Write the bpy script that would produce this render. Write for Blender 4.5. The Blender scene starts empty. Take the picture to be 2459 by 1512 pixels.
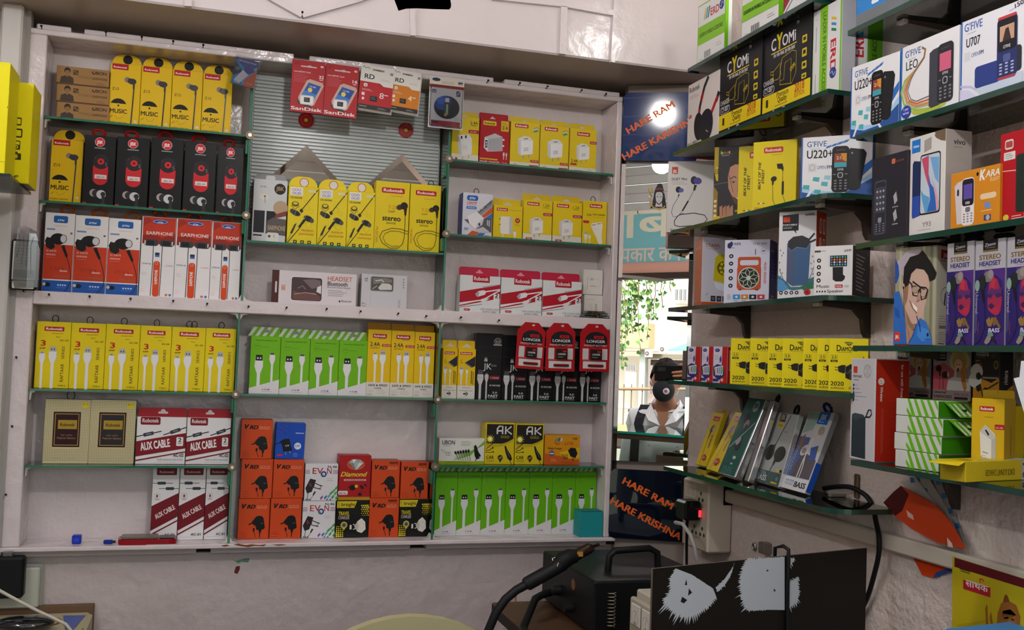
import bpy, bmesh, math, random
from mathutils import Vector, Matrix
random.seed(7)
SC = bpy.context.scene
COL = SC.collection
V = Vector

# ------------------------------------------------------------------ camera
W_, H_ = 2459.0, 1512.0
CX, CY = W_ / 2, H_ / 2
ZC = 1.45                                   # camera height above the shop floor
VX, VY = (9304.0, 1152.0), (488.0, 832.0)   # vanishing points of the two walls
FPX = math.sqrt(-((VX[0]-CX)*(VY[0]-CX) + (VX[1]-CY)*(VY[1]-CY)))
_dx = V((VX[0]-CX, VX[1]-CY, FPX)).normalized()
_dy = V((VY[0]-CX, VY[1]-CY, FPX)).normalized()
_du = _dy.cross(_dx).normalized()
if _du.y > 0: _du = -_du
ROT = Matrix((_dx, _dy, _du))               # camera axes -> room axes
def ray(px, py): return ROT @ V((px-CX, py-CY, FPX))
def _abs(p): return V((p.x, p.y, p.z+ZC))
def onX(px, py, x): d = ray(px, py); return _abs(d*(x/d.x))
def onY(px, py, y): d = ray(px, py); return _abs(d*(y/d.y))
def onZ(px, py, z): d = ray(px, py); return _abs(d*((z-ZC)/d.z))
cam = bpy.data.cameras.new('camera'); cam_o = bpy.data.objects.new('camera', cam); COL.objects.link(cam_o)
cam.sensor_width = 36; cam.lens = 36*FPX/W_; cam.clip_start = .01
r_, u_, b_ = ROT @ V((1,0,0)), ROT @ V((0,-1,0)), ROT @ V((0,0,-1))
cam_o.matrix_world = Matrix(((r_.x,u_.x,b_.x,0),(r_.y,u_.y,b_.y,0),(r_.z,u_.z,b_.z,ZC),(0,0,0,1)))
SC.camera = cam_o

# ------------------------------------------------------------------ light and exposure
SC.view_settings.view_transform = 'Standard'; SC.view_settings.look = 'None'
SC.view_settings.gamma = 1; SC.view_settings.use_curve_mapping = False
SC.view_settings.exposure = 0.64
wd = bpy.data.worlds.new('sky'); SC.world = wd; wd.use_nodes = True
_nt = wd.node_tree; _bg = _nt.nodes['Background']
_sky = _nt.nodes.new('ShaderNodeTexSky'); _sky.sky_type = 'NISHITA'
_sky.sun_disc = False; _sky.sun_elevation = math.radians(55); _sky.sun_rotation = math.radians(20); _sky.dust_density = 4
_hs = _nt.nodes.new('ShaderNodeHueSaturation'); _hs.inputs['Saturation'].default_value = .25
_nt.links.new(_sky.outputs[0], _hs.inputs['Color']); _nt.links.new(_hs.outputs[0], _bg.inputs[0])
_bg.inputs[1].default_value = 0.42
_s = bpy.data.lights.new('sun', 'SUN'); _s.energy = 2.2; _s.angle = .02; _s.color = (1,.95,.88)
_so = bpy.data.objects.new('sun', _s); COL.objects.link(_so)
_so.rotation_euler = V((-.25, -.75, -1.1)).to_track_quat('-Z', 'Y').to_euler()
LAMP_E = 250.0                              # ceiling lamp emission (its dome is built below)
TUBE_E = 37.0                               # tube light on the left wall
WALL_E = 32.0                              # bulb on the right wall above the top shelf
SC.cycles.max_bounces = 8; SC.cycles.transparent_max_bounces = 24; SC.cycles.glossy_bounces = 5
SC.cycles.caustics_reflective = False; SC.cycles.caustics_refractive = False
SC.cycles.use_denoising = True; SC.cycles.sample_clamp_indirect = 6

# ------------------------------------------------------------------ materials
def lin(h):
    h = h.lstrip('#'); out = []
    for i in (0, 2, 4):
        c = int(h[i:i+2], 16)/255
        out.append(c/12.92 if c <= .04045 else ((c+.055)/1.055)**2.4)
    return out + [1]
_MC = {}
def M(c, rough=.42, metal=0, name=None, spec=.22, coat=0):
    if isinstance(c, bpy.types.Material): return c
    k = (c, rough, metal, coat)
    if k in _MC: return _MC[k]
    m = bpy.data.materials.new(name or 'print_'+c.lstrip('#')); m.use_nodes = True
    b = m.node_tree.nodes['Principled BSDF']
    b.inputs['Base Color'].default_value = lin(c); b.inputs['Roughness'].default_value = rough
    b.inputs['Metallic'].default_value = metal; b.inputs['Specular IOR Level'].default_value = spec
    if coat: b.inputs['Coat Weight'].default_value = coat; b.inputs['Coat Roughness'].default_value = .08
    _MC[k] = m; return m
def nodes(m): return m.node_tree.nodes, m.node_tree.links
def paint(name, col, rough=.22, bump=.25, scale=9, dirt=.12, dcol='#7d7064', spec=.5):
    """uneven enamel paint: wavy surface, faint blotches and grime"""
    m = bpy.data.materials.new(name); m.use_nodes = True; N, L = nodes(m); b = N['Principled BSDF']
    tc = N.new('ShaderNodeTexCoord'); n1 = N.new('ShaderNodeTexNoise'); n1.inputs['Scale'].default_value = scale
    n1.inputs['Detail'].default_value = 5; L.new(tc.outputs['Object'], n1.inputs['Vector'])
    n2 = N.new('ShaderNodeTexNoise'); n2.inputs['Scale'].default_value = 3.1; n2.inputs['Detail'].default_value = 8
    n2.inputs['Roughness'].default_value = .7; L.new(tc.outputs['Object'], n2.inputs['Vector'])
    rp = N.new('ShaderNodeMapRange'); rp.inputs[1].default_value = .52; rp.inputs[2].default_value = .8
    rp.inputs[3].default_value = 0; rp.inputs[4].default_value = dirt
    L.new(n2.outputs[0], rp.inputs[0])
    mx = N.new('ShaderNodeMix'); mx.data_type = 'RGBA'
    mx.inputs[6].default_value = lin(col); mx.inputs[7].default_value = lin(dcol)
    L.new(rp.outputs[0], mx.inputs[0]); L.new(mx.outputs[2], b.inputs['Base Color'])
    bp = N.new('ShaderNodeBump'); bp.inputs['Strength'].default_value = bump; bp.inputs['Distance'].default_value = .02
    L.new(n1.outputs[0], bp.inputs['Height']); L.new(bp.outputs[0], b.inputs['Normal'])
    b.inputs['Roughness'].default_value = rough; b.inputs['Specular IOR Level'].default_value = spec
    return m
WHITE_PAINT = paint('white_gloss_paint', '#d6cbcc', .2, .3, 20, .16)
BACK_PAINT = paint('cabinet_back_paint', '#d4c9c9', .22, .22, 26, .12)
WALL_PAINT = paint('lower_wall_paint', '#c4b8b6', .5, .3, 30, .35, '#857a72', .3)
ROUGH_WALL = paint('right_wall_plaster', '#d4c5be', .6, .4, 60, .25, '#a08d82', .3)
BEAM_PAINT = paint('beam_paint', '#d8cfd0', .2, .16, 16, .06)
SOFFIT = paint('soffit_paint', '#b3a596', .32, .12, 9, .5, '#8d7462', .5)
def glass(name, tint, edge=False):
    m = bpy.data.materials.new(name); m.use_nodes = True; N, L = nodes(m); N.remove(N['Principled BSDF'])
    out = N['Material Output']; tr = N.new('ShaderNodeBsdfTransparent'); tr.inputs[0].default_value = lin(tint)
    gl = N.new('ShaderNodeBsdfGlossy'); gl.inputs['Roughness'].default_value = .01; gl.inputs[0].default_value = (.95,1,.98,1)
    fr = N.new('ShaderNodeFresnel'); fr.inputs[0].default_value = 1.5; mx = N.new('ShaderNodeMixShader')
    geo = N.new('ShaderNodeNewGeometry')
    L.new(fr.outputs[0], mx.inputs[0]); L.new(tr.outputs[0], mx.inputs[1]); L.new(gl.outputs[0], mx.inputs[2])
    L.new(mx.outputs[0], out.inputs['Surface'])
    m.node_tree.nodes.remove(geo)
    fr.inputs[0].default_value = 1.45
    return m
GLASS = glass('clear_glass', '#eaf4ef'); GLASS_T = glass('shelf_glass', '#d3e2da')
PLASTIC = glass('clear_plastic', '#f1f1f3')
EDGE = M('#2f6e55', .12, name='green_glass_edge', spec=.6); EDGE_D = M('#123b30', .12, name='dark_green_glass_edge', spec=.6)
TEAL_EDGE = M('#0fa58c', .12, name='teal_glass_edge')
MIRROR = M('#f8faf8', .0, 1, name='mirror_silver'); TILE_MIRROR = M('#b3aaa0', .02, 1, name='tile_mirror')
CHROME = M('#c9c9c6', .25, 1, name='chrome'); FOIL = M('#d8d8d8', .16, .85, name='silver_foil')
GOLD = M('#b78a2e', .28, .8, name='gold_foil')
BLACK = M('#0c0c0d', .35); RUBBER = M('#101012', .5, name='black_rubber'); DARK_GAP = M('#16120f', .8)

# ------------------------------------------------------------------ mesh building
class MB:
    def __init__(s): s.v, s.f, s.i, s.m, s.sm = [], [], [], [], set()
    def mat(s, m):
        m = M(m)
        if m not in s.m: s.m.append(m)
        return s.m.index(m)
    def add(s, vs, fs, m, smooth=False):
        o = len(s.v); k = s.mat(m); s.v += [tuple(v) for v in vs]
        for f in fs:
            if smooth: s.sm.add(len(s.f))
            s.f.append([o+j for j in f]); s.i.append(k)
    def box(s, a, b, m, c=0, mats=None):
        """box from corner a to corner b with chamfer c; mats = {face letter: material} for L R F K B T"""
        x0,y0,z0 = (min(a[i],b[i]) for i in range(3)); x1,y1,z1 = (max(a[i],b[i]) for i in range(3))
        c = min(c, (x1-x0)*.45, (y1-y0)*.45, (z1-z0)*.45)
        P = {}; vs = []
        for sx,x in ((-1,x0),(1,x1)):
            for sy,y in ((-1,y0),(1,y1)):
                for sz,z in ((-1,z0),(1,z1)):
                    for ax in range(3):
                        q = [x,y,z]; sg = (sx,sy,sz)
                        for j in range(3):
                            if j != ax: q[j] -= sg[j]*c
                        P[(sx,sy,sz,ax)] = len(vs); vs.append(q)
        g = lambda sx,sy,sz,ax: P[(sx,sy,sz,ax)]
        main = {'L':[g(-1,-1,-1,0),g(-1,-1,1,0),g(-1,1,1,0),g(-1,1,-1,0)], 'R':[g(1,-1,-1,0),g(1,1,-1,0),g(1,1,1,0),g(1,-1,1,0)],
                'F':[g(-1,-1,-1,1),g(1,-1,-1,1),g(1,-1,1,1),g(-1,-1,1,1)], 'K':[g(-1,1,-1,1),g(-1,1,1,1),g(1,1,1,1),g(1,1,-1,1)],
                'B':[g(-1,-1,-1,2),g(-1,1,-1,2),g(1,1,-1,2),g(1,-1,-1,2)], 'T':[g(-1,-1,1,2),g(1,-1,1,2),g(1,1,1,2),g(-1,1,1,2)]}
        o = len(s.v); s.v += [tuple(v) for v in vs]
        for k,f in main.items():
            mm = s.mat((mats or {}).get(k, m)); s.f.append([o+j for j in f]); s.i.append(mm)
        if c > 0:
            k = s.mat(m); fs = []
            for sa in (-1,1):
                for sb in (-1,1):
                    fs.append([g(sa,sb,-1,0),g(sa,sb,1,0),g(sa,sb,1,1),g(sa,sb,-1,1)])
                    fs.append([g(sa,-1,sb,0),g(sa,1,sb,0),g(sa,1,sb,2),g(sa,-1,sb,2)])
                    fs.append([g(-1,sa,sb,1),g(1,sa,sb,1),g(1,sa,sb,2),g(-1,sa,sb,2)])
            for sx in (-1,1):
                for sy in (-1,1):
                    for sz in (-1,1): fs.append([g(sx,sy,sz,0),g(sx,sy,sz,1),g(sx,sy,sz,2)])
            ctr = V(((x0+x1)/2,(y0+y1)/2,(z0+z1)/2))
            for f in fs:
                p = [V(vs[j]) for j in f]; n = (p[1]-p[0]).cross(p[2]-p[0])
                if n.dot(sum(p, V((0,0,0)))/len(p)-ctr) < 0: f = f[::-1]
                s.f.append([o+j for j in f]); s.i.append(k)
    def prism(s, pts, m, d, fm=None):
        """pts: 3D polygon, extruded along vector d"""
        n = len(pts); d = V(d); a = [V(p) for p in pts]
        nm = V((0,0,0))
        for i in range(n): nm += a[i].cross(a[(i+1)%n])
        if nm.dot(d) > 0: a = a[::-1]
        b = [p+d for p in a]
        s.add(a, [list(range(n))], fm or m); s.add(b, [list(range(n))[::-1]], m)
        s.add(a+b, [[i, i+n, (i+1)%n+n, (i+1)%n] for i in range(n)], m)
    def tube(s, path, r, m, n=8, closed=False, r2=None, cap=True):
        path = [V(p) for p in path]; k = len(path); vs = []
        prev = None
        for i,p in enumerate(path):
            if closed: t = path[(i+1)%k]-path[i-1]
            else: t = path[min(i+1,k-1)]-path[max(i-1,0)]
            t.normalize()
            if prev is None:
                a = V((0,0,1)) if abs(t.z) < .9 else V((1,0,0)); x = t.cross(a).normalized()
            else: x = (prev - t*prev.dot(t)).normalized()
            prev = x; y = t.cross(x)
            rr = r if r2 is None else r+(r2-r)*i/max(1,k-1)
            if isinstance(r, (list,tuple)): rr = r[i]
            for j in range(n):
                q = 2*math.pi*j/n; vs.append(p+x*(rr*math.cos(q))+y*(rr*math.sin(q)))
        fs = []
        for i in range(k if closed else k-1):
            i2 = (i+1)%k
            for j in range(n): fs.append([i*n+j, i*n+(j+1)%n, i2*n+(j+1)%n, i2*n+j])
        s.add(vs, fs, m, True)
        if not closed and cap: s.add(vs[:n], [list(range(n))[::-1]], m); s.add(vs[-n:], [list(range(n))], m)
    def ball(s, c, rx, m, ry=None, rz=None, n=14, k=9, rot=None):
        ry = ry or rx; rz = rz or rx; vs = []; c = V(c)
        for i in range(k+1):
            a = math.pi*i/k
            for j in range(n):
                b = 2*math.pi*j/n; p = V((rx*math.sin(a)*math.cos(b), ry*math.sin(a)*math.sin(b), rz*math.cos(a)))
                if rot: p = rot @ p
                vs.append(c+p)
        fs = [[i*n+j, (i+1)*n+j, (i+1)*n+(j+1)%n, i*n+(j+1)%n] for i in range(k) for j in range(n)]
        s.add(vs, fs, m, True)
    def build(s, name, parent=None, loc=None):
        me = bpy.data.meshes.new(name); me.from_pydata(s.v, [], s.f)
        for m in s.m: me.materials.append(m)
        me.polygons.foreach_set('material_index', s.i)
        if s.sm: me.polygons.foreach_set('use_smooth', [i in s.sm for i in range(len(s.f))])
        me.update()
        o = bpy.data.objects.new(name, me); COL.objects.link(o)
        if parent: o.parent = parent
        if loc is not None: o.location = loc
        return o
def tag(o, label=None, cat=None, group=None, kind=None):
    if label: o['label'] = label
    if cat: o['category'] = cat
    if group: o['group'] = group
    if kind: o['kind'] = kind
    return o
def struct(mb, name): return tag(mb.build(name), kind='structure')
def empty(name, loc=(0,0,0)):
    o = bpy.data.objects.new(name, None); COL.objects.link(o); o.location = loc; o.empty_display_size = .02; return o

# ------------------------------------------------------------------ lettering and print
_TX = {}
def text_mesh(s, bold=0, shear=0):
    k = (s, bold, shear)
    if k in _TX: return _TX[k]
    c = bpy.data.curves.new('lettering', 'FONT'); c.body = s; c.resolution_u = 3
    c.shear = shear
    o = bpy.data.objects.new('lettering', c); COL.objects.link(o)
    me = bpy.data.meshes.new_from_object(o)
    vs = [(v.co.x, v.co.y) for v in me.vertices]; fs = [list(p.vertices) for p in me.polygons]
    bpy.data.objects.remove(o); bpy.data.curves.remove(c); bpy.data.meshes.remove(me)
    if bold:        # heavier strokes: the letter laid down four times, a hair apart
        n = len(vs); e = bold*1.2; v0, f0 = vs, fs
        vs = [(x+dx*e, y+dy*e) for dx,dy in ((-1,-.6),(1,-.6),(1,.6),(-1,.6)) for x,y in v0]; fs = [[j+n*q for j in f] for q in range(4) for f in f0]
    _TX[k] = (vs, fs); return _TX[k]
CAP = max(v[1] for v in text_mesh('H')[0])
EPS = .00013
class Art:
    """print on a flat face. x: 0-100 across, y: 0-100 down; radii, line widths and letter heights in x units"""
    def __init__(s, mb, o, u, v, wd, ht):
        s.mb, s.o, s.u, s.v = mb, V(o), V(u), V(v); s.n = s.u.cross(s.v); s.k = wd/100; s.H = 100*ht/wd; s.ht = ht; s.lv = []
    def _put(s, pts, faces, c, bb, copies=1):
        l = 1
        for b,q in s.lv:
            if b[0] < bb[2] and b[2] > bb[0] and b[1] < bb[3] and b[3] > bb[1]: l = max(l, q+1)
        s.lv.append((bb, l)); off = s.n*(EPS*l)
        n = len(pts)//copies
        s.mb.add([s.o+s.u*(x*s.k)+s.v*(y*s.k)+off+s.n*(.000028*(i//n)) for i,(x,y) in enumerate(pts)], faces, c)
    def _poly(s, q, c):
        if len(q) < 3: return
        a = sum(q[i][0]*q[(i+1)%len(q)][1]-q[(i+1)%len(q)][0]*q[i][1] for i in range(len(q)))
        if a < 0: q = q[::-1]
        xs = [p[0] for p in q]; ys = [p[1] for p in q]
        s._put(q, [list(range(len(q)))], c, (min(xs),min(ys),max(xs),max(ys)))
    def cv(s, x, y): return (x, s.H*(1-y/100))
    def p(s, pts, c): s._poly([s.cv(*q) for q in pts], c); return s
    def r(s, x0, y0, x1, y1, c, rad=0):
        if not rad: return s.p([(x0,y1),(x1,y1),(x1,y0),(x0,y0)], c)
        (ax,ay),(bx,by) = s.cv(x0,y1), s.cv(x1,y0); rad = min(rad, abs(bx-ax)/2, abs(by-ay)/2); q = []
        for cx,cy,a0 in ((bx-rad,by-rad,0),(ax+rad,by-rad,90),(ax+rad,ay+rad,180),(bx-rad,ay+rad,270)):
            for i in range(5): t = math.radians(a0+22.5*i); q.append((cx+rad*math.cos(t), cy+rad*math.sin(t)))
        s._poly(q, c); return s
    def e(s, x, y, rx, ry=None, c='#000000', n=20, rot=0, a0=0, a1=360):
        ry = ry or rx; X,Y = s.cv(x,y); q = []; cr,sr = math.cos(math.radians(rot)), math.sin(math.radians(rot))
        for i in range(n + (a1-a0 < 360)):
            t = math.radians(a0+(a1-a0)*i/n); a,b = rx*math.cos(t), ry*math.sin(t); q.append((X+a*cr-b*sr, Y+a*sr+b*cr))
        s._poly(q, c); return s
    def ln(s, pts, w, c, closed=False):
        q = [V(s.cv(*p)) for p in pts]; k = len(q); L, R = [], []
        for i in range(k):
            if closed: t = q[(i+1)%k]-q[i-1]
            else: t = q[min(i+1,k-1)]-q[max(i-1,0)]
            if t.length < 1e-9: t = V((1,0))
            t.normalize(); n = V((-t.y, t.x))*(w/2); L.append(q[i]+n); R.append(q[i]-n)
        vs = [tuple(a) for a in L+R]; fs = []
        for i in range(k if closed else k-1):
            j = (i+1)%k; fs.append([i, k+i, k+j, j])
        xs = [v[0] for v in vs]; ys = [v[1] for v in vs]
        s._put(vs, fs, c, (min(xs),min(ys),max(xs),max(ys))); return s
    def ring(s, x, y, r, w, c, ry=None, n=22):
        ry = ry or r; k = 100/s.H
        return s.ln([(x+r*math.cos(2*math.pi*i/n), y+ry*k*math.sin(2*math.pi*i/n)) for i in range(n)], w, c, True)
    def t(s, txt, x, y, h, c, w=None, b=.0, a='l', rot=0, sh=0):
        vs, fs = text_mesh(txt, b, sh)
        if not vs: return s
        k = h/CAP; xs = [v[0] for v in vs]; x0, x1 = min(xs), max(xs)
        kx = k if w is None else w/(x1-x0); wid = (x1-x0)*kx
        sh0 = {'l':0, 'c':-wid/2, 'r':-wid}[a]; X,Y = s.cv(x,y); cr,sr = math.cos(math.radians(rot)), math.sin(math.radians(rot))
        q = []
        for vx,vy in vs:
            px,py = (vx-x0)*kx+sh0, vy*k; q.append((X+px*cr-py*sr, Y+px*sr+py*cr))
        xs = [v[0] for v in q]; ys = [v[1] for v in q]
        s._put(q, fs, c, (min(xs),min(ys),max(xs),max(ys)), 4 if b else 1); return s
    def fine(s, x, y, w, n, dy, c, h=.8):
        for i in range(n):
            yy = y+dy*i; ww = w*(.72+.28*((i*37+11)%10)/10); hh = h*100/s.H
            s.r(x, yy, x+ww, yy+hh, c)
        return s
def front(mb, w, h, d=0): return Art(mb, (-w/2, 0, 0), (1,0,0), (0,0,1), w, h)
def rside(mb, w, h, d): return Art(mb, (w/2, 0, 0), (0,1,0), (0,0,1), d, h)
def lside(mb, w, h, d): return Art(mb, (-w/2, d, 0), (0,-1,0), (0,0,1), d, h)
def topf(mb, w, h, d): return Art(mb, (-w/2, 0, h), (1,0,0), (0,1,0), w, d)

# ------------------------------------------------------------------ cartons: built once per kind, then copied with their parts
KINDS = {}; PROTO = {}
def kind(name, depth, nm, cat):
    def deco(fn): KINDS[name] = (fn, depth, nm, cat); return fn
    return deco
def carton(mb, w, h, d, c, mats=None, ch=.0007): mb.box((-w/2, 0, 0), (w/2, d, h), c, ch, mats)
def put(kd, w, h, mat4, label, group=None, depth=None):
    fn, dd, nm, cat = KINDS[kd]; d = depth or dd
    if kd not in PROTO:
        mb = MB(); parts = []
        def part(pn, sub=None): q = MB(); parts.append((pn, q, sub)); return q
        fn(mb, w, h, d, part)
        o = mb.build(nm); made = {}
        for pn,q,sub in parts:
            c = q.build(pn, made.get(sub, o) if sub else o); made.setdefault(pn, c)
        PROTO[kd] = (o, w, h, d); sc = V((1,1,1))
    else:
        src, w0, h0, d0 = PROTO[kd]; o = src.copy(); COL.objects.link(o); sc = V((w/w0, d/d0, h/h0))
        for ch in src.children:
            c = ch.copy(); c.parent = o; COL.objects.link(c)
            for g in ch.children: q = g.copy(); q.parent = c; COL.objects.link(q)
    o.matrix_world = mat4 @ Matrix.Diagonal((sc.x, sc.y, sc.z, 1))
    for k in ('label','category','group'):
        if k in o: del o[k]
    tag(o, label, cat, group); return o
def cab(kd, xl, xr, yt, Y, z, label, group=None, depth=None, ybot=None, tilt=0):
    """a carton standing in the wall cabinet: picture columns xl-xr, top edge at row yt, front at depth Y, on height z"""
    if ybot is not None: z = onY((xl+xr)/2, ybot, Y).z
    top = onY((xl+xr)/2, yt, Y).z
    q = .5*(yt + (CY + 40))
    ym = yt + 60
    a, b = onY(xl, ym, Y), onY(xr, ym, Y); w = b.x-a.x-.0006
    m = Matrix.Translation(((a.x+b.x)/2, Y, z+.0003)) @ Matrix.Rotation(tilt, 4, 'Y')
    return put(kd, w, top-z-.0004, m, label, group, depth)
def side(kd, xl, xr, tl, z, X, th, label, group=None, xs=None, depth=None, h=None, lift=0):
    """a carton on a right-hand shelf: its left bottom corner at distance X, turned th degrees towards the street"""
    t = math.radians(th); u = V((math.sin(t), -math.cos(t))); vv = V((math.cos(t), math.sin(t)))
    ym = 900
    if tl: ym = tl[1]+60
    P = onX(xl, ym, X); d = ray(xr, ym); dn = V((d.x, d.y)); p2 = V((P.x, P.y))
    def hit(p, e, dv):   # p + s*e on the ray dv
        return (p.x*dv.y-p.y*dv.x)/(e.y*dv.x-e.x*dv.y)
    w = hit(p2, u, dn)
    if h is None: h = onX(tl[0], tl[1], X).z - z
    if xs is not None:
        d2 = ray(xs, ym); depth = hit(p2+u*w, vv, V((d2.x, d2.y)))
    c = p2+u*(w/2)
    m = Matrix(((u.x, vv.x, 0, c.x), (u.y, vv.y, 0, c.y), (0,0,1,z+.0003+lift), (0,0,0,1)))
    return put(kd, w, h, m, label, group, depth)
def hang_loop(part, w, h, d, c='#141414', r=.0075, x=0, lean=0, th=.0009, nm='hang_loop'):
    q = part(nm); pts = []
    for i in range(14):
        a = 2*math.pi*i/14; pts.append((x+r*math.sin(a)*.85+lean*r*(1-math.cos(a)), d*.5, h+r*.9-r*math.cos(a)*1.05))
    q.tube(pts, th, M(c, .6), 6, True)
def rope_loop(part, w, h, d, c, x=0):
    q = part('rope_loop'); pts = []
    for i in range(22):
        a = 2*math.pi*i/22; rr = .0115+.0012*math.sin(9*a); pts.append((x+rr*math.cos(a)*1.1, d*.3-.006*math.sin(a), h+.0082+rr*.62*math.sin(a)))
    q.tube(pts, .0028, M(c, .8), 6, True)
def tab(part, w, h, d, c, ht, fn=None, rad=.3, y=None, nm='hang_tab'):
    """flat card tab rising from the back of the top edge"""
    q = part(nm); y = d*.5 if y is None else y; n = 6; r = min(w*rad, ht*.95); pts = []
    x1 = w/2-.0005
    pts += [(-x1, y, h-.004), (x1, y, h-.004)]
    for i in range(n+1):
        t = math.pi/2*i/n; pts.append((x1-r+r*math.cos(t), y, h+ht-r+r*math.sin(t)))
    for i in range(n+1):
        t = math.pi/2*(1+i/n); pts.append((-x1+r+r*math.cos(t), y, h+ht-r+r*math.sin(t)))
    q.prism(pts, c, (0,.0007,0))
    if fn: fn(Art(q, (-w/2, y, h), (1,0,0), (0,0,1), w, ht))
    return q
# ------------------------------------------------------------------ what is printed on each kind of carton
YEL, YEL2, RED, WHT, BLK, GRN = '#e3cd10', '#e2bb0e', '#b3161f', '#e4e2e3', '#121214', '#6fb512'
FW = M('#e9e9ea', .35)
def logo(A, x, y, w, h, c=RED, tc='#f4f0ee', txt='Robotek', rad=1.6, by=None):
    """pill with the lettering; x,y = left and top"""
    k = 100/A.H
    A.r(x, y, x+w, y+h*k, c, rad); A.t(txt, x+w/2, y+h*k*.74, h*.52, tc, w*.84, .018, 'c'); return A
def usb(A, x, y0, y1, s, c='#e6e6e8', plug='#b4b4b0', small=False, hole='#5b5b5c'):
    k = 100/A.H; pw = s*(.34 if small else .42); ph = s*(.35 if small else .75)*k
    A.r(x-pw, y0, x+pw, y0+ph, plug)
    if small: A.r(x-pw*.5, y0+ph*.25, x+pw*.5, y0+ph*.6, hole)
    else: A.r(x-pw*.62, y0+ph*.42, x-pw*.2, y0+ph*.72, hole); A.r(x+pw*.2, y0+ph*.42, x+pw*.62, y0+ph*.72, hole)
    b = y0+ph; L = s*(1.9 if small else 1.75)*k
    A.p([(x-s*.5,b),(x+s*.5,b),(x+s*.55,b+L*.45),(x+s*.34,b+L*.8),(x+s*.2,b+L),(x+s*.2,y1),(x-s*.2,y1),(x-s*.2,b+L),(x-s*.34,b+L*.8),(x-s*.55,b+L*.45)], c)
    A.ln([(x+s*.5,b+L*.1),(x+s*.52,b+L*.45),(x+s*.2,b+L)], s*.05, '#c3c3c6')
def bud(A, x, y, s, tip='#8d857f', body='#191a1c', stem=None, flip=1, ring='#3a3a3c'):
    """in-ear bud: silicone tip, housing and stem"""
    k = 100/A.H
    A.e(x-flip*s*.75, y-s*.12*k, s*.5, s*.52, tip); A.e(x-flip*s*.3, y+s*.05*k, s*.4, s*.5, ring)
    A.e(x+flip*s*.15, y+s*.12*k, s*.68, s*.55, body)
    A.r(x+flip*s*.42-s*.16, y+s*.3*k, x+flip*s*.42+s*.16, y+s*1.5*k, body, s*.1)
    if stem: A.ln([(x+flip*s*.42, y+s*1.4*k)]+stem, s*.16, body)
def adapter(A, x, y, s, c='#141416', hi='#55555a'):
    """black wall charger with its two pins to the left and leads below; x,y = centre, s = half width"""
    k = 100/A.H
    q = [(-.9,-.1),(-.62,-.5),(-.3,-.92),(.1,-1.05),(.5,-.98),(.72,-.72),(.95,.55),(.86,.75),(.3,1.0),(-.2,.85),(-.3,.35),(-.62,.2),(-.72,.0)]
    A.p([(x+a*s, y+b*s*k) for a,b in q], c)
    A.ln([(x-s*.75,y-s*.02*k),(x-s*1.25,y+s*.14*k)], s*.16, c)
    A.p([(x+.12*s,y+.9*s*k),(x+.5*s,y+.9*s*k),(x+.42*s,y+1.35*s*k),(x+.2*s,y+1.35*s*k)], c)
    A.ln([(x+.3*s,y+1.2*s*k),(x+.28*s,y+1.9*s*k)], s*.12, c)
    A.r(x-.66*s, y+.62*s*k, x-.4*s, y+1.1*s*k, c, s*.1); A.ln([(x-.55*s,y+1.05*s*k),(x-.25*s,y+1.9*s*k)], s*.07, c)
    A.r(x+.32*s, y-.05*s*k, x+.72*s, y+.05*s*k, hi)
def cube_charger(A, x, y, s, c='#e7e5e6', side_='#c9c7c8', top='#d9d8d9', pins=1, tilt=0):
    """white cube charger seen from a corner; s = half width"""
    k = 100/A.H; P = lambda q: [(x+a*s, y+b*s*k) for a,b in q]
    A.p(P([(-.9,-.75),(-.55,-.6),(-.5,1.0),(-.85,.78)]), side_)
    A.p(P([(-.55,-.6),(.85,-.72),(.85,.75),(-.5,1.0)]), c)
    A.p(P([(-.9,-.75),(-.2,-1.15),(.45,-1.1),(.85,-.72),(-.55,-.6)]), top)
    A.p(P([(-.25,-.84),(.22,-.95),(.3,-.88),(-.17,-.78)]), '#4a4a4c')
    for i in range(3): A.ln(P([(-.2,.22+.14*i),(.35,.1+.14*i)]), s*.05, '#8b8b8d')
    if pins:
        A.ln(P([(-.25,.95),(-.24,1.35)]), s*.14, '#9b9995'); A.ln(P([(.4,.85),(.41,1.2)]), s*.14, '#9b9995')
def erd(A, x, y, h, w=None):
    k = 100/A.H
    for i,c in enumerate(('#2aa5a0','#1d6d57')): A.p([(x+i*h*.6,y),(x+h*.35+i*h*.6,y),(x+h*.75+i*h*.6,y-h*k),(x+h*.4+i*h*.6,y-h*k)], c)
    A.t('ERD', x+h*1.9, y, h, '#b8343c', h*2.6, .015); A.e(x+h*5.2, y-h*.5*k, h*.6, h*.6, '#2b3f86')
    A.ln([(x+h*4.8,y-h*.45*k),(x+h*5.05,y-h*.3*k),(x+h*5.25,y-h*.75*k),(x+h*5.5,y-h*.5*k)], h*.12, '#d8dbe8')
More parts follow.
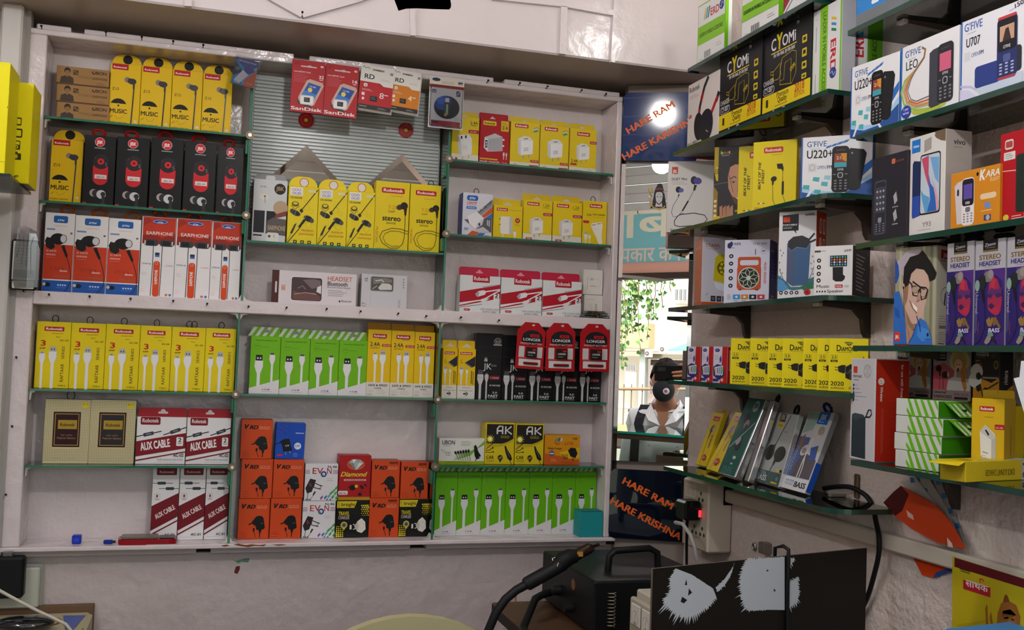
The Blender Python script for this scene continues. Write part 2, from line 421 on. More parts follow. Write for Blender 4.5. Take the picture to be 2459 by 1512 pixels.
def person(A, x, y, s, hair='#241a16', skin='#c9a58f', top='#8d8f94'):
    """small printed bust; x,y = middle of the face, s = half face width"""
    k = 100/A.H
    A.p([(x-2.4*s,y+4.6*s*k),(x-2.1*s,y+2.2*s*k),(x-.7*s,y+1.5*s*k),(x+.7*s,y+1.5*s*k),(x+2.1*s,y+2.2*s*k),(x+2.4*s,y+4.6*s*k)], top)
    A.r(x-.4*s, y+.8*s*k, x+.4*s, y+1.9*s*k, skin); A.e(x, y-.35*s*k, 1.12*s, 1.3*s, hair); A.e(x, y+.05*s*k, .85*s, 1.15*s, skin)
    A.p([(x-.9*s,y-.3*s*k),(x-.7*s,y-1.2*s*k),(x+.2*s,y-1.5*s*k),(x+.9*s,y-.9*s*k),(x+.9*s,y-.3*s*k),(x+.3*s,y-.6*s*k),(x-.4*s,y-.45*s*k)], hair)
    for d in (-.35,.35): A.e(x+d*s, y-.05*s*k, .14*s, .08*s, '#2a2020')
    A.r(x-.3*s, y+.62*s*k, x+.3*s, y+.74*s*k, '#8c4a44')

@kind('kraft', .045, 'earphone_box', 'earphone box')
def _(mb, w, h, d, part):
    carton(mb, w, h, d, M('#9c7749', .7)); A = front(mb, w, h)
    A.t('UBON', 68, 30, 6.5, '#2a1c12', 26, .015); A.ln([(66,18),(69,30),(73,24)], 1.4, '#2a1c12')
    A.t('MOBILE', 42, 58, 4.6, '#6d5434', 24); A.t('EARPHONE', 68, 60, 4.8, '#3a2817', 28, .012)
    person(A, 20, 30, 5.5, '#221710', '#8e6a41', '#3b2e21'); A.r(31,18,41,44,'#4a3522'); A.r(33,24,36,30,'#9c7749'); A.r(37,32,40,38,'#9c7749')
    A.fine(76, 78, 18, 2, 9, '#5d452a'); A.r(0,93,100,100,'#5a3a22')

@kind('z15', .042, 'earphone_box', 'earphone box')
def _(mb, w, h, d, part):
    carton(mb, w, h, d, YEL2); A = front(mb, w, h)
    A.r(5,1,58,10,RED); A.t('Robotek', 31.5, 7.6, 6, '#f2e9e4', 44, .018, 'c')
    PF = M('#55565a', .2, .9); bud(A, 70, 26, 19, '#8a7a70', PF); k = 100/A.H
    A.ln([(79,36),(77,62),(74,99)], 4, PF)
    A.t('Z15', 8, 43, 9.5, '#4b3a0c', None, .006)
    A.e(31, 68, 27, 27, '#17150f', 28, 0, 20, 160); A.e(31, 67.5, 9, 9, YEL2, 16, 0, 0, 180); A.e(31, 67, 3.2, 3.2, '#17150f')
    A.t('MUSIC', 4, 79, 14.5, '#17150f', 56, .016); A.ln([(20,82),(30,88),(42,86),(50,82)], .8, '#6d5a10'); A.ln([(5,87),(14,83)], 1.4, '#4b3a0c')
    A.t('STEREO HEADSET', 4, 94.5, 4.2, '#4b3a0c', 58, .008); A.e(88,90,5,5,'#d9d2bd')
    tab(part, w, h, d, M(YEL2), .026, lambda T: T.e(52, 42, 16, 16, '#0f0d0a'), .35)

@kind('jk', .045, 'earphone_box', 'earphone box')
def _(mb, w, h, d, part):
    carton(mb, w, h, d, M('#101012', .36)); A = front(mb, w, h); k = 100/A.H
    A.e(48, 9, 15, 15, '#c8202b'); A.ring(48, 9, 15.4, 1, '#d9d4d2'); A.t('JBK', 48, 11.5, 11, '#f0eaea', 20, .02, 'c')
    A.r(32, 17.2, 66, 18.3, '#a8a8a8')
    A.r(30, 36, 78, 71, '#c5202a', 23); A.e(54, 37, 26, 26, '#1d1d20', 28); A.ring(54, 37, 21, 1, '#33343a'); A.ring(54,37,16,1,'#33343a')
    A.e(54, 37, 11, 11, '#c8262f'); A.e(54, 37, 3.5, 3.5, '#150c0d'); A.ln([(68,40),(72,38)],1.5,'#9fa0a3'); A.ln([(69,43),(74,40.5)],1.5,'#9fa0a3'); A.ln([(35,33),(38,31)],1.5,'#b8323a')
    A.r(36, 56, 74, 62, '#d9d0cd'); A.t('JBK-05', 55, 60.6, 4.6, '#6b4a48', 26, .01, 'c')
    A.e(36, 83, 13, 13, '#a89e9e'); A.e(43, 83.5, 12, 13, '#2a2a2e'); A.e(60, 84.5, 15, 15, '#c9c9cc'); A.e(66, 84, 8, 8, '#26272c'); A.r(62, 86, 72, 99, '#2b2d33', 3)
    A.r(3,97,14,100,'#c8262f'); A.r(60,98,76,100,'#7a2a2c')
    rope_loop(part, w, h, d, '#a81a1c', -.006)

@kind('stn', .045, 'earphone_box', 'earphone box')
def _(mb, w, h, d, part):
    carton(mb, w, h, d, WHT, {'L': M('#b6301c')}); A = front(mb, w, h); k = 100/A.H
    A.r(28, 3.5, 76, 12.5, '#1f5fa8', 6); A.t('STN', 52, 10.3, 6.4, '#eef2f6', 24, .02, 'c', 0, .3)
    A.t('STEREO MUSIC', 52, 17, 3.2, '#c58a7e', 42, 0, 'c'); A.r(6, 20, 34, 22, '#6f8db5')
    A.r(1, 40, 99, 84, '#c63c1d'); A.r(1, 85.5, 99, 100, '#1d56a8')
    A.t('21 DAYS', 8, 49.5, 6.5, '#e9c9bf', 34, .012); A.t('SERIES', 8, 54, 5.6, '#e9c9bf', 32, .012); A.fine(8, 56.5, 40, 1, 1, '#dd9a88')
    A.t('XTRA', 22, 72, 11, '#a8341c', 50, .01); A.t('Some', 56, 74, 7, '#efe3d8', 26, .012, 'l', 0, .4); A.t('Headset', 40, 81, 7.5, '#8b6a45', 50, .012, 'l', 0, .4)
    A.p([(2,36),(8,31),(18,32),(34,37),(36,44),(24,47),(8,44)], '#141416'); A.e(20, 37.5, 15, 17, '#18181a'); A.e(46, 33, 26, 21, '#111113'); A.e(64, 32.5, 11, 15, '#cfcfd2'); A.ring(64,32.5,11,2,'#2a2a2c',15)
    A.p([(58,42),(68,40),(82,54),(76,56)], '#131315'); A.ln([(79,55),(90,68),(95,78),(94,88),(84,96),(74,99)], 2, '#17171a')
    A.e(18, 91, 10, 8, '#15171c'); A.e(7,90.5,5,6,'#bfc3c8')
    for i in range(4): A.e(54+8*i, 91, 3, 3, '#bcd0ea')
    A.fine(48, 94, 40, 1, 1, '#7fa2d6'); A.e(90, 25, 4, 4, '#6b6f68')
    rope_loop(part, w, h, d, '#a4501f', .012)

@kind('earred', .045, 'earphone_box', 'earphone box')
def _(mb, w, h, d, part):
    carton(mb, w, h, d, WHT); A = front(mb, w, h); k = 100/A.H
    A.r(3, .5, 99, 34, '#bb341d'); A.p([(3,34),(3,24),(30,20),(60,26),(99,20),(99,34)], '#8f2316'); A.p([(3,12),(3,4),(20,1),(30,6)], '#a12a19')
    A.r(33, 3, 74, 8.5, '#27408f', 5); A.ring(53.5,5.7,20.5,1,'#dfe3ee',5); A.t('STN', 53, 7.4, 4.2, '#eef2f6', 16, .02, 'c', 0, .3)
    A.t('EARPHONE', 53, 22.5, 10, '#e6cfc6', 78, .018, 'c')
    for x,f in ((28,1),(74,-1)):
        A.r(x-20, 28.5, x+22, 36.5, '#38393d', 8); A.r(x-12,30,x+10,35.5,'#17181a',4); A.r(x-f*17-1.5, 30, x-f*17+1.5, 35, '#dcdcdc')
    A.ln([(36,36),(36,60),(34,99)], 2, '#2f3744'); A.ln([(62,36),(62,60),(60,99)], 2, '#2f3744')
    A.r(42,44.5,55,50,'#27303f'); A.r(42,47.5,55,50,'#3c68b0'); A.r(38.5, 55, 58, 100, '#d0471b', 9); A.ring(48,58,4,1,'#e7b9a4')
    A.t('EARPHONE', 52, 84, 8.5, '#f1e6e0', 44, .018, 'l', 90); A.t('STNW-46', 5, 60, 5, '#44597e', 26, .012); A.t('COPPER', 74, 61.5, 4.4, '#d58a76', 22, .01)
    A.fine(6, 70, 14, 2, 2.5, '#9aa0a6'); A.fine(4, 90, 14, 3, 2, '#d9aa9d'); A.e(80,97,4,4,'#d2694f'); A.e(91,97,4,4,'#4a78b8')
    rope_loop(part, w, h, d, '#b8431c')

@kind('cable3', .03, 'data_cable_box', 'cable box')
def _(mb, w, h, d, part):
    carton(mb, w, h, d, YEL); A = front(mb, w, h)
    logo(A, 22, 7.5, 58, 14); A.r(44, 17.2, 78, 18, '#8a7a18'); A.t('Black', 58, 23.5, 4, '#6d611a', 13)
    A.t('DC-109', 70, 29, 5.2, '#3d3712', 24, .015); A.t('3', 13, 36.5, 17, '#c0241c', 15, .022); A.t('AMP', 10, 41.5, 5, '#2d2811', 18, .018)
    usb(A, 19, 45.5, 100, 17, small=True); usb(A, 50, 37, 100, 22)
    A.t('RAFTAAR', 84, 90, 9.5, '#4a4214', 57, .006, 'l', 90); A.t('SERIES', 84, 55.5, 8, '#4a4214', 40, .004, 'l', 90)
    A.t('TYPE-C', 68, 97, 4.6, '#3d3712', 24, .012)
    hang_loop(part, w, h, d)
@kind('cable3double', .03, 'data_cable_box', 'cable box')
def _(mb, w, h, d, part):
    KINDS['cable3'][0](mb, w, h, d, part); hang_loop(part, w, h, d, x=.011)

@kind('cream', .03, 'battery_box', 'battery box')
def _(mb, w, h, d, part): cream_box(mb, w, h, d, '#2d1318'); hang_loop(part, w, h, d, x=.003, r=.0095)
@kind('creamgrey', .03, 'battery_box', 'battery box')
def _(mb, w, h, d, part): cream_box(mb, w, h, d, '#2a2729')
def cream_box(mb, w, h, d, pc):
    carton(mb, w, h, d, M('#c9bf95', .3)); A = front(mb, w, h); k = 100/A.H
    pat = '#8d8463'
    for i in range(26):
        for j in range(int(26/k)):
            x, y = 2+3.75*i, 1.2+3.75*k*j
            if y < 98.5 and not (19 < x < 79 and 19 < y < 75): A.mb.add([A.o+A.u*(q[0]*A.k)+A.v*(q[1]*A.k)+A.n*EPS for q in (A.cv(x,y+1.9*k),A.cv(x+1.9,y+1.9*k),A.cv(x+1.9,y),A.cv(x,y))], [[0,1,2,3]], pat)
    A.lv.append(((0,0,100,A.H),1))
    A.r(19.5, 19.5, 79.5, 74, '#1f0d10'); A.r(22.5,21.8,76.5,71.8,'#a57b3a'); A.r(24.5,23.3,74.5,70.3,pc)
    A.r(30, 32, 72, 46, '#a88a2a'); A.t('Robotek', 51, 41.5, 7, '#463314', 32, .018, 'c')
    A.t('High quality', 50, 56.5, 4.2, '#8b6a4a', 26, .004, 'c'); A.t('Polymer Battery', 50, 61.5, 4.8, '#9b7448', 42, .006, 'c', 0, .25)
    A.e(88, 8.5, 9, 6.5, '#d6c520'); A.t('BP-4', 88, 8.2, 3.4, '#6d6212', 12, 0, 'c'); A.fine(20, 91.5, 26, 1, 1, '#8d9b9b'); A.fine(58,91.5,20,1,1,'#8d9b9b')

@kind('aux2', .03, 'audio_cable_box', 'cable box')
def _(mb, w, h, d, part):
    carton(mb, w, h, d, WHT); A = front(mb, w, h); D = '#7c1520'
    A.r(7, 0, 47, 16.5, D, 3); A.t('Robotek', 27, 11.5, 8, '#e6dada', 33, .018, 'c')
    for x0,x1,y0,y1,bx in ((0,50,42,30,24),(54,100,38,21,78)):
        A.ln([(x0,y0),(x1,y1)], 2.2, '#26282d'); m = (bx-x0)/(x1-x0); yy = y0+(y1-y0)*m
        A.ln([(bx-10,yy-(y1-y0)/(x1-x0)*10),(bx+10,yy+(y1-y0)/(x1-x0)*10)], 7.5, '#3b3d44'); A.ln([(bx-5,yy+.6),(bx+5,yy-1.2)], 2, '#8c9096')
    A.p([(0,52),(100,33),(100,66),(0,84)], D); A.t('AUX CABLE', 10, 71.5, 16, '#ece6e6', 60, .032, 'l', 9)
    A.p([(0,91),(100,72),(100,74.5),(0,94)], D); A.r(81, 42, 95, 61, '#e9e6e6', 2); A.t('2', 88, 52.5, 8.5, '#2b2326', 7, .02, 'c'); A.r(84,55,92,56.5,'#8a6a6c')
    A.t('AC-02', 76, 84, 7, '#2d2a2c', 21, .016); A.t('FOR AUDIO DEVICES', 44, 92, 3.8, '#8b8789', 52); A.fine(44, 95, 50, 1, 1, '#cdb9bb')
    tab(part, w, h, d, M('#9a1d28', .35), .0205, lambda T: (T.r(41,42,61,66,'#c9c2c2',2), T.e(51,40,5,5,'#c9c2c2')), .06)

@kind('aux1', .03, 'audio_cable_box', 'cable box')
def _(mb, w, h, d, part):
    carton(mb, w, h, d, WHT); A = front(mb, w, h); D = '#701420'
    A.r(14, 0, 90, 10.5, D, 4); A.t('Robotek', 52, 7.5, 8.5, '#d9a9a5', 54, .018, 'c')
    A.ln([(0,21.5),(76,21.5)], 2, '#26282d'); A.r(18,19.5,50,23.5,'#3b3d44',4); A.ln([(24,29),(100,29)], 2, '#26282d'); A.r(50,27,82,31,'#3b3d44',4)
    A.r(6, 34.5, 32, 46, '#dedada', 2); A.ring(19,40.2,13,.6,'#a9a3a4',13); A.t('1', 19, 41, 10, '#7a1a24', 6, .02, 'c'); A.r(12,43,26,44,'#a08a8b')
    A.p([(0,53),(100,35),(100,67.5),(0,87)], D); A.t('AUX CABLE', 20, 71, 18, '#e2cccb', 82, .034, 'l', 30)
    A.p([(0,91.5),(100,72),(100,74),(0,93.6)], D); A.t('AC-01', 52, 94, 9, '#2d2a2c', 38, .018); A.fine(10, 96, 78, 1, 1, '#b5b0b2', 1)

@kind('jbkwhite', .04, 'earphone_box', 'earphone box')
def _(mb, w, h, d, part):
    carton(mb, w, h, d, '#c9cccd'); A = front(mb, w, h); k = 100/A.H
    A.e(78, 14, 17, 17, '#16130f'); A.t('JBK', 78, 16.5, 12, '#a88d5a', 24, .016, 'c'); A.t('6D MIC', 20, 13, 4.5, '#4a4d52', 18, .01)
    A.e(32, 28, 14, 9, '#d8d6cf'); A.e(34, 27, 3, 3, '#7d6038'); A.ln([(34,28),(36,38)], 2, '#a08a5c')
    A.r(4, 50, 36, 85, '#17181d'); A.r(41, 50, 70, 85, '#17181d'); A.e(82, 44, 22, 22, '#b59a7e'); A.p([(62,62),(100,56),(100,48),(70,54)], '#7d3b2d')
    A.p([(40,86),(44,66),(60,60),(100,62),(100,88)], '#5a5350'); A.t('EARPHONE', 47, 80, 14, '#b5a283', 52, .016)
    A.r(4,88,30,90.5,'#26262a'); A.fine(4,93,26,2,2.5,'#999c9e'); A.r(44,84,80,99,'#dcdcd8',6); A.e(52,90,4,4,'#4a4030'); A.ln([(66,87),(66,92)],1.5,'#8d6e3a')
    tab(part, w, h, d, M('#8d9092'), .016, lambda T: T.r(36,20,64,100,'#c9cccd',6), .9)

@kind('oud', .04, 'earphone_box', 'earphone box')
def _(mb, w, h, d, part):
    carton(mb, w, h, d, '#e3cd12', {'R': M('#a83220')}); A = front(mb, w, h); k = 100/A.H
    A.r(5, 2, 48, 16, '#e9e6df', 2)
    for i,c in enumerate(('#c24a35','#7a6a9c','#3b6fb0')): A.ring(16+10*i, 6.5, 5, 1.3, c, 3.6)
    A.t('OUD', 27, 14.6, 8.5, '#2c6da3', 30, .01, 'c'); A.t('OD-RE3040', 6, 21.5, 6, '#2c2a12', 40, .018)
    for x,y,r in ((62,36,9),(78,42,7),(58,60,8),(72,66,10),(60,26,6)): A.ring(x, y, r, .6, '#a5961a')
    A.e(24, 31, 12, 9, '#4b4718'); A.e(24, 30, 8, 5, '#d6c21c'); A.ln([(10,34),(24,40),(38,34)], 2, '#4b4718')
    A.ln([(98,4),(44,42)], 3, '#23231c'); A.p([(38,41),(46,38),(52,43),(44,46)], '#1a1a1c')
    A.e(26, 46.5, 17, 9, '#1b1b1d', 20, -22); A.e(14,43.5,7,8,'#3b3b3f'); A.ln([(28,41.5),(22,51)],2,'#85858a'); A.e(70, 55, 17, 10, '#1b1b1d', 20, -22); A.e(82,58,7,8,'#4a4a4d'); A.ln([(60,50),(55,58)],2,'#85858a')
    A.p([(54,56),(62,58),(42,72),(36,70)], '#1a1a1c'); A.ln([(46,69),(2,99)], 2.6, '#23231c')
    A.p([(24,66),(31,64),(18,82),(10,82)], '#2b2d30'); A.ln([(14,82),(0,97)], 1.2, '#3a3612'); A.r(66,5.5,92,9.5,'#d8d2b4',1)
    A.t('PREMIUM', 46, 77, 6.5, '#c9861c', 44, .01, 'l', 0, .4); A.t('EARPHONE', 38, 83.5, 6.5, '#c9861c', 54, .01, 'l', 0, .4)
    for x in (22,46,70): A.r(x, 93, x+12, 98.5, '#1a1a14', 2); A.e(x+6, 95.8, 3, 3, '#d6c21c')
    tab(part, w, h, d, M('#e3cd12'), .0265, lambda T: (T.e(53,52,16,16,'#b8582a'), T.e(53,52,13.5,13.5,'#d9d6d2')), .45)

@kind('y23', .04, 'earphone_box', 'earphone box')
def _(mb, w, h, d, part):
    carton(mb, w, h, d, '#dfc713'); A = front(mb, w, h); k = 100/A.H
    logo(A, 17, 9, 68, 16, RED, '#f3e7e0', rad=4); A.r(44, 20.5, 80, 21.3, '#b59424')
    A.t('Y-23', 38, 40, 11, '#c67818', 24, .004); A.t('CHAMP', 38, 45, 6, '#6d5f14', 20, .01); A.t('stereo', 22, 57, 15, '#1f1c10', 54, .022); A.t('EARPHONE', 34, 62, 6, '#5b5014', 28, .01)
    A.e(72, 36.5, 10, 8, '#3b2c22', 16, 20); A.e(85, 34, 11, 11, '#20150f'); A.p([(83,36),(94,36),(92,48),(87,48)], '#2a1a12'); A.ln([(89,47),(89,80),(84,90),(72,96),(48,97),(24,90),(16,81),(24,73),(50,68),(76,68),(99,71)], 1.8, '#2a2412')
    A.ln([(99,75),(72,71.5),(48,72),(32,76),(26,82),(34,90),(52,94),(74,93)], 1.4, '#2a2412'); A.t('MUSICIAN', 4, 67, 7, '#b5701c', 46, .006, 'l', -90)
    A.fine(6, 98, 84, 1, 1, '#8d7d18')
@kind('y23loop', .04, 'earphone_box', 'earphone box')
def _(mb, w, h, d, part):
    KINDS['y23'][0](mb, w, h, d, part); hang_loop(part, w, h, d, x=.016)

@kind('headset', .035, 'headset_box', 'headset box')
def _(mb, w, h, d, part):
    carton(mb, w, h, d, '#d6cfd3', {'R': M('#4a3230')}); A = front(mb, w, h)
    A.ln([(4,60),(4,44),(7.4,44),(7.4,60)], 1, '#c8692f'); A.ln([(5.7,48),(5.7,60)], 1, '#c8692f')
    q = part('window'); B = Art(q, (-w/2,-.0006,0), (1,0,0), (0,0,1), w, h); B.r(15, 17, 56, 90, '#e3dde0', 3.5); B.r(16, 18.5, 55, 88.5, '#4b3a3c', 3)
    B.p([(18,60),(30,66),(46,62),(53,75),(53,86),(18,86)], '#6d4a45'); B.p([(30,26),(44,22),(53,26),(53,44),(42,52)], '#75666a'); B.ln([(24,52),(30,44),(34,54)],.6,'#a89a9c'); B.ln([(20,70),(34,64),(48,68)],.8,'#b5a09c'); B.p([(49,46),(54,40),(54,66),(48,60)], '#d9d6d8')
    A.t('HEADSET', 62, 24, 5.6, '#c26a4a', 32, .012); A.t('Bluetooth', 62, 39, 5.4, '#3f3b4a', 26, .016); A.t('Bluetooth Stereo Headset', 62, 46, 2.1, '#6a6670', 30, .01)
    A.fine(63, 53, 24, 4, 5.2, '#8c8790', .7); A.ln([(87,52),(87,66)],.3,'#8c8790'); A.t('Bluetooth', 81, 87, 2.4, '#3f3b4a', 13, .014); A.e(78.6,85.5,1.2,1.4,'#3f3b4a')
    q = part('hang_flap'); q.box((-w/2-.016,.003,.002),(-w/2,.0038,h), M('#4a2621'))
    B = Art(q, (-w/2-.016,.003,0), (1,0,0), (0,0,1), .016, h); B.r(48,34,74,68,'#cfc6c8',8)

@kind('i7', .035, 'headset_box', 'headset box')
def _(mb, w, h, d, part):
    carton(mb, w, h, d, '#c6c5c9'); A = front(mb, w, h)
    q = part('window'); B = Art(q, (-w/2,-.0006,0), (1,0,0), (0,0,1), w, h); B.r(19, 6, 70, 50, '#9b9a9b', 4); B.r(21, 8, 68.5, 48, '#57534d', 3)
    B.p([(24,12),(52,10),(66,14),(66,22),(40,26),(26,30)], '#7d7a74'); B.p([(36,40),(44,26),(60,26),(66,32),(66,44),(40,46)], '#cbcac8'); B.ln([(30,20),(44,16),(48,22)], 1.6, '#e3e3e3'); B.ln([(24,44),(34,34)], 1.4, '#bdbcba')
    A.t('I7', 12, 96, 9, '#77777d', None, 0, 'l', 90); A.ln([(21,52),(21,92)], .5, '#8d8d93'); A.t('15.', 13, 22, 6, '#26262a', None, .012, 'l', 90); A.t('MUSIC', 86, 95, 5, '#7d7d84', 18, 0, 'l', 90)
    for y in (10,18,26,34): A.r(90,y,93,y+3.5,'#7d7d84')

@kind('erd', .03, 'data_cable_box', 'cable box')
def _(mb, w, h, d, part):
    carton(mb, w, h, d, GRN); A = front(mb, w, h)
    A.t('1 Meter Micro USB Data Cable', 14, 8.5, 4, '#35560f', 74, .01); A.ring(22, 18.5, 10, .7, '#4c7a12'); A.r(16,17,28,18,'#4c7a12'); A.t('Data & Fast', 36, 19.5, 3.6, '#4c7a12', 28)
    A.p([(0,91),(100,75),(100,100),(0,100)], '#dfdcdf')
    usb(A, 30, 33, 87, 26, '#e3e2e6', '#17181a', hole='#d9d9dc'); usb(A, 74, 29, 79.5, 18, '#e3e2e6', '#4a4d50', True)
    erd(A, 42, 94, 4.6); A.fine(42, 96, 46, 1, 1, '#8d8a90', 1)
    def st(T):
        for i in range(-2,6): T.p([(i*24-10,100),(i*24+2,100),(i*24+22,0),(i*24+10,0)] if i>=0 and i<4 else [(0,0)], '#d5d8cf') if 0 <= i < 4 else None
        T.p([(32,60),(50,18),(74,52),(70,60)], '#8f8f8a')
    tab(part, w, h, d, M(GRN), .021, st, .04)
@kind('erd2', .03, 'data_cable_box', 'cable box')
def _(mb, w, h, d, part):
    carton(mb, w, h, d, '#62ab12'); A = front(mb, w, h)
    A.t('1 Meter Micro USB Data Cable', 14, 7, 4, '#35560f', 76, .01); A.ln([(0,9),(100,9)], .5, '#569313'); A.ring(20,14,4,.8,'#3d6a10',6); A.e(20,21,5,5,'#a5832a'); A.e(20,21,3.6,3.6,'#62ab12')
    A.p([(0,92),(100,76),(100,100),(0,100)], '#d5d3d4')
    usb(A, 30, 36, 90, 27, '#d6d6da', '#131416', hole='#cfcfd2'); usb(A, 78, 26.5, 80, 18, '#d6d6da', '#33383a', True)
    erd(A, 36, 94.5, 4.8); A.fine(36, 96.5, 50, 1, 1, '#8d8a90', 1)
    def st(T):
        for i in range(4): T.p([(i*24,100),(i*24+12,100),(i*24+26,0),(i*24+14,0)], '#c9ccc2')
    tab(part, w, h, d, M('#62ab12'), .013, st, .04)

@kind('safe', .03, 'data_cable_box', 'cable box')
def _(mb, w, h, d, part):
    carton(mb, w, h, d, YEL2); A = front(mb, w, h)
    logo(A, 20, 6.5, 60, 17); A.r(44,13,76,14,'#8a6c14'); A.t('2.4A', 10, 25, 17, '#3a3212', 42, .012); A.t('OUTPUT', 11, 29, 7, '#5a4d14', 40, .008); A.r(60, 21.5, 101, 25.5, '#b83a2c', 4); A.t('DC-101', 81, 24.6, 5.4, '#eac9bd', 28, .01, 'c')
    usb(A, 34, 35, 79, 19, small=True); usb(A, 66, 31, 79, 25)
    A.r(0, 79, 100, 100, '#dcd8cf'); A.t('SAFE & SPEED', 50, 85, 8.5, '#26262a', 82, .018, 'c'); A.t('CHARGE', 50, 89, 6, '#26262a', 32, .014, 'c'); A.fine(6, 91, 30, 2, 2, '#9a968e', 1); A.fine(46, 91, 42, 3, 2.4, '#9a968e', 1); A.t('100+', 6, 98.5, 8, '#8a867e', 24)
    q = tab(part, w, h, d, M('#c08a0e'), .0165, None, .05, .012)  # tab colour darkened to paint in the shadow of the rail above

@kind('typec', .03, 'data_cable_box', 'cable box')
def _(mb, w, h, d, part):
    carton(mb, w, h, d, YEL2); A = front(mb, w, h)
    logo(A, 10, 7, 70, 17); A.t('C', 12, 26, 11, '#3a3212', None, .01); A.t('TYPE', 8, 30, 7, '#3a3212', 20, .006)
    A.p([(36,29),(98,14),(98,34),(76,38)], '#25242a'); A.p([(36,29),(76,38),(78,35.5),(40,27)], '#6d6a72'); A.ln([(40,27.5),(98,15)], 1.2, '#8d8a92')
    usb(A, 20, 37, 73, 21, '#dcdcdc'); usb(A, 52, 41, 73, 14, '#dcdcdc', small=True); A.r(76,44,81,70,'#4a4214'); A.r(86,46,90,72,'#4a4214')
    A.r(0, 74, 100, 100, '#dcd8cf'); A.t('275mm', 28, 79.5, 8, '#b5564a', 44, .006); A.t('POWER BANK CABLE', 12, 85, 5, '#3a3a3c', 76, .01); A.e(48, 90.5, 13, 13, '#26262a'); A.e(44, 90.5, 11, 11, '#dcd8cf'); A.r(34,89,52,92,'#26262a',3); A.fine(20,97,60,1,1,'#77777a')
    tab(part, w, h, d, M(YEL2), .02, lambda T: T.p([(24,82),(52,32),(82,82)], '#cfc9c2'), .05, .012)

@kind('jkgold', .035, 'data_cable_box', 'cable box')
def _(mb, w, h, d, part):
    carton(mb, w, h, d, M('#1b1a1c', .22)); A = front(mb, w, h)
    A.e(80, 11.5, 14, 12, '#8b8989'); A.e(80,11.5,11,9,'#3b393b'); A.t('2.0', 80, 13.5, 7, '#c9c6c6', 15, .01, 'c'); A.r(64,16,96,18.5,'#9b9999')
    A.t('JK', 28, 55, 22, '#cfcdcf', 32, .004); A.p([(30,43),(34,36),(37,40),(40,36),(44,43)], '#b5b3b5'); A.t('Gold', 58, 50.5, 8, '#8b898b', 20, .006)
    usb(A, 18, 56, 100, 22, '#d0ced0', '#4a484a'); usb(A, 42, 61, 100, 14, '#c6c4c6', '#8b898b', True)
    A.r(54, 64.5, 92, 70.5, '#7c1a26'); A.t('I - PHONE', 73, 69.2, 6.2, '#dcb9bc', 32, .014, 'c'); A.t('45 INCHES', 53, 80.5, 6, '#c9c7c9', 42, .018)
    A.t('3.0', 66, 91.5, 6.4, '#cfcdcf', 18, .018); A.t('FAST', 50, 97, 8.6, '#d9d7d9', 38, .022); A.r(50,98,86,99,'#8b898b')
    for y in (21,34,68,85): A.ln([(0,y),(100,y+1)], .5, '#39383c')

@kind('vrd', .045, 'charger_box', 'charger box')
def _(mb, w, h, d, part):
    C = '#c8471a'; carton(mb, w, h, d, C, {'T': M('#a5401c')}); A = front(mb, w, h)
    A.t('V', 10, 24, 15, '#131214', 15, .045, 'l', 0, .3); A.t('RD', 26, 24, 12, '#131214', 28, .04, 'l', 0, .3); A.t('GOLD', 58, 24, 9.5, '#cbb3aa', 33, .02); A.t('GOLD', 58.6, 23.6, 9.5, '#d9764c', 32, .004); A.t('TM', 86, 12, 3, '#3a1c12', 5)
    adapter(A, 64, 61, 24); A.fine(6, 83, 26, 3, 5.5, '#7a2c12', 1)

@kind('vrdnote', .045, 'charger_box', 'charger box')
def _(mb, w, h, d, part):
    KINDS['vrd'][0](mb, w, h, d, part); A = front(mb, w, h); A.lv = [((0,0,100,200),9)]
    A.ring(70, 6.5, 4, 1.8, '#1d1010', 3); A.ring(79, 6, 4, 1.8, '#1d1010', 3); A.ring(88,5.5,3.4,1.8,'#1d1010',2.6); A.ln([(62,9),(66,3)],1.8,'#1d1010')

@kind('lyf', .045, 'charger_box', 'charger box')
def _(mb, w, h, d, part):
    carton(mb, w, h, d, '#1748b0', {'T': M('#3b6cc4')}); A = front(mb, w, h); k = 100/A.H
    for r in range(7):
        for c_ in range(5): A.r(8+6*c_, 9+3.2*r, 10+6*c_, 10.6+3.2*r, '#0f3688' if (r*3+c_)%4 else '#b0305a')
    A.r(66, 26, 95, 28, '#cfd9ee'); A.p([(14,52),(30,44),(46,43),(58,76),(28,80),(22,60)], '#101114'); A.ln([(-0,60),(18,54)], 3, '#101114'); A.ln([(36,80),(37,88)],2,'#9aa0a8'); A.ln([(50,77),(52,84)],2,'#9aa0a8'); A.t('LYF', 34, 65, 5.5, '#cfd3da', 13, .02)
    A.e(76, 63, 12, 12, '#d9dfee'); A.t('LYF', 76, 65.5, 7, '#1748b0', 15, .018, 'c'); A.r(8, 87, 26, 92, '#c02a4c', 2); A.fine(62, 83, 18, 3, 4, '#8fa9dc', 1.2)

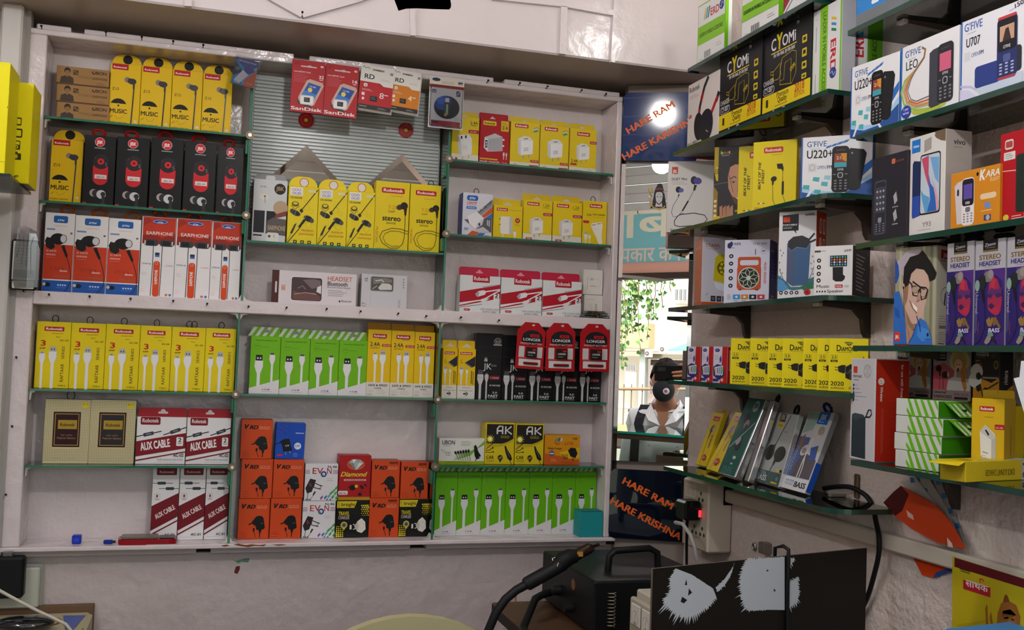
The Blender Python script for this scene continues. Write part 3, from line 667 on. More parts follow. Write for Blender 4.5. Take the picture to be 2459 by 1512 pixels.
@kind('evn', .045, 'charger_box', 'charger box')
def _(mb, w, h, d, part):
    carton(mb, w, h, d, '#d9d7da'); A = front(mb, w, h)
    for y,c in ((17,'#3d8a5c'),(21,'#b8343c'),(25,'#3f6fb0')): A.r(0,y,14,y+1.6,c); A.r(84,y,100,y+1.6,c)
    A.t('EV', 22, 27, 18, '#a81c2c', 32, .006); A.t('N', 66, 27, 18, '#a81c2c', 14, .006); A.ring(56, 28, 7, 4.4, '#2a3f8a', 7); A.e(53,30.5,3,3,'#3d9a4c'); A.t('N-46', 68, 11, 7, '#1d1c20', 28, .012)
    A.p([(2,66),(16,40),(34,44),(22,76),(8,80)], '#26262b'); A.e(17,57,4,7,'#7a2c30',16,20); A.ln([(30,52),(50,60),(46,68),(28,64)], 3, '#26262b', True); A.ln([(46,58),(54,60)],2.4,'#26262b'); A.ln([(42,66),(50,69)],2.4,'#26262b'); A.ln([(12,78),(8,98)],1.6,'#26262b'); A.p([(30,74),(35,76),(28,86),(25,84)],'#26262b'); A.ln([(27,84),(18,98)],1.2,'#26262b')
    A.fine(66, 40, 22, 2, 5, '#9a98a0', 1)
    for i,(x,y,c) in enumerate(((92,66,'#3f9a4e'),(84,74,'#4aa457'),(76,80,'#3f9a4e'),(90,80,'#4aa457'),(70,88,'#5ab0a0'),(82,90,'#3f9a4e'),(60,91,'#3f6fb0'),(48,92,'#8a4f9a'),(94,92,'#3f9a4e'))): A.p([(x,y),(x+8,y-7),(x+9,y-1),(x+2,y+6)], c)
    for x,c in ((2,'#3f9a4e'),(8,'#3f6fb0'),(14,'#b8343c'),(66,'#8a4f9a'),(76,'#3f6fb0')): A.p([(x,98.5),(x+4,93),(x+7,98.5)], c)

@kind('diamond', .045, 'charger_box', 'charger box')
def _(mb, w, h, d, part):
    carton(mb, w, h, d, '#a5161b'); A = front(mb, w, h)
    A.e(52, 20, 28, 17, '#c26a3a'); A.e(52,20,25,13,'#b54a34'); A.p([(30,17),(40,9),(64,9),(75,17),(52,33)], '#aab2b5'); A.p([(30,17),(44,17),(52,33)], '#7f8a8e'); A.p([(60,17),(75,17),(52,33)], '#d9dfe0'); A.p([(40,9),(44,17),(52,9)], '#e6eaea'); A.p([(64,9),(60,17),(52,9)], '#8d989c')
    A.t('Diamond', 5, 47, 14, '#d9c832', 84, .018, 'l', 0, .35); A.r(16, 53, 86, 57, '#d5a9a5', 2); A.t('MULTI-MOBILE CHARGER', 51, 56.4, 3.4, '#5a1216', 60, .01, 'c')
    A.e(44, 72, 10, 9, '#1d1113'); A.e(56,69,5,5,'#d9b832'); A.ln([(36,70),(30,72)],2,'#1d1113'); A.p([(66,66),(78,68),(80,76),(70,74)], '#26171a'); A.ln([(82,62),(94,74)],1,'#3a1a1c'); A.ln([(64,80),(90,84)],1,'#3a1a1c'); A.e(84,66,3,4,'#26171a'); A.r(62,84,74,90,'#1d1113',3)
    A.r(-.4, 79, 30, 88, '#d9d0d2', 4); A.t('AC 5v', 3, 86.2, 5, '#4a4a52', 22, .012); A.r(0, 93, 100, 100, GOLD)

@kind('braight', .045, 'charger_box', 'charger box')
def _(mb, w, h, d, part):
    carton(mb, w, h, d, M('#161614', .3), {'T': M('#c9b521')}); A = front(mb, w, h); k = 100/A.H
    A.p([(0,2),(62,2),(54,20),(0,20)], '#cfba1e'); A.t('braight', 14, 15, 10, '#2a2814', 42, .012); A.ln([(6,4),(3,11),(8,11),(5,18)],1.4,'#2a2814')
    A.t('TRAVEL', 6, 40, 11.5, '#c9b521', 34, .02); A.t('CHARGER', 6, 50.5, 10, '#c2c0bc', 34, .004)
    for r in range(6):
        for c_ in range(4):
            s = 3.2-.28*r-.22*(3-c_)
            if s > .9: A.e(98-6.2*(3-c_)*1+(r%2)*2.6-2, 14+5.2*r, s, s, '#d6c224', 8)
            if s > .9: A.e(2+6.2*(3-c_), 96-5.2*r, s, s, '#d6c224', 8)
    A.e(24, 66, 10.5, 10.5, '#c9b521'); A.p([(16,71),(32,71),(24,80)], '#c9b521'); A.e(24, 66, 8, 8, '#8d8b85'); A.e(24,66,5,5,'#4a4844')
    A.r(42,66,48,78,'#d9d5cc',1); A.p([(56,70),(66,56),(78,48),(90,58),(92,78),(80,88),(66,84)], '#dfdbd0'); A.p([(56,70),(66,56),(70,72),(66,84)], '#bdb9ae'); A.ring(79,68,8,.8,'#c2beb2'); A.ln([(58,66),(52,64)],2.4,'#dfdbd0'); A.ln([(60,76),(53,78)],2.4,'#dfdbd0')

@kind('ubonwhite', .04, 'car_charger_box', 'charger box')
def _(mb, w, h, d, part):
    carton(mb, w, h, d, '#d8d8d0'); A = front(mb, w, h)
    A.r(0, 88, 100, 100, '#93a81a'); A.fine(14, 91, 62, 2, 4, '#5b6a10', .7); A.t('UBON', 6, 24, 8.5, '#2d2f5c', 28, .016); A.fine(9,29,20,1,1,'#8d8d92',.8); A.t('Car', 4, 50, 4, '#3a3c3a', 6); A.t('Charger', 10, 58, 4, '#3a3c3a', 16); A.t('8 in 1', 15, 68, 4, '#3a3c3a', 12)
    A.fine(48, 11, 24, 4, 5, '#7d807a', .7)
    for i in range(6): A.p([(36+i*2,74-5*i+8),(70,60-3*i+3),(99,8+2.4*i),(99,10.5+2.4*i),(70,63-3*i+3),(30,78-5*i+10)], ('#8db52a','#5fa32a')[i%2])
    for i in range(6): A.e(36+5.6*i, 56-1.5*i, 2.4, 4, '#17191a', 10, 30-8*i); A.ln([(37+5.6*i,60-1.5*i),(44+5*i,86)], .9, '#2a3a22')
    A.p([(76,30),(80,24),(82,30),(86,50),(92,66),(89,78),(82,80),(78,66)], '#141618'); A.ln([(83,78),(80,86)],1.6,'#141618'); A.e(89,72,1,1,'#d0d0d0')

@kind('akgold', .045, 'car_charger_box', 'charger box')
def _(mb, w, h, d, part):
    carton(mb, w, h, d, '#d0bb1c'); A = front(mb, w, h)
    A.p([(4,3),(96,3),(96,40),(60,50),(4,50)], '#201e1d'); A.p([(4,50),(40,52),(70,48),(96,38),(96,44),(60,56),(4,60)], '#b9a51c')
    A.ln([(40,27),(40,14),(46,8),(58,8),(58,27)], 5, '#dad8d6'); A.r(42,17,58,21,'#dad8d6'); A.r(66,8,71,27,'#dad8d6'); A.ln([(88,8),(72,18),(90,27)], 5, '#dad8d6'); A.t('GOLD', 52, 36.5, 8, '#a8952c', 30, .016)
    for i in range(12): a = i*math.pi/6; A.ln([(15,39),(15+16*math.cos(a),39+11*math.sin(a))], 1.6, '#d6c62e')
    A.e(15, 39, 9, 9, '#e6dc5a'); A.e(15,39,4.5,4.5,'#f2efc0')
    for q in ([(2,64),(12,58),(24,50)],[(2,68),(16,65),(26,60)],[(2,71),(14,72),(28,70)]): A.ln(q, 1.8, '#26241c'); A.e(q[2][0],q[2][1],3,2,'#17150f')
    A.p([(66,56),(71,55),(76,64),(90,78),(94,88),(88,92),(78,86),(70,70)], '#1b191a'); A.ln([(86,92),(92,99)],1.8,'#1b191a'); A.ln([(74,66),(86,82)],1.6,'#77747a')
    A.t('CAR', 5, 87, 10.5, '#26230f', 26, .02); A.t('CHARGER', 5, 94.5, 7.5, '#7a6d1a', 27, .002); A.e(53, 84, 9, 9, '#201e1d'); A.p([(47,88),(59,88),(53,96)], '#201e1d'); A.ln([(47,85),(59,81)],2,'#c9b51c'); A.ln([(48,88),(60,84)],1.4,'#c9b51c')

@kind('ulite', .045, 'charger_box', 'charger box')
def _(mb, w, h, d, part):
    carton(mb, w, h, d, '#cf8d12', {'R': M('#a8461a')}); A = front(mb, w, h)
    A.p([(0,62),(100,84),(100,100),(0,100)], '#c25a1c'); A.p([(40,60),(100,40),(100,76),(70,80)], '#d9b21c')
    for x,c in ((34,'#3d8fc2'),(40,'#2c6a4a'),(46,'#c9c0d0')): A.p([(x-4,22),(x-1,10),(x+3,8),(x+4,18)], c)
    A.t('U - LITE', 34, 33, 8, '#b5421c', 48, .012, 'l', 0, .1); A.ln([(30,16),(28,26),(34,32)], 2.4, '#b5421c'); A.t('100', 79, 15, 6, '#3a2212', 13, .014); A.t('Mobile Charger', 9, 48, 5, '#3a2212', 40, .016)
    A.e(20, 62, 8, 8, '#a8341c'); A.e(20, 62, 6.2, 6.2, '#2f6fae'); A.r(14,61,26,64,'#d9e2ea')
    A.p([(66,52),(74,42),(88,44),(94,62),(88,78),(74,72)], '#1d1a18'); A.ln([(81,76),(82,88)], 2, '#1d1a18')
    for i in range(4): A.ln([(50+5*i,64),(56+3*i,82)], 1.4, '#241f1a')
    A.fine(18, 82, 18, 2, 5, '#e3c8a0', .8); A.fine(46, 91, 46, 2, 4, '#8a3512', .8)

@kind('tealcube', .055, 'gift_box', 'small box')
def _(mb, w, h, d, part):
    carton(mb, w, h, d, M('#1f8f93', .55)); q = part('lid_flap'); q.box((-w/2+.001,.0015,h+.0002),(w/2-.001,d-.001,h+.0014), M('#1c7c74', .55)); q.box((-w/2+.004,.0002,h-.0012),(w/2-.004,.0018,h+.0006), M('#0d3d3d'))

def yellow_charger(mb, w, h, d, white=86, rounded=False):
    carton(mb, w, h, d, '#d9be1c'); A = front(mb, w, h)
    if white < 100: A.r(0, white, 100, 100, '#d6d2c4')
    return A
def tri_tab(part, w, h, d, c='#d0b51c', ht=.0155):
    tab(part, w, h, d, M(c), ht, lambda T: T.p([(36,90),(52,34),(70,90)], '#bfb9b0'), .05)
@kind('c24', .035, 'charger_box', 'charger box')
def _(mb, w, h, d, part):
    A = yellow_charger(mb, w, h, d, 80); A.t('2.4A', 66, 15, 10, '#3a3212', 28, .012, 'l'); A.r(67,17,90,18.2,'#5a4d14'); A.r(60, 27, 101, 34.5, '#b0202a', 4); A.t('UC-224', 78, 32.6, 5, '#eac9c4', 24, .01, 'c')
    A.p([(18,41),(62,37),(74,46),(76,76),(70,80),(38,84),(26,78)], '#dfdcdb'); A.p([(18,41),(26,78),(38,84),(32,48)], '#c4c2c1'); A.r(32,42,38,48,'#26262c'); A.r(48,40,54,46,'#26262c'); A.fine(38,62,24,3,3,'#8f8d8c',.8); A.ln([(42,84),(42,92)],3,'#a5a3a0'); A.ln([(64,80),(64,88)],3,'#a5a3a0'); A.r(14,88,22,93,'#b0202a',1)
    tri_tab(part, w, h, d)
@kind('cred', .035, 'charger_box', 'charger box')
def _(mb, w, h, d, part):
    carton(mb, w, h, d, '#a8141f'); A = front(mb, w, h)
    A.r(10, 5, 54, 14, '#d9c21c', 3); A.t('Robotek', 32, 11.8, 6.5, '#3a2412', 36, .018, 'c'); A.r(70, 2, 96, 24, '#d0b41c'); A.t('2.4', 83, 20, 10, '#3a2412', 18, .014, 'c'); A.fine(74,6,17,3,3,'#5a3a14')
    A.p([(16,40),(50,30),(76,36),(78,66),(56,68),(26,70),(14,62)], '#bdbcc0'); A.p([(16,40),(28,44),(28,68),(14,62)], '#d9d8dc'); A.r(18,46,26,62,'#2a3346'); A.r(20,49,24,53,'#c9ccd2'); A.r(20,55,24,59,'#c9ccd2'); A.p([(28,44),(76,36),(78,66),(28,68)], '#a5a4aa'); A.e(79,42,4,3,'#d9d8dc'); A.e(79,55,4,3,'#d9d8dc')
    usb(A, 82, 68, 84, 6, '#d9d0d0'); usb(A, 91, 69, 84, 5, '#d9d0d0'); A.r(2, 84, 62, 87, '#c9a51c', 1.5); A.t('TRAVEL CHARGER', 2, 94.5, 7.5, '#e3c9c6', 66, .018); A.t('2a-5v', 78, 93, 6, '#d9a5a2', 18)
    tab(part, w, h, d, M('#a8141f'), .018, lambda T: T.p([(34,86),(46,40),(60,86)], '#c9c2c2'), .05)
@kind('cyel', .035, 'charger_box', 'charger box')
def _(mb, w, h, d, part):
    A = yellow_charger(mb, w, h, d); logo(A, 14, 5, 46, 12); A.p([(76,12),(90,8),(96,12),(80,16)], '#c98a3a'); A.p([(76,14.5),(90,10.5),(96,14.5),(80,18.5)], '#dcd9d2'); A.p([(76,17),(90,13),(96,17),(80,21)], '#5a9a5a')
    cube_charger(A, 52, 52, 30); A.r(70, 79, 98, 84.5, '#b0202a', 3); A.t('UC-222', 84, 83, 4.6, '#eac9c4', 20, .01, 'c'); A.ring(18,94,6,2.4,'#c99a1c'); A.ln([(46,95),(56,95)],2,'#77736a'); A.r(66,90,98,99,'#b0303a',2); A.t('2.4A', 82, 97.5, 7.5, '#ecd9d6', 22, .014, 'c')
    tri_tab(part, w, h, d)
@kind('cyel2', .035, 'charger_box', 'charger box')
def _(mb, w, h, d, part):
    A = yellow_charger(mb, w, h, d, 85); logo(A, 26, 8, 48, 13); A.r(75, 26, 101, 32, '#b0202a', 3); A.t('UC-222', 88, 30.5, 4.6, '#eac9c4', 18, .01, 'c'); cube_charger(A, 50, 52, 28, '#e3e1df', '#cfcdcc'); A.t('2.4A', 6, 75, 10, '#3a3212', 26, .01); A.r(4,77,28,81,'#b0202a',2); A.fine(22,91,38,1,1,'#8d8a80',1.4); A.ring(76,92,6,1,'#77736a')
    tri_tab(part, w, h, d)
@kind('stdual', .04, 'charger_box', 'charger box')
def _(mb, w, h, d, part):
    carton(mb, w, h, d, '#cfcfd8', {'L': M('#2f4aa0')}); A = front(mb, w, h)
    A.r(13, 6, 50, 18, '#1f5fb0', 6); A.t('STN', 31, 15, 7, '#eef2f6', 20, .02, 'c', 0, .3); A.t('2.8AMP', 13, 26, 8, '#c8552a', 34, .018); A.r(13,27.5,46,28.5,'#8d8d95'); A.r(12, 31, 46, 37.5, '#2f6ab8', 3); A.t('STTD-01S', 29, 36, 4.6, '#e3e9f2', 26, .014, 'c')
    A.p([(96,12),(100,14),(100,26),(50,58),(38,54)], '#8b8c92'); A.t('DUAL USB PORT', 52, 47, 7.6, '#26262b', 62, .02, 'l', 40)
    A.p([(100,27),(100,42),(66,58),(56,56)], '#c8552a'); A.p([(100,43),(100,54),(78,58),(70,58)], '#2f6ab8'); A.p([(6,62),(40,80),(98,88),(98,54),(60,58)], '#5a5a60')
    A.p([(16,54),(46,42),(72,56),(66,72),(44,82),(24,72)], '#e0dfe2'); A.p([(44,82),(66,72),(72,56),(50,68)], '#c6c5c9'); A.r(54,68,60,74,'#2a3346'); A.p([(40,84),(70,76),(92,86),(56,92)], '#bdbcc2'); A.ln([(84,60),(84,72)],3,'#cfcfd8'); A.ln([(90,60),(90,74)],3,'#cfcfd8')
    A.p([(12,100),(34,86),(58,90),(40,100)], '#c8552a'); A.p([(42,100),(60,90),(78,91),(62,100)], '#2f6ab8'); A.fine(76,95,20,1,1,'#7d7d85',1.4); A.r(6,80,20,85,'#8a9ac2',1)
    hang_loop(part, w, h, d)
@kind('ru', .035, 'charger_box', 'charger box')
def _(mb, w, h, d, part):
    A = yellow_charger(mb, w, h, d, 101); logo(A, 10, 9, 38, 9.5); A.r(54,13,96,14.4,'#a8941c'); A.r(24, 33, 66, 85, '#dfdad2', 7); A.r(55, 33, 66, 85, '#bdb9b2', 5); A.ln([(18,42),(25,42)],2,'#4a4a48'); A.ln([(18,58),(25,58)],2,'#4a4a48'); A.e(83, 43, 8.5, 8.5, '#a8202a'); A.t('U', 83, 46, 8, '#e9c9c4', 7, .02, 'c'); A.fine(74,54,18,2,3,'#8a7a18')
    A.ln([(34,84),(34,100)],3,'#dfdad2'); usb(A, 75, 73, 100, 10, '#dfdad2', small=True); A.t('RC-101', 4, 99, 5, '#3a3212', 18, .012)
    tri_tab(part, w, h, d, ht=.018)
@kind('c12', .035, 'charger_box', 'charger box')
def _(mb, w, h, d, part):
    A = yellow_charger(mb, w, h, d, 83); logo(A, 12, 6, 42, 11); A.t('1.2A', 68, 15, 9, '#5a5014', 22, .006); A.r(68,17,88,18,'#5a4d14'); A.r(68, 30, 101, 37, '#b0303a', 3); A.t('UC-221', 84, 35.2, 4.6, '#eac9c4', 20, .01, 'c'); cube_charger(A, 46, 64, 27, '#e0dcd8', '#c9c5c2', '#cfcbc8'); A.r(10, 92, 32, 98, '#b0202a', 2); A.t('240V', 21, 96.6, 4, '#eac9c4', 14, .01, 'c')
    tri_tab(part, w, h, d, '#c9ac1c', .017)
@kind('car', .035, 'car_charger_box', 'charger box')
def _(mb, w, h, d, part):
    A = yellow_charger(mb, w, h, d, 101); logo(A, 27, 7, 52, 14, rad=4); A.t('2.4A', 16, 34, 8, '#3a3212', 20, .01); A.t('CAR CHARGER', 40, 32, 6.4, '#3a3212', 52, .012); A.t('DUAL USB PORTS', 42, 38, 5, '#a8941c', 46); A.r(2, 45, 27, 51, '#b0303a', 3)
    A.p([(34,56),(38,50),(78,46),(84,54),(80,72),(82,86),(84,94),(76,98),(66,94),(58,82),(44,68)], '#e3dfd4'); A.ln([(38,55),(54,52.5)],2.6,'#77736a'); A.ln([(60,51.5),(76,49)],2.6,'#77736a'); A.ln([(50,64),(68,62)],1,'#bdb9b0'); usb(A, 15, 70, 100, 14, '#ded9c8'); usb(A, 31, 76, 100, 9, '#ded9c8', small=True)
    hang_loop(part, w, h, d, '#2a2a2a')
@kind('pink', .035, 'data_cable_box', 'cable box')
def _(mb, w, h, d, part):
    carton(mb, w, h, d, '#d6d8d8'); A = front(mb, w, h); D = '#a81726'
    A.r(31, 0, 73, 18, D, 1.5); A.t('Robotek', 52, 13, 9, '#ecdcdc', 36, .018, 'c')
    A.p([(0,45),(100,22),(100,58),(0,84)], D); A.p([(0,78),(52,66),(100,34),(100,38),(60,64),(0,81)], '#e3dcdc'); A.ln([(56,30),(100,21)], 1, '#4a4a4e'); A.ln([(0,87),(56,76)], 1, '#4a4a4e')
    A.p([(38,50),(44,42),(58,38),(66,41),(62,50),(44,57)], '#e0dcde'); A.p([(38,50),(44,42),(48,44),(46,56),(42,56)], '#a5a3a8'); A.ln([(64,42),(100,34)], 3, '#e0dcde'); A.p([(54,62),(68,57),(72,62),(60,70),(52,68)], '#dcd8da'); A.r(69,57,74,62,'#8d8b90'); A.ln([(0,76),(30,70),(54,65)], 3, '#e0dcde')
    A.r(84, 46, 98, 65, '#dedcdc', 2); A.t('2', 91, 56, 8.5, '#1d1c20', 8, .022, 'c'); A.r(87,58,95,59.4,'#a8525a'); A.r(11, 89, 27, 95, '#a83a44', 3); A.fine(14,91.5,10,1,1,'#ecd0d0'); A.t('SAFE CHARGE SPEED', 52, 91.5, 4.2, '#77787c', 46); A.t('& DATA CABLE', 58, 98, 4.2, '#55565a', 34, .008)
    tab(part, w, h, d, M('#b52a44', .25), .022, lambda T: (T.r(42,50,60,66,'#d98a9a',2), T.e(51,48,4.5,4.5,'#d98a9a')), .06)
@kind('whitecable', .03, 'adapter_cable_box', 'cable box')
def _(mb, w, h, d, part):
    carton(mb, w, h, d, '#d6d2cb'); A = front(mb, w, h); A.ln([(36,38),(52,38),(76,36),(88,44),(90,58),(82,66),(66,66),(34,66)], 2.2, '#bdbab4'); A.r(34,33,50,43,'#b3b0aa',2); A.r(36,63,64,68,'#b8b5af',1); A.r(20,28,22,80,'#a5a29c')
@kind('whitecable2', .03, 'adapter_cable_box', 'cable box')
def _(mb, w, h, d, part):
    carton(mb, w, h, d, '#d3cfc8'); A = front(mb, w, h); A.fine(6,18,70,1,1,'#a5a29c',1.4); A.r(30,36,33,80,'#bdbab4'); A.r(40,36,43,80,'#bdbab4'); A.r(58,46,72,80,'#b8b5af',2); A.r(61,36,69,46,'#a5a29c')

# hanging cards
@kind('msd', .009, 'memory_card_pack', 'memory card pack')
def _(mb, w, h, d, part): msd_card(mb, w, h, d, '32')
@kind('msd16', .009, 'memory_card_pack', 'memory card pack')
def _(mb, w, h, d, part): msd_card(mb, w, h, d, '16')
def msd_card(mb, w, h, d, num):
    for i in range(3): mb.box((-w/2, d*i/3, 0), (w/2, d*i/3+.0008, h), '#a8141d')
    A = front(mb, w, h); k = 100/A.H
    A.r(26,10.5,74,13,'#c9b9b8',1.5); A.e(52,11,6,4,'#c9b9b8'); A.ln([(49,5),(52,11)],1.6,'#4a3a38'); A.ln([(6,9),(12,5),(10,10),(18,4),(22,8)],1.6,'#3a1014')
    A.e(90,9,5,3.4,'#d9b9b9'); A.t('microSDHC Card', 6, 24, 4.6, '#ecc9c8', 50, .014); A.fine(6, 27, 46, 6, 2.9, '#c9686c', 1); A.t(num, 82, 32, 9, '#e9d6d6', 15, .018); A.fine(84,34,14,1,1,'#e9d6d6',2)
    A.p([(22,72),(46,38),(56,35),(94,40),(98,46),(72,84),(64,87),(24,78)], '#bfa294'); A.p([(20,78),(22,71),(24,78),(64,87),(64,92),(22,84)], '#4a2c2a'); A.p([(30,70),(52,42),(90,47),(66,80)], '#1f4a9a'); A.p([(30,70),(40,57),(78,64),(66,80)], '#3f78c2'); A.e(57,56,7,7,'#d9cf5a'); A.t('12:00', 54, 50, 5, '#d9e2f0', 20, 0, 'l', -8)
    A.r(28, 67, 70, 85, '#d9cfcf', 6); A.r(31,69,67,83,'#e9e4e4',5); A.r(40, 71, 58, 80, '#1b232b', 1); A.fine(42,73,13,2,3,'#7d8a95',1); A.t('SanDisk', 2, 96.5, 10, '#efe6e6', 94, .016)
@kind('rd', .009, 'memory_card_pack', 'memory card pack')
def _(mb, w, h, d, part): rd_card(mb, w, h, d, '#b01c26', '8', '#e9d3d0')
@kind('rdorange', .009, 'memory_card_pack', 'memory card pack')
def _(mb, w, h, d, part): rd_card(mb, w, h, d, '#c9781a', '4', '#efe0cc')
def rd_card(mb, w, h, d, c, num, tc):
    for i in range(4): mb.box((-w/2+.0012*i, d*i/4, -.0014*i), (w/2+.0012*i, d*i/4+.0008, h-.0005*i), '#cfc8c0', .0003)
    A = front(mb, w, h); A.r(0,0,100,100,'#dcd8d2',4); A.r(0,90,100,100,'#2b2726'); A.p([(0,38),(60,38),(72,44),(100,44),(100,90),(0,90)], c)
    A.r(34,7,70,11,'#8d847a',2); A.ln([(46,9),(60,10)],3,'#6d4f3a'); A.t('RD', 12, 31, 14, '#22242b', 30, .016); A.fine(62,28,32,2,3,'#a5a29c',.8); A.r(88,10,97,16,'#8d8a85'); A.ln([(4,6),(10,3),(12,8),(20,5),(26,8)],1.6,'#1f1d2a')
    A.r(12,42,23,50,'#d9d3cc',3); A.t('4', 17.5, 49, 6, c, 4, .01, 'c'); A.fine(8,55,34,2,2.6,tc,.7); A.r(8,63,17,70,tc,1); A.r(10,74,17,80,tc,1); A.t(num, 62, 72, 17, tc, 13, .004); A.r(76,62,88,64,tc)
    A.r(34, 69, 56, 81, '#1f1c1e', 1.5); A.fine(37,72,15,2,3.4,'#8d8a8c',1); A.fine(4,94,30,1,1,'#c9c2bc',1.2); A.fine(60,94,28,2,2.4,'#a59f9a',.9)
@kind('usbblister', .008, 'flash_drive_pack', 'flash drive pack')
def _(mb, w, h, d, part):
    mb.box((-w/2, d-.001, 0), (w/2, d, h), '#d3d1cf', .0003); A = Art(mb, (-w/2, d-.001, 0), (1,0,0), (0,0,1), w, h)
    A.r(2,1,98,15,'#d3c9b8',3); A.e(19,5.5,12,5,'#26324f'); A.r(34,8.5,72,12,'#77706a',2); A.r(34,9.3,72,11.2,'#d9d5d0',1); A.r(82,6,96,12,'#c9a53a'); A.p([(82,6),(96,6),(96,9),(82,11)],'#2f4f9a'); A.r(0,15,100,21,'#a82a32',1); A.r(8,25,20,32,'#33456d'); A.t('32', 14, 31, 5, '#dfe2ea', 9, .01, 'c'); A.r(78,24,90,35,'#33456d'); A.ln([(80,33),(89,25)],1.4,'#e3e6ee')
    A.e(52, 58, 39, 35, '#c9d0d9', 28); A.e(52, 58, 37, 33, '#16181f', 28); A.e(42, 50, 25, 19, '#1d3f8a', 22, 30); A.e(36,46,14,10,'#2a58b0')
    A.r(47,40,58,48,'#b5b5b8'); A.r(43,48,63,75,'#2b3330',5); A.r(50,52,56,72,'#7f9a8d',2); A.e(49,73,4,5,'#a87a3a')
    A.fine(76,78,20,2,3,'#8d8d92',.7); A.r(8,85,92,96,'#a82a36',1); A.e(20,88.5,11,3,'#26324f'); A.fine(56,88,32,2,4,'#d98a90',.8)
    q = part('blister_shell'); q.box((-w/2+.002,0,.003),(w/2-.002,d-.0015,h*.84), PLASTIC, .003)
@kind('dongle', .006, 'dongle_pack', 'dongle pack')
def _(mb, w, h, d, part):
    mb.box((-w/2, d-.001, 0), (w/2, d, h), '#1d7ab5', .0003); A = Art(mb, (-w/2, d-.001, 0), (1,0,0), (0,0,1), w, h)
    A.p([(0,0),(100,0),(100,20),(60,40),(0,10)], '#26307f'); A.t('USB Wireless Dongle', 12, 13, 6, '#c9cfea', 80, .01); A.p([(0,12),(38,50),(0,72)], '#1b2233'); A.p([(100,30),(100,100),(52,100),(46,86)], '#c2552a'); A.p([(98,22),(96,30),(50,82),(56,92),(48,92),(30,70)], '#3f9fd0')
    A.p([(42,38),(58,26),(84,30),(88,42),(70,54),(46,52)], '#202d86'); A.p([(40,42),(66,58),(36,92),(8,86)], '#cfcdd6'); A.p([(8,86),(36,92),(34,97),(10,93)], '#a5a3ad'); A.ring(16,42,6,1.6,'#c9cfea'); A.t('dongle', 62, 90, 6, '#e3b59a', 28, .008)
    q = part('plastic_sleeve'); q.box((-w/2-.003,0,-.004),(w/2+.006,.0006,h+.004), PLASTIC)
@kind('longer', .008, 'battery_pack', 'battery pack')
def _(mb, w, h, d, part):
    def outline(y): return [(-w/2,y,0),(w/2,y,0),(w/2,y,h*.82),(w*.24,y,h),(-w*.24,y,h),(-w/2,y,h*.82)]
    for i in range(2): mb.prism([(x-.001*i, d-.001-.002*i, z) for x,_,z in outline(0)], '#a51019', (0,.0008,0))
    A = Art(mb, (-w/2, d-.003, 0), (1,0,0), (0,0,1), w, h); A.e(53, 33, 37, 26, '#1b1a1e', 26); A.r(16,32,90,43,'#1b1a1e'); A.r(45,25,78,31.5,'#b01c26',2); A.t('AHS', 61, 30.3, 5.6, '#3a0a0e', 22, .02, 'c'); A.t('LONGER', 21, 39.5, 8.6, '#d6d4d6', 62, .02); A.t('PREMIUM BATTERY', 12, 47.5, 5.8, '#e0a8a4', 78, .012)
    A.r(8,51,92,96,'#a51019'); A.r(8,52,28,75,'#c3bfbf'); A.r(74,52,92,75,'#c3bfbf'); A.r(10,79,88,94,'#cfcbcb'); A.fine(8,76,82,1,1,'#d98a8a',1.2); A.r(33,54,72,74,'#c23a3f')
    A.e(54,5.5,5,3.6,'#cfc6c6'); A.ln([(54,6),(52,3)],1.6,'#2a2020')
    q = part('battery_blister'); q.box((-w*.17,-.003,h*.25),(w*.2,d-.0032,h*.46), M('#23211f',.2), .001); B = Art(q, (-w*.17,-.003,h*.25), (1,0,0), (0,0,1), w*.37, h*.21); B.t('LONGER', 12, 58, 15, '#d6d4d6', 72, .02); B.r(55,14,92,30,'#b01c26'); B.r(12,76,60,81,'#9a9898')
    q.box((-w*.25,-.002,h*.10),(w*.28,d-.0032,h*.15), M('#7c1016',.3), .002)

# right-hand shelves
@kind('erdbig', .1, 'charger_carton', 'carton')
def _(mb, w, h, d, part):
    carton(mb, w, h, d, GRN, {'R': M('#d9dbd6')}); A = front(mb, w, h); A.r(2,2,98,97,'#dcdcda'); A.r(2, 36, 98, 66, '#82bf2c'); A.t('LEADER IN MOBILE ACCESSORIES', 8, 54, 7.4, '#2f4a1c', 84, .006)
    for i,c in enumerate(('#d9b52a','#2f8fc2','#1d7a5a')): A.p([(22+7*i,28),(26+7*i,28),(32+7*i,10),(28+7*i,10)], c)
    A.t('ERD', 47, 27, 14, '#b8343c', 30, .016); A.e(86, 19, 8, 9, '#2b3f86'); A.ln([(80,20),(84,23),(87,14),(92,19)],1.4,'#d8dbe8')
    for i in range(12): A.r(28+1.9*i, 80, 28+1.9*i+(.7 if i%3 else 1.3), 91, '#55585a')
    A.fine(70,76,20,2,4,'#8d8f8c',.9); A.fine(10,90,12,1,1,'#8d8f8c',1); B = rside(mb, w, h, d); B.r(0,0,45,100,GRN)
@kind('rowaux', .1, 'cable_carton', 'carton')
def _(mb, w, h, d, part):
    carton(mb, w, h, d, '#d3d6d8'); A = front(mb, w, h); A.p([(0,64),(46,0),(60,0),(0,90)], '#8f2630'); A.p([(0,44),(30,0),(40,0),(0,56)], '#8f2630'); A.ln([(0,96),(72,0)], .8, '#3a3c44'); A.e(22,68,6,8,'#3a3c44'); A.e(22,68,5.4,7.4,'#d9dbdc'); A.t('10', 22, 66, 4, '#3a3c44', 4, 0, 'c'); A.t('Pcs', 22, 73, 3.6, '#3a3c44', 6, 0, 'c'); A.t('& DATA CABLE', 58, 74, 4.6, '#5a5c62', 36)
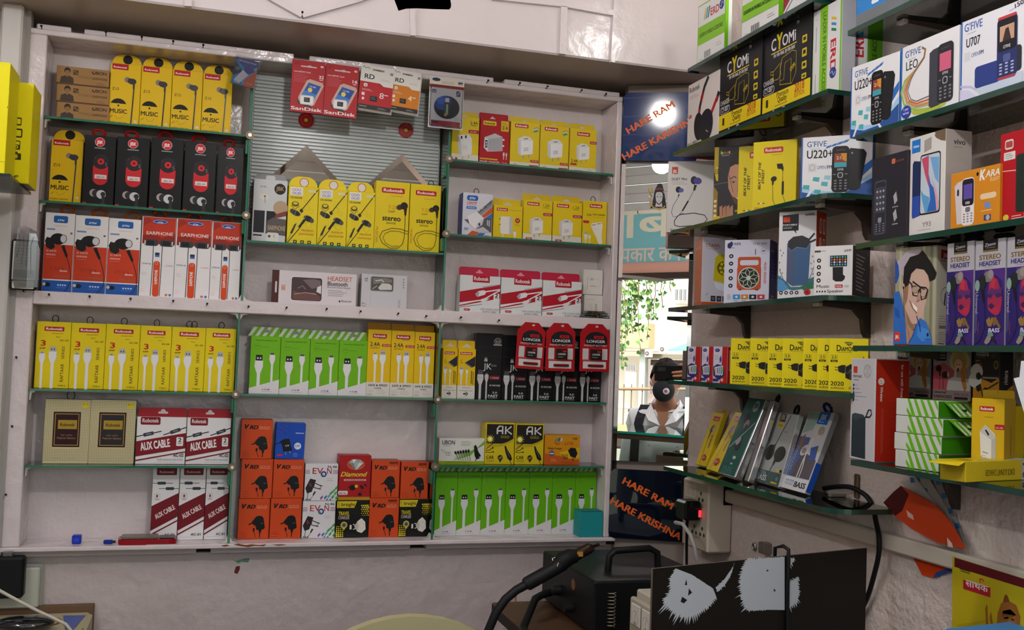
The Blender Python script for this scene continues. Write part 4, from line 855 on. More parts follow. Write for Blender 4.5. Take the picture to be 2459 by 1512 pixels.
@kind('bluecarton', .09, 'phone_carton', 'carton')
def _(mb, w, h, d, part):
    carton(mb, w, h, d, '#2f7fc6', {'B': M('#55585c')}); A = front(mb, w, h); A.r(0,74,100,100,'#6d7276'); A.fine(10,40,34,3,8,'#7fb3e0',.5); A.r(10,60,15,68,'#dfe6ec',1.5)
@kind('rh', .05, 'headphone_box', 'headphone box')
def _(mb, w, h, d, part):
    carton(mb, w, h, d, '#d8d0cb'); A = front(mb, w, h); A.t('Robotek', 4, 13, 8, '#26221f', 34, .008); A.fine(4,19,34,2,3,'#9a918a',.8); A.r(4, 47, 13, 52, '#b0202a'); A.fine(5,48.4,6,1,1,'#ecd0d0',1.4)
    A.ln([(66,2),(54,14),(46,28),(40,42),(36,56)], 7, '#26262d'); A.ln([(50,22),(44,34)], 7, '#9a1c26'); A.ln([(40,44),(36,57)], 7.4, '#a81c26'); A.ln([(100,32),(92,44)], 8, '#26262d'); A.ln([(96,38),(78,58)], 7, '#a81c26'); A.ln([(78,58),(70,64)],8,'#26262d')
    A.e(38, 70, 15, 22, '#1b1b22', 20, 12); A.e(62, 73, 22, 25, '#20202a', 22, -8); A.ln([(62,80),(70,84)], 2, '#8d8d95'); A.t('RH-002', 3, 97, 8, '#4a443f', 32, .002)
@kind('cyomi', .08, 'charger_carton', 'carton')
def _(mb, w, h, d, part):
    carton(mb, w, h, d, M('#17171b', .35)); A = front(mb, w, h); k = 100/A.H
    A.t('C', 20, 24, 13, '#e0dfe0', 10, .014); A.t('Y', 31, 25, 17, '#d9c21c', 12, .03); A.t('OMi', 43, 24, 12, '#e0dfe0', 27, .014); A.r(20,26.5,72,27.6,'#d9c21c'); A.t('For the best, by the best', 25, 32.5, 5, '#d9d8d9', 44, .01, 'l', 0, .3); A.t('TM', 71, 8, 3.4, '#d9d8d9', 5)
    yl = '#a8951c'
    A.ln([(44,37),(64,34),(72,37),(72,60),(64,70),(40,66),(40,50)], .9, yl, True); A.ln([(50,44),(62,42),(62,70)], .8, yl); A.ln([(50,44),(48,62),(40,62)],.8,yl); A.ln([(44,38),(40,46),(42,55),(36,59),(26,58),(26,48),(40,42)], .9, yl); A.ln([(27,48),(20,47),(20,50),(27,52)],.9,yl); A.ln([(27,55),(20,55),(20,58),(27,58)],.9,yl); A.t('CYOMI', 62, 57, 4.4, '#d9c21c', 10, .014, 'l', 30)
    for y,q in ((26,6),(40,7),(54,6),(67,3.4)): A.r(83, y-2, 92, y+q, '#c9b41c', 1); A.r(85,y,90,y+q*.6,'#1d1c18')
    A.t('CHARGER', 6, 61, 5.4, '#c9c8ca', 22, .006); A.r(5, 63, 28, 71.5, '#c9c8ca', 3); A.r(5.8, 63.6, 27.2, 70.9, '#17171b', 2.4); A.t('CY-007', 16.5, 69.4, 5.4, '#d9d8d9', 17, .004, 'c')
    A.r(0, 72.5, 100, 91, '#dcc41a'); A.t('Premium', 34, 79, 6, '#3a3412', 24, .008); A.t('Quality', 36, 85, 6, '#3a3412', 19, .008); A.t('2018', 70, 81, 8.5, '#b5421c', 19, .016); A.t('EDITION', 70, 87, 5.4, '#b5421c', 19, .006); A.r(11,77,16,86,'#3a3412',1); A.fine(30,87.5,34,1,1,'#7d6f14',.8); A.t('Super Charger', 26, 97.5, 5.8, '#e0dfe0', 43, .02)
@kind('erdstand', .06, 'charger_carton', 'carton')
def _(mb, w, h, d, part):
    carton(mb, w, h, d, '#d6d6d6', {'R': M('#b5b5ba')}); A = front(mb, w, h); A.r(0,0,5,100,GRN); A.r(95,0,100,100,GRN); A.r(28, 0, 54, 100, '#82bf2c'); A.t('LEADER IN MOBILE ACCESSORIES', 38, 6, 11, '#3a5a1c', 190, .008, 'l', -90)
    for i,c in enumerate(('#d9b52a','#2f8fc2','#1d7a5a')): A.p([(66,15+6*i),(66,18+6*i),(82,21+6*i),(82,18+6*i)], c)
    A.t('ERD', 65, 40, 17, '#b8242c', 66, .02, 'l', -90); A.e(74, 76, 11, 11, '#2b3f86'); A.ln([(66,76),(72,74),(76,79),(82,76)],1.6,'#d8dbe8'); A.fine(12,10,10,1,1,'#8d8f8c'); A.r(14,18,16,46,'#8d8f8c'); A.r(14,70,16,94,'#8d8f8c')
@kind('erdbehind', .03, 'charger_carton', 'carton')
def _(mb, w, h, d, part):
    carton(mb, w, h, d, '#d0d2d2'); A = front(mb, w, h); A.r(42, 0, 78, 100, '#5fa81a'); A.r(78,0,92,100,'#c9cbc8'); A.r(92,0,100,100,'#5fa81a'); A.t('ERD', 33, 60, 22, '#b8242c', 62, .02, 'l', 90); A.t('MOBILE ACCESSORIES', 64, 75, 10, '#24400f', 130, .008, 'l', 90); A.t('Challeng', 88, 70, 7, '#5a5d58', 40, .004, 'l', 90)
    for i,c in enumerate(('#1d7a5a','#2f8fc2','#d9b52a')): A.p([(12,68+7*i),(12,73+7*i),(32,78+7*i),(32,73+7*i)], c)
def gfive(A):
    A.t("G'FIVE", 8, 16, 8, '#33598f', 28, .006); A.fine(13,19,18,1,1,'#9aa5b5',.8)
def keypad(A, x, y, w, hh, c, rows=4):
    for r in range(rows):
        for q in range(3): A.r(x+w*q/3+w*.07, y+hh*r/rows, x+w*q/3+w*.24, y+hh*(r+.5)/rows, c, .6)
def phone_bar(A, x0, y0, x1, y1, body='#17181b', scr='#7a2c2c', key='#77787c', rad=6, name="G'FIVE"):
    w = x1-x0; hh = y1-y0
    A.r(x0, y0, x1, y1, body, rad); A.r(x0+w*.14, y0+hh*.16, x1-w*.14, y0+hh*.46, scr); A.r(x0+w*.22,y0+hh*.07,x1-w*.22,y0+hh*.1,'#3b3c40',1)
    if name: A.t(name, (x0+x1)/2, y0+hh*.53, w*.12, '#c9c9cc', w*.36, .014, 'c')
    A.r((x0+x1)/2-w*.16, y0+hh*.57, (x0+x1)/2+w*.16, y0+hh*.69, '#a5a6aa', 2.5); A.r((x0+x1)/2-w*.11, y0+hh*.585, (x0+x1)/2+w*.11, y0+hh*.675, '#26272b', 2)
    for s in (-1,1): A.r((x0+x1)/2+s*w*.34-w*.08,y0+hh*.6,(x0+x1)/2+s*w*.34+w*.08,y0+hh*.62,key)
    keypad(A, x0+w*.08, y0+hh*.73, w*.9, hh*.24, key)
def u220_art(A):
    gfive(A); A.t('U220+', 8, 34, 11.5, '#26262b', 37, .014); A.r(10,42,22,56,'#cfd0d2'); A.ring(16,49,4,1,'#a5a7aa'); A.t('OPEN', 23, 52, 5, '#4a6a95', 12, .004); A.t('FM', 37, 52, 5, '#26344a', 7, .018)
    for i in range(4): A.p([(34+8*i,20-2.4*i),(41+8*i,18-2.4*i),(44+8*i,14-2.4*i),(37+8*i,16-2.4*i)], '#2f6ab5')
    A.p([(0,78),(20,86),(45,88),(70,84),(100,60),(100,100),(0,100)], '#9fc6e0'); A.p([(0,87),(30,94),(60,92),(100,70),(100,100),(0,100)], '#2c4f8f'); A.p([(76,60),(100,40),(100,52),(84,68)], '#2f6ab5')
    for x,y,c in ((18,64,'#4aa8b0'),(30,72,'#56aab4'),(4,76,'#4aa8a5'),(20,84,'#4aa8b0'),(34,62,'#8fc4d0'),(44,78,'#56b0a5')): A.p([(x,y),(x+9,y+1),(x+8,y+8),(x-1,y+6)], c)
    A.p([(14,84),(18,85),(10,99),(6,99)], '#d9e2ea'); A.p([(56,88),(60,87),(70,99),(65,99)], '#d9e2ea')
    A.p([(66,24),(70,21),(88,24),(92,30),(84,84),(78,88),(64,86)], '#1b1b1d'); A.e(72,29,1.4,1.4,'#8d8d90'); phone_bar(A, 44, 17, 68, 90, '#141416', '#8a3a2a'); A.r(47.4,43,64.6,50.5,'#3f9aa8'); A.t('2:15', 50.5, 38, 4.6, '#e9d9b0', 10, .008); A.p([(56,28.7),(64.6,28.7),(64.6,42),(60,40)], '#c98a2a')
@kind('u220', .04, 'phone_box', 'phone box')
def _(mb, w, h, d, part):
    carton(mb, w, h, d, '#dcdcdf', {'L': M('#2463ad'), 'R': M('#2463ad'), 'T': M('#2463ad')}); A = front(mb, w, h); u220_art(A); A.r(0,0,2,100,'#2463ad')
@kind('leo', .04, 'phone_box', 'phone box')
def _(mb, w, h, d, part):
    carton(mb, w, h, d, '#d9d9dc', {'L': M('#2463ad')}); A = front(mb, w, h); k = 100/A.H
    gfive(A); A.t('LEO', 10, 33, 10.5, '#26262b', 21, .006); A.r(0,0,3,100,'#2463ad')
    for i,(c,o,wd) in enumerate((('#a8a48a',0,3),('#8fae4a',-4,3),('#c98a4a',2,2.4),('#c2683a',5,2),('#55606a',8,1))): A.ln([(38,10),(44,14),(42,24),(28,36),(12+o,46),(6+o,60),(12+o,76-o*.4),(30,86-o),(60,88-o*1.5)], wd, c)
    A.p([(20,88),(50,94),(80,90),(80,94),(50,99),(24,94)], '#a5b53a'); A.e(12, 88, 9, 8, '#2a3f9a'); A.p([(4,90),(20,90),(12,98)], '#2a3f9a'); A.t('1 year', 12, 86, 3.4, '#dfe4f2', 9, .006, 'c'); A.t('warranty', 12, 91, 3.2, '#dfe4f2', 11, .006, 'c')
    A.p([(52,22),(58,19),(70,18),(70,92),(56,93),(52,90)], '#3a3c44'); phone_bar(A, 66, 16, 92, 91, '#26272d', '#c45a78')
@kind('u707', .04, 'phone_box', 'phone box')
def _(mb, w, h, d, part):
    carton(mb, w, h, d, '#d3d3da', {'L': M('#2463ad'), 'T': M('#2463ad')}); A = front(mb, w, h); A.t("G'FIVE", 5, 14, 9, '#3f62a0', 27, .012); A.fine(9,17,18,1,1,'#9aa5b5',.8); A.t('U707', 8, 34, 10, '#26262b', 21, .016); A.r(5,40,14,51,'#c6c7ca'); A.t('OPEN', 16, 48, 4.6, '#4a6a95', 11, .004); A.t('FM', 28, 48, 4.6, '#26344a', 6, .018); A.r(0,0,2,100,'#2463ad')
    A.ln([(70,9),(88,5),(100,12)], 1.2, '#a8a2d0'); A.ln([(0,80),(16,84),(30,94),(40,99)], 2.4, '#b0aed6'); A.p([(0,84),(14,88),(26,99),(0,99)], '#c3c2dc'); A.p([(24,90),(60,82),(90,84),(90,98),(30,98)], '#b5c0d2')
    A.r(22, 62, 58, 88, '#2a3a7a', 4); A.r(54, 52, 88, 82, '#2b2c36', 4); A.r(54, 14, 82, 86, '#26315e', 5); A.r(55, 15, 81, 54, '#1b1b22', 4); A.r(55,12.4,81,16,'#b03a40',2); A.r(58, 24, 78, 42, '#b5917a'); A.p([(62,42),(66,28),(70,27),(74,42)], '#3a2a26'); A.t("G'FIVE", 68, 51, 3.4, '#d0d0d6', 10, .01, 'c'); A.r(63,58,73,67,'#4a5688',2); keypad(A, 56, 68, 24, 15, '#a5abc9'); A.r(56,84,80,87,'#a83a44',2); A.t('150', 78, 8, 5, '#26262b', 12, .014, 'l', 10)
@kind('darkphone', .02, 'phone_box', 'phone box')
def _(mb, w, h, d, part):
    carton(mb, w, h, d, M('#26262f', .4), {'R': M('#33262c')}); A = front(mb, w, h); A.r(56, 6, 66, 12, '#c26a4a', 2); A.t('micromax', 68, 11, 4.6, '#8d4a3f', 22, .008)
    A.r(8, 28, 42, 92, '#4a4a55', 6); A.r(10, 30, 40, 90, '#2a2a33', 5); A.r(12, 36, 39, 66, '#3f4150')
    for r in range(4):
        for q in range(3): A.e(17+9*q, 41+7*r, 2.6, 2.2, ('#b5a58d','#8fa5b5','#a5a5b0')[(r+q)%3])
    A.r(20,72,30,78,'#8d8d98',2); keypad(A, 11, 79, 30, 11, '#77778a')
    for y in (50,70): A.p([(62,y),(70,y-5),(74,y+6),(66,y+10)], '#a5a3a8'); A.r(60,y+12,76,y+13.4,'#8d8d95')
@kind('vivo', .047, 'phone_box', 'phone box')
def _(mb, w, h, d, part):
    carton(mb, w, h, d, '#d0cdca', {'R': M('#b3aca8')}); A = front(mb, w, h); A.r(7, 3, 31, 16, '#1d6fc0'); A.t('vivo', 19, 11, 6, '#dfe9f2', 17, .014, 'c'); A.p([(42,6),(62,4),(62,16),(42,18)], '#9a948d'); A.e(96, 2, 26, 15, '#6b5a45', 22, 0, 180, 270); A.p([(70,0),(100,0),(100,12),(86,10),(76,5)], '#6b5a45')
    A.p([(10,27),(14,24),(34,26),(34,80),(12,82),(10,79)], '#1d2c52'); A.p([(11,60),(33,60),(33,80),(12,82)], '#2a4aa0'); A.r(32, 20, 88, 80, '#17181c', 6); A.r(34, 21.5, 86, 78.5, '#b5c3ce', 5)
    A.p([(36,24),(56,22),(56,40),(60,56),(56,52),(46,40)], '#b84a68'); A.p([(60,24),(84,26),(84,52),(74,46),(66,34)], '#6fa0cc'); A.p([(34,54),(44,60),(60,64),(56,78),(48,78),(40,66)], '#5a9ac8'); A.p([(56,40),(62,50),(76,58),(80,78),(54,78),(62,66)], '#2a62b0'); A.p([(66,46),(78,58),(85,70),(84,78),(80,78),(76,64)], '#d59aa5')
    A.t('Y93', 40, 92, 9, '#77716c', 24, .001); A.fine(26,94.5,50,1,1,'#a5a09b',1.4); B = rside(mb, w, h, d); B.t('vivo', 52, 14, 17, '#4a4542', 44, .012, 'c'); B.fine(30,16.5,40,1,1,'#8d8884',1.6)
@kind('kara', .03, 'phone_box', 'phone box')
def _(mb, w, h, d, part):
    carton(mb, w, h, d, '#c8811e', {'L': M('#a8621a')}); A = front(mb, w, h); A.t('K', 60, 22, 15, '#e0ddda', 12, .03, 'l', 0, .2); A.t('ARA', 72, 19, 9.5, '#e0ddda', 28, .016, 'l', 0, .2); A.t('ELIGHT', 82, 27, 5, '#e6c9a0', 18, .008); A.e(56,10,2.4,3,'#17110a')
    A.p([(8,24),(14,18),(34,14),(40,20),(40,92),(14,92)], '#c9c0c2'); A.r(14,30,18,42,'#26263a',2); A.r(24, 13, 50, 96, '#dcd8d9', 7); A.r(25, 15, 49, 62, '#1d1b22', 5); A.r(28, 24, 46, 50, '#5a4a9a'); A.t('KARA', 37, 59, 4, '#dcdcdf', 9, .016, 'c'); A.r(32,64,42,73,'#6d6a70',2.4); keypad(A, 26, 75, 23, 18, '#77747c')
    A.r(62, 46, 94, 56, '#dcc3a0', 4); A.p([(70,62),(82,62),(84,72),(72,72)], '#6f86b5'); A.fine(64,75,28,1,1,'#e0c8a0',1); A.r(70,83,84,93,'#3a3f6a',1); A.e(78,88,4,4,'#a5a9c0')
@kind('k24', .03, 'phone_box', 'phone box')
def _(mb, w, h, d, part):
    carton(mb, w, h, d, '#a8141f'); A = front(mb, w, h); A.r(10,8,28,19,'#c9c6c2',4); A.r(12,10,26,17,'#a5423f',2); A.r(8, 22, 32, 31, '#cfccc8', 1); A.fine(11,24,17,3,2.2,'#6d6a68'); A.r(56, 13, 100, 22, '#dcd8d6', 2); A.t('K24', 60, 20.5, 8.5, '#4a3c40', 34, .004)
    A.ln([(0,42),(34,44)],1.4,'#dcb5b2'); A.r(34, 27, 70, 91, '#1f2a26', 6); A.r(64, 24, 106, 92, '#b5b95a', 7); A.r(67,27,106,60,'#17201d',4); A.e(100,44,14,20,'#3a8a7a',18,0,90,270); keypad(A, 66, 64, 60, 26, '#e0dfb0', 5); A.e(14,95,6,5,'#c9b83a'); A.fine(26,94,26,2,2.6,'#e0b0ac',1.4); A.r(52,91,100,100,'#dcdcd8',2); A.t('Vibrator', 58, 97.5, 5, '#26221f', 36, .012)
@kind('duet', .045, 'earphone_box', 'earphone box')
def _(mb, w, h, d, part):
    carton(mb, w, h, d, '#d6d1cd', {'T': M('#a8201c'), 'L': M('#a8201c'), 'B': M('#8f1a1a')}); A = front(mb, w, h); A.r(9, 8, 22, 18, '#c2451f', 1); A.t('JBL', 15.5, 16.4, 7, '#eadfd8', 10, .02, 'c'); A.t('DUET Mini', 9, 27, 5.6, '#3a3636', 33, .014); A.fine(9, 29.5, 36, 2, 2.4, '#8d8784', .7)
    A.e(57, 27, 7, 9, '#1b1b20'); A.e(65, 28, 9, 7.5, '#4a3f8f', 18, -15); A.p([(58,33),(64,34),(60,42),(56,41)], '#1b1b20'); A.e(24, 40, 6, 7, '#1b1b20'); A.e(30, 41, 5.5, 5, '#5a5aa8'); A.ln([(26,46),(24,50)],2.4,'#1b1b20')
    A.ln([(58,41),(46,56),(34,70),(24,78),(14,78),(10,72),(14,62),(25,50)], 1, '#3a3844'); A.ln([(46,56),(34,70)], 3.4, '#1b1b20'); A.ln([(24,77),(30,75),(60,73),(82,76),(88,82),(80,88),(56,91),(28,92),(18,90),(17,84),(24,77)], 1.8, '#26242e'); A.ln([(46,91.5),(56,91)],3,'#4a4488'); A.ln([(30,75),(38,74)],3,'#4a4488')
    A.t('Bluetooth', 9, 97, 3.4, '#4a4846', 18, .01)
    for x in (54,64,74,84): A.e(x, 94, 2.6, 2.6, '#3a3838')
@kind('boat', .02, 'earphone_box', 'earphone box')
def _(mb, w, h, d, part):
    carton(mb, w, h, d, '#29262a'); A = front(mb, w, h); A.r(0, 0, 12, 30, '#a8921c'); A.p([(0,30),(12,22),(12,46),(6,44)], '#c9ae1a'); A.p([(0,52),(12,60),(12,100),(0,100)], '#8f6f1c'); A.t('225', 3, 29, 9, '#2a2416', 14, .01, 'l', -90); A.r(0,92,30,100,'#c9ae1a')
    for i,c in enumerate(('#c9d03a','#3f9a3a','#c23a2a','#d9d43a')): A.t('boat'[i], 18+7*i, 10, 8, c, 6.4, .024)
    A.r(20,11.5,42,12.6,'#8d8a8d')
    A.p([(44,20),(54,12),(80,9),(100,12),(100,34),(44,36)], '#221a1a'); A.p([(40,40),(46,28),(60,25),(100,28),(100,66),(84,76),(70,74),(52,66),(42,56)], '#b5856a'); A.p([(50,66),(66,70),(100,66),(100,80),(80,82),(60,76)], '#5a3a2c'); A.p([(64,69),(78,70),(96,67),(92,72),(72,73)], '#e3d9d2'); A.ln([(46,44),(58,41),(64,43)],2.4,'#231818'); A.ln([(76,43),(96,42)],2.4,'#231818'); A.e(56,48,4,2.6,'#2a1c1a'); A.e(86,48,4,2.6,'#2a1c1a'); A.p([(68,48),(74,60),(66,62)], '#a0705a')
    A.ring(86, 49, 16, 1.4, '#26211f', 16); A.ln([(0,50),(40,48),(100,46)], 1, '#7d8a4a'); A.ln([(8,24),(44,40),(56,62)], 1.2, '#3a3a3a')
    for i in range(4): A.p([(18+10*i,80+2*(i%2)),(26+10*i,78),(28+10*i,96),(20+9*i,100)], '#a8785c'); A.e(5.5,72+6.4*i,4,4,'#d9c9a0')
    A.t('WIRED', 62, 88, 6, '#c9b01c', 30, .014, 'l', 0, .3); A.t('IN-EAR', 62, 94, 6, '#c9b01c', 30, .014, 'l', 0, .3)
@kind('rbh', .018, 'earphone_box', 'earphone box')
def _(mb, w, h, d, part):
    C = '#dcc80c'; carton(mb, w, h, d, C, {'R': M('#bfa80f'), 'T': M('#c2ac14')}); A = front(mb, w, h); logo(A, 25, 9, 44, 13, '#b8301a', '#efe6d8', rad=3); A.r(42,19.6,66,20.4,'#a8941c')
    A.t('BEAT OF THE', 19, 68, 5.8, '#1d1b0c', 64, .022, 'l', 90, .25); A.t('STREET', 27, 60, 5.8, '#1d1b0c', 34, .022, 'l', 90, .25)
    A.p([(55,33),(68,33),(71,40),(70,45),(66,41),(57,40)], '#161612'); A.e(49, 54, 7, 6, '#1b1b17', 16, 20); A.p([(45,56),(50,58),(48,63),(45,62)], '#161612'); A.ln([(69,44),(70,78),(76,88),(86,91),(99,91)], 1, '#2a2812'); A.r(67.6, 58, 72.4, 77, '#1b1b17', 2); A.ln([(46.5,62),(48,84),(56,95),(68,99),(86,99),(99,94)], 1, '#2a2812')
    for i,c in enumerate(('#b8402a','#e0dcc0','#3a8a3a')): A.r(13+5.4*i, 87, 18.4+5.4*i, 88.6, c)
    A.t('RBH-903', 6, 97, 6.4, '#b5421c', 31, .006); A.fine(6,98.2,26,1,1,'#a8941c',.7); hang_loop(part, w, h, d, '#1d1c14', x=-w*.02, lean=.4)
@kind('starkorange', .07, 'speaker_box', 'speaker box')
def _(mb, w, h, d, part):
    carton(mb, w, h, d, '#c2c0cc', {'L': M('#b5571a'), 'T': M('#5a3a30'), 'B': M('#a8481a')}); A = front(mb, w, h); A.r(0,93,100,100,'#b5491a'); A.t('STARK', 10, 14, 9, '#b5502c', 42, .008); A.ln([(14,16),(30,18),(50,15)],1,'#b5502c')
    A.p([(38,30),(48,24),(92,24),(92,68),(34,62)], '#bfae14'); A.e(66,44,22,21,'#5f5a1a',20)
    for i in range(8): a = i*math.pi/4; A.e(66+12*math.cos(a), 44+8*math.sin(a), 4.2, 4.2, '#c9b81a', 10)
    A.e(66,44,5,5,'#c9b81a'); A.p([(36,64),(92,70),(88,80),(44,74)], '#d3d6dc'); A.ln([(12,84),(20,80)],1,'#2a2a32')
    for i in range(4): A.r(28+17*i, 84, 42+17*i, 92, '#26262b'); A.ring(35+17*i,88,3,.8,'#c9c9cc')
    B = lside(mb, w, h, d); B.t('MUSIC SPEAKER', 12, 16, 7, '#d9a58a', 70, .014); B.fine(12, 24, 62, 8, 3, '#d08a60', 1.2); B.fine(14,90,34,1,1,'#d9a58a',3)
    B.fine(12,52,50,3,3,'#d08a60',1.2)
@kind('starkblue', .07, 'speaker_box', 'speaker box')
def _(mb, w, h, d, part):
    carton(mb, w, h, d, '#c9c8d9', {'R': M('#232a6a'), 'T': M('#2a2f78'), 'L': M('#232a6a')}); A = front(mb, w, h); A.p([(6,6),(16,2),(18,8),(12,14),(6,12)], '#1d2452'); A.t('STARK', 11, 8.5, 6, '#2a3270', 26, .01); A.ln([(8,11),(22,13)],1,'#2a3270'); A.t('ST-BT-3004', 63, 8.2, 4.2, '#4a4c62', 30, .006)
    for i in range(5): A.e(15, 25.5+11.6*i, 5, 4.6, '#1b1c26'); A.e(15, 25.5+11.6*i, 2, 1.6, '#c9c8d9')
    A.ln([(68.5,15),(68.5,24)], 1.6, '#2a2a30'); A.ring(86,18,6,.8,'#8d8fa8'); A.r(83,17,89,19,'#55576a')
    C = '#b04a22'; A.r(30, 27, 81, 50, C, 5); A.r(35, 32, 76, 40, '#c9c8d9', 4); A.r(29, 41, 82, 78, C, 6); A.r(33,77,40,79,'#6d2c14'); A.r(70,77,77,79,'#6d2c14')
    A.e(55, 60, 23.5, 23.5, '#c2cdbf', 30); A.e(55, 60, 21.5, 21.5, '#23291f', 30)
    for i in range(8):
        a = i*math.pi/4+.2; k = 100/A.H; c1, s1 = math.cos(a), math.sin(a)*k; b = a+math.pi/8; e = a+math.pi/4
        A.ln([(55+5*c1,60+5*s1),(55+13*c1,60+13*s1),(55+22*math.cos(b),60+22*math.sin(b)*k),(55+13*math.cos(e),60+13*math.sin(e)*k)], 1.5, '#c2cdbf')
    A.e(55,60,5,5,'#c2cdbf'); A.t('MUSIC SPEAKER', 88, 36, 5, '#b0402a', 46, .016, 'l', -90)
    for i,c in enumerate(('#2f8ac9','#c27a2a','#1d1c1e','#b5303a')): A.r(21+18*i, 85.5, 37+18*i, 93, c); A.e(29+18*i,89.2,3,2.4,'#d9d9e3'); A.fine(23+18*i,95,12,1,1,'#3a3a4a',1)
    A.fine(8,86,9,3,3,'#4a4c62',1); B = rside(mb, w, h, d); B.fine(20,16,44,1,1,'#8d92c2',4); B.fine(20,30,60,6,6,'#6d73b0',2); B.fine(20,86,56,2,4,'#b5b0a0',4)
@kind('portable', .05, 'speaker_box', 'speaker box')
def _(mb, w, h, d, part):
    carton(mb, w, h, d, '#d3d2d5', {'R': M('#a83216'), 'L': M('#c9c8cb')}); A = front(mb, w, h)
    A.p([(10,4),(53,3),(53,22),(46,22),(48,26),(41,22),(10,22)], '#161619'); A.r(12,6,30,12,'#c8401c'); A.t('PORTABLE', 11, 16, 3.6, '#dcdcdf', 38, .02); A.fine(11,17.6,34,1,1,'#b5b5b9',.8); A.fine(12,19,30,1,1,'#b5b5b9',1)
    A.t('500', 70, 6, 5.4, '#1d2448', 24, .016, 'l', 3)
    for x,y in ((6,44),(10,50),(4,58),(14,47),(92,52),(88,60),(96,58),(90,66),(6,66),(12,70),(94,72),(8,74)): A.e(x,y,1.6,2.4,'#5a6f86')
    A.p([(0,72),(12,76),(24,80),(36,86),(70,86),(82,78),(100,74),(100,84),(80,88),(40,90),(10,86),(0,86)], '#3a6f78'); A.p([(0,76),(20,80),(30,88),(10,92),(0,90)], '#4a86b5'); A.p([(60,86),(90,80),(98,88),(70,90)], '#2c6a4a'); A.ln([(4,66),(14,76),(24,84)],1.4,'#3a4a5a'); A.ln([(96,64),(88,74),(78,82)],1.4,'#3a4a5a')
    A.p([(24,36),(86,38),(82,80),(74,84),(40,85),(24,80)], '#3a5a80'); A.p([(24,36),(44,40),(42,85),(36,84),(24,80)], '#4a5570'); A.p([(26,34),(40,29),(64,28),(82,32),(86,36),(76,43),(50,41),(36,45),(27,41)], '#2b2a30'); A.ln([(27,41),(36,45),(50,41),(76,43),(86,36)], 1.4, '#6d8ab0'); A.ln([(82,33),(96,26)], 4, '#26262b'); A.ln([(84,36),(100,33)], 4, '#26262b')
    for i in range(4): A.e(10+14*i, 92.5, 5, 4.8, '#232329'); A.e(10+14*i,92.5,2,2.4,'#d3d2d5')
    A.e(80, 92, 9, 8, '#b01c26'); A.e(80,92,3,3,'#7a1218'); B = rside(mb, w, h, d)
    for x in (32,66):
        for y in (8,30): B.r(x,y,x+20,y+17,'#d9cfc9',6); B.r(x+5,y+1.6,x+15,y+15,'#a83216',4)
@kind('xq3', .07, 'speaker_box', 'speaker box')
def _(mb, w, h, d, part):
    carton(mb, w, h, d, '#d6d4d3', {'R': M('#1b1a1c', .5), 'T': M('#c9c2bb')}); A = front(mb, w, h); A.r(1,8.5,17,12.5,'#4a4648'); A.fine(18,9.5,16,1,1,'#77737a',1.4); A.t('350', 78, 13.5, 5, '#1d1f38', 18, .014, 'l', 6)
    for i in range(4): A.e(13, 29+13.4*i, 5.6, 5.6, '#1d1c1e'); A.e(13,29+13.4*i,2.2,2.2,'#d6d4d3')
    A.r(36, 19, 92, 43, '#c9ced6', 4); A.r(42, 20, 86, 42, '#15161c', 1)
    for r in range(4):
        for q in range(6): A.r(44.4+7*q, 21.6+5*r, 48.6+7*q, 25+5*r, ('#5aa8d0','#d9d9dc','#c98a3a','#4a9a5a','#8a5aa8','#c2453a')[(r*5+q*3)%6], 1)
    A.p([(49,43),(76,43),(76,58),(82,62),(80,68),(74,72),(58,72),(50,68)], '#17161a'); A.t('Music', 8, 84, 7.5, '#4a4649', 34, .012); A.t('Speaker', 36, 93.5, 7, '#4a4649', 42, .012)
    for i in range(4): A.e(9.5+7*i, 91.5, 2.2, 2.6, '#3a363a')
    A.r(56, 78, 76, 84.5, '#b01c26'); A.t('MODEL', 66, 83, 4, '#e9d3d3', 16, .014, 'c'); A.t('XQ3', 80, 83, 4, '#55525a', 11, .006); B = rside(mb, w, h, d)
    for i in range(10): B.p([(20,16+7.6*i),(70-8*(i%3),20+7.6*i),(70-8*(i%3),22.4+7.6*i),(20,18.4+7.6*i)], '#8d8a8d')
@kind('diamondy', .022, 'charger_box', 'charger box')
def _(mb, w, h, d, part):
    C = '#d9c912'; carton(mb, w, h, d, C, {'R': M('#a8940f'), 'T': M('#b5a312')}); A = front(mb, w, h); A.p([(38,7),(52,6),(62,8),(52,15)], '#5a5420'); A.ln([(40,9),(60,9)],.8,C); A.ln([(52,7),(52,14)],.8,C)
    A.t('D', 20, 24, 14, '#17150c', 11, .016); A.t('IAMOND', 32, 24, 10, '#17150c', 42, .018); A.fine(22,26,50,1,1,'#5a5420',.7)
    A.r(5, 31, 23, 40, '#a8990f', 1.4); A.r(6, 31.8, 22, 39.4, C, 1); A.t('2.5', 14, 38, 6.4, '#1d1b0f', 12, .014, 'c'); A.r(5, 41, 23, 45, '#2a2714', 1); A.t('Amp', 14, 44.4, 3.4, C, 11, .01, 'c')
    A.ln([(16,54),(26,56)],1.6,'#2a2714'); A.ln([(16,59),(26,60)],1.6,'#2a2714'); A.p([(24,53),(34,50),(44,50),(44,62),(40,66),(26,63)], '#211f1a'); A.p([(42,54),(56,48),(76,49),(78,74),(66,80),(44,74)], '#1b1a18'); A.ln([(44,50),(43,62),(50,66),(56,58),(74,58)],1,'#8d8a6a'); A.ln([(56,58),(56,76)],1,'#77745a')
    A.r(86,33,90,38,'#8f840f'); A.t('2020', 6, 89, 9.5, '#2a2813', 34, .014); A.t('edition', 7, 95.5, 6, '#4a4414', 34, .006); A.t('Fast', 52, 95.5, 6.4, '#4a4414', 18, .01, 'l', 0, .4); B = rside(mb, w, h, d); B.r(20,30,70,36,'#8f3a1c')
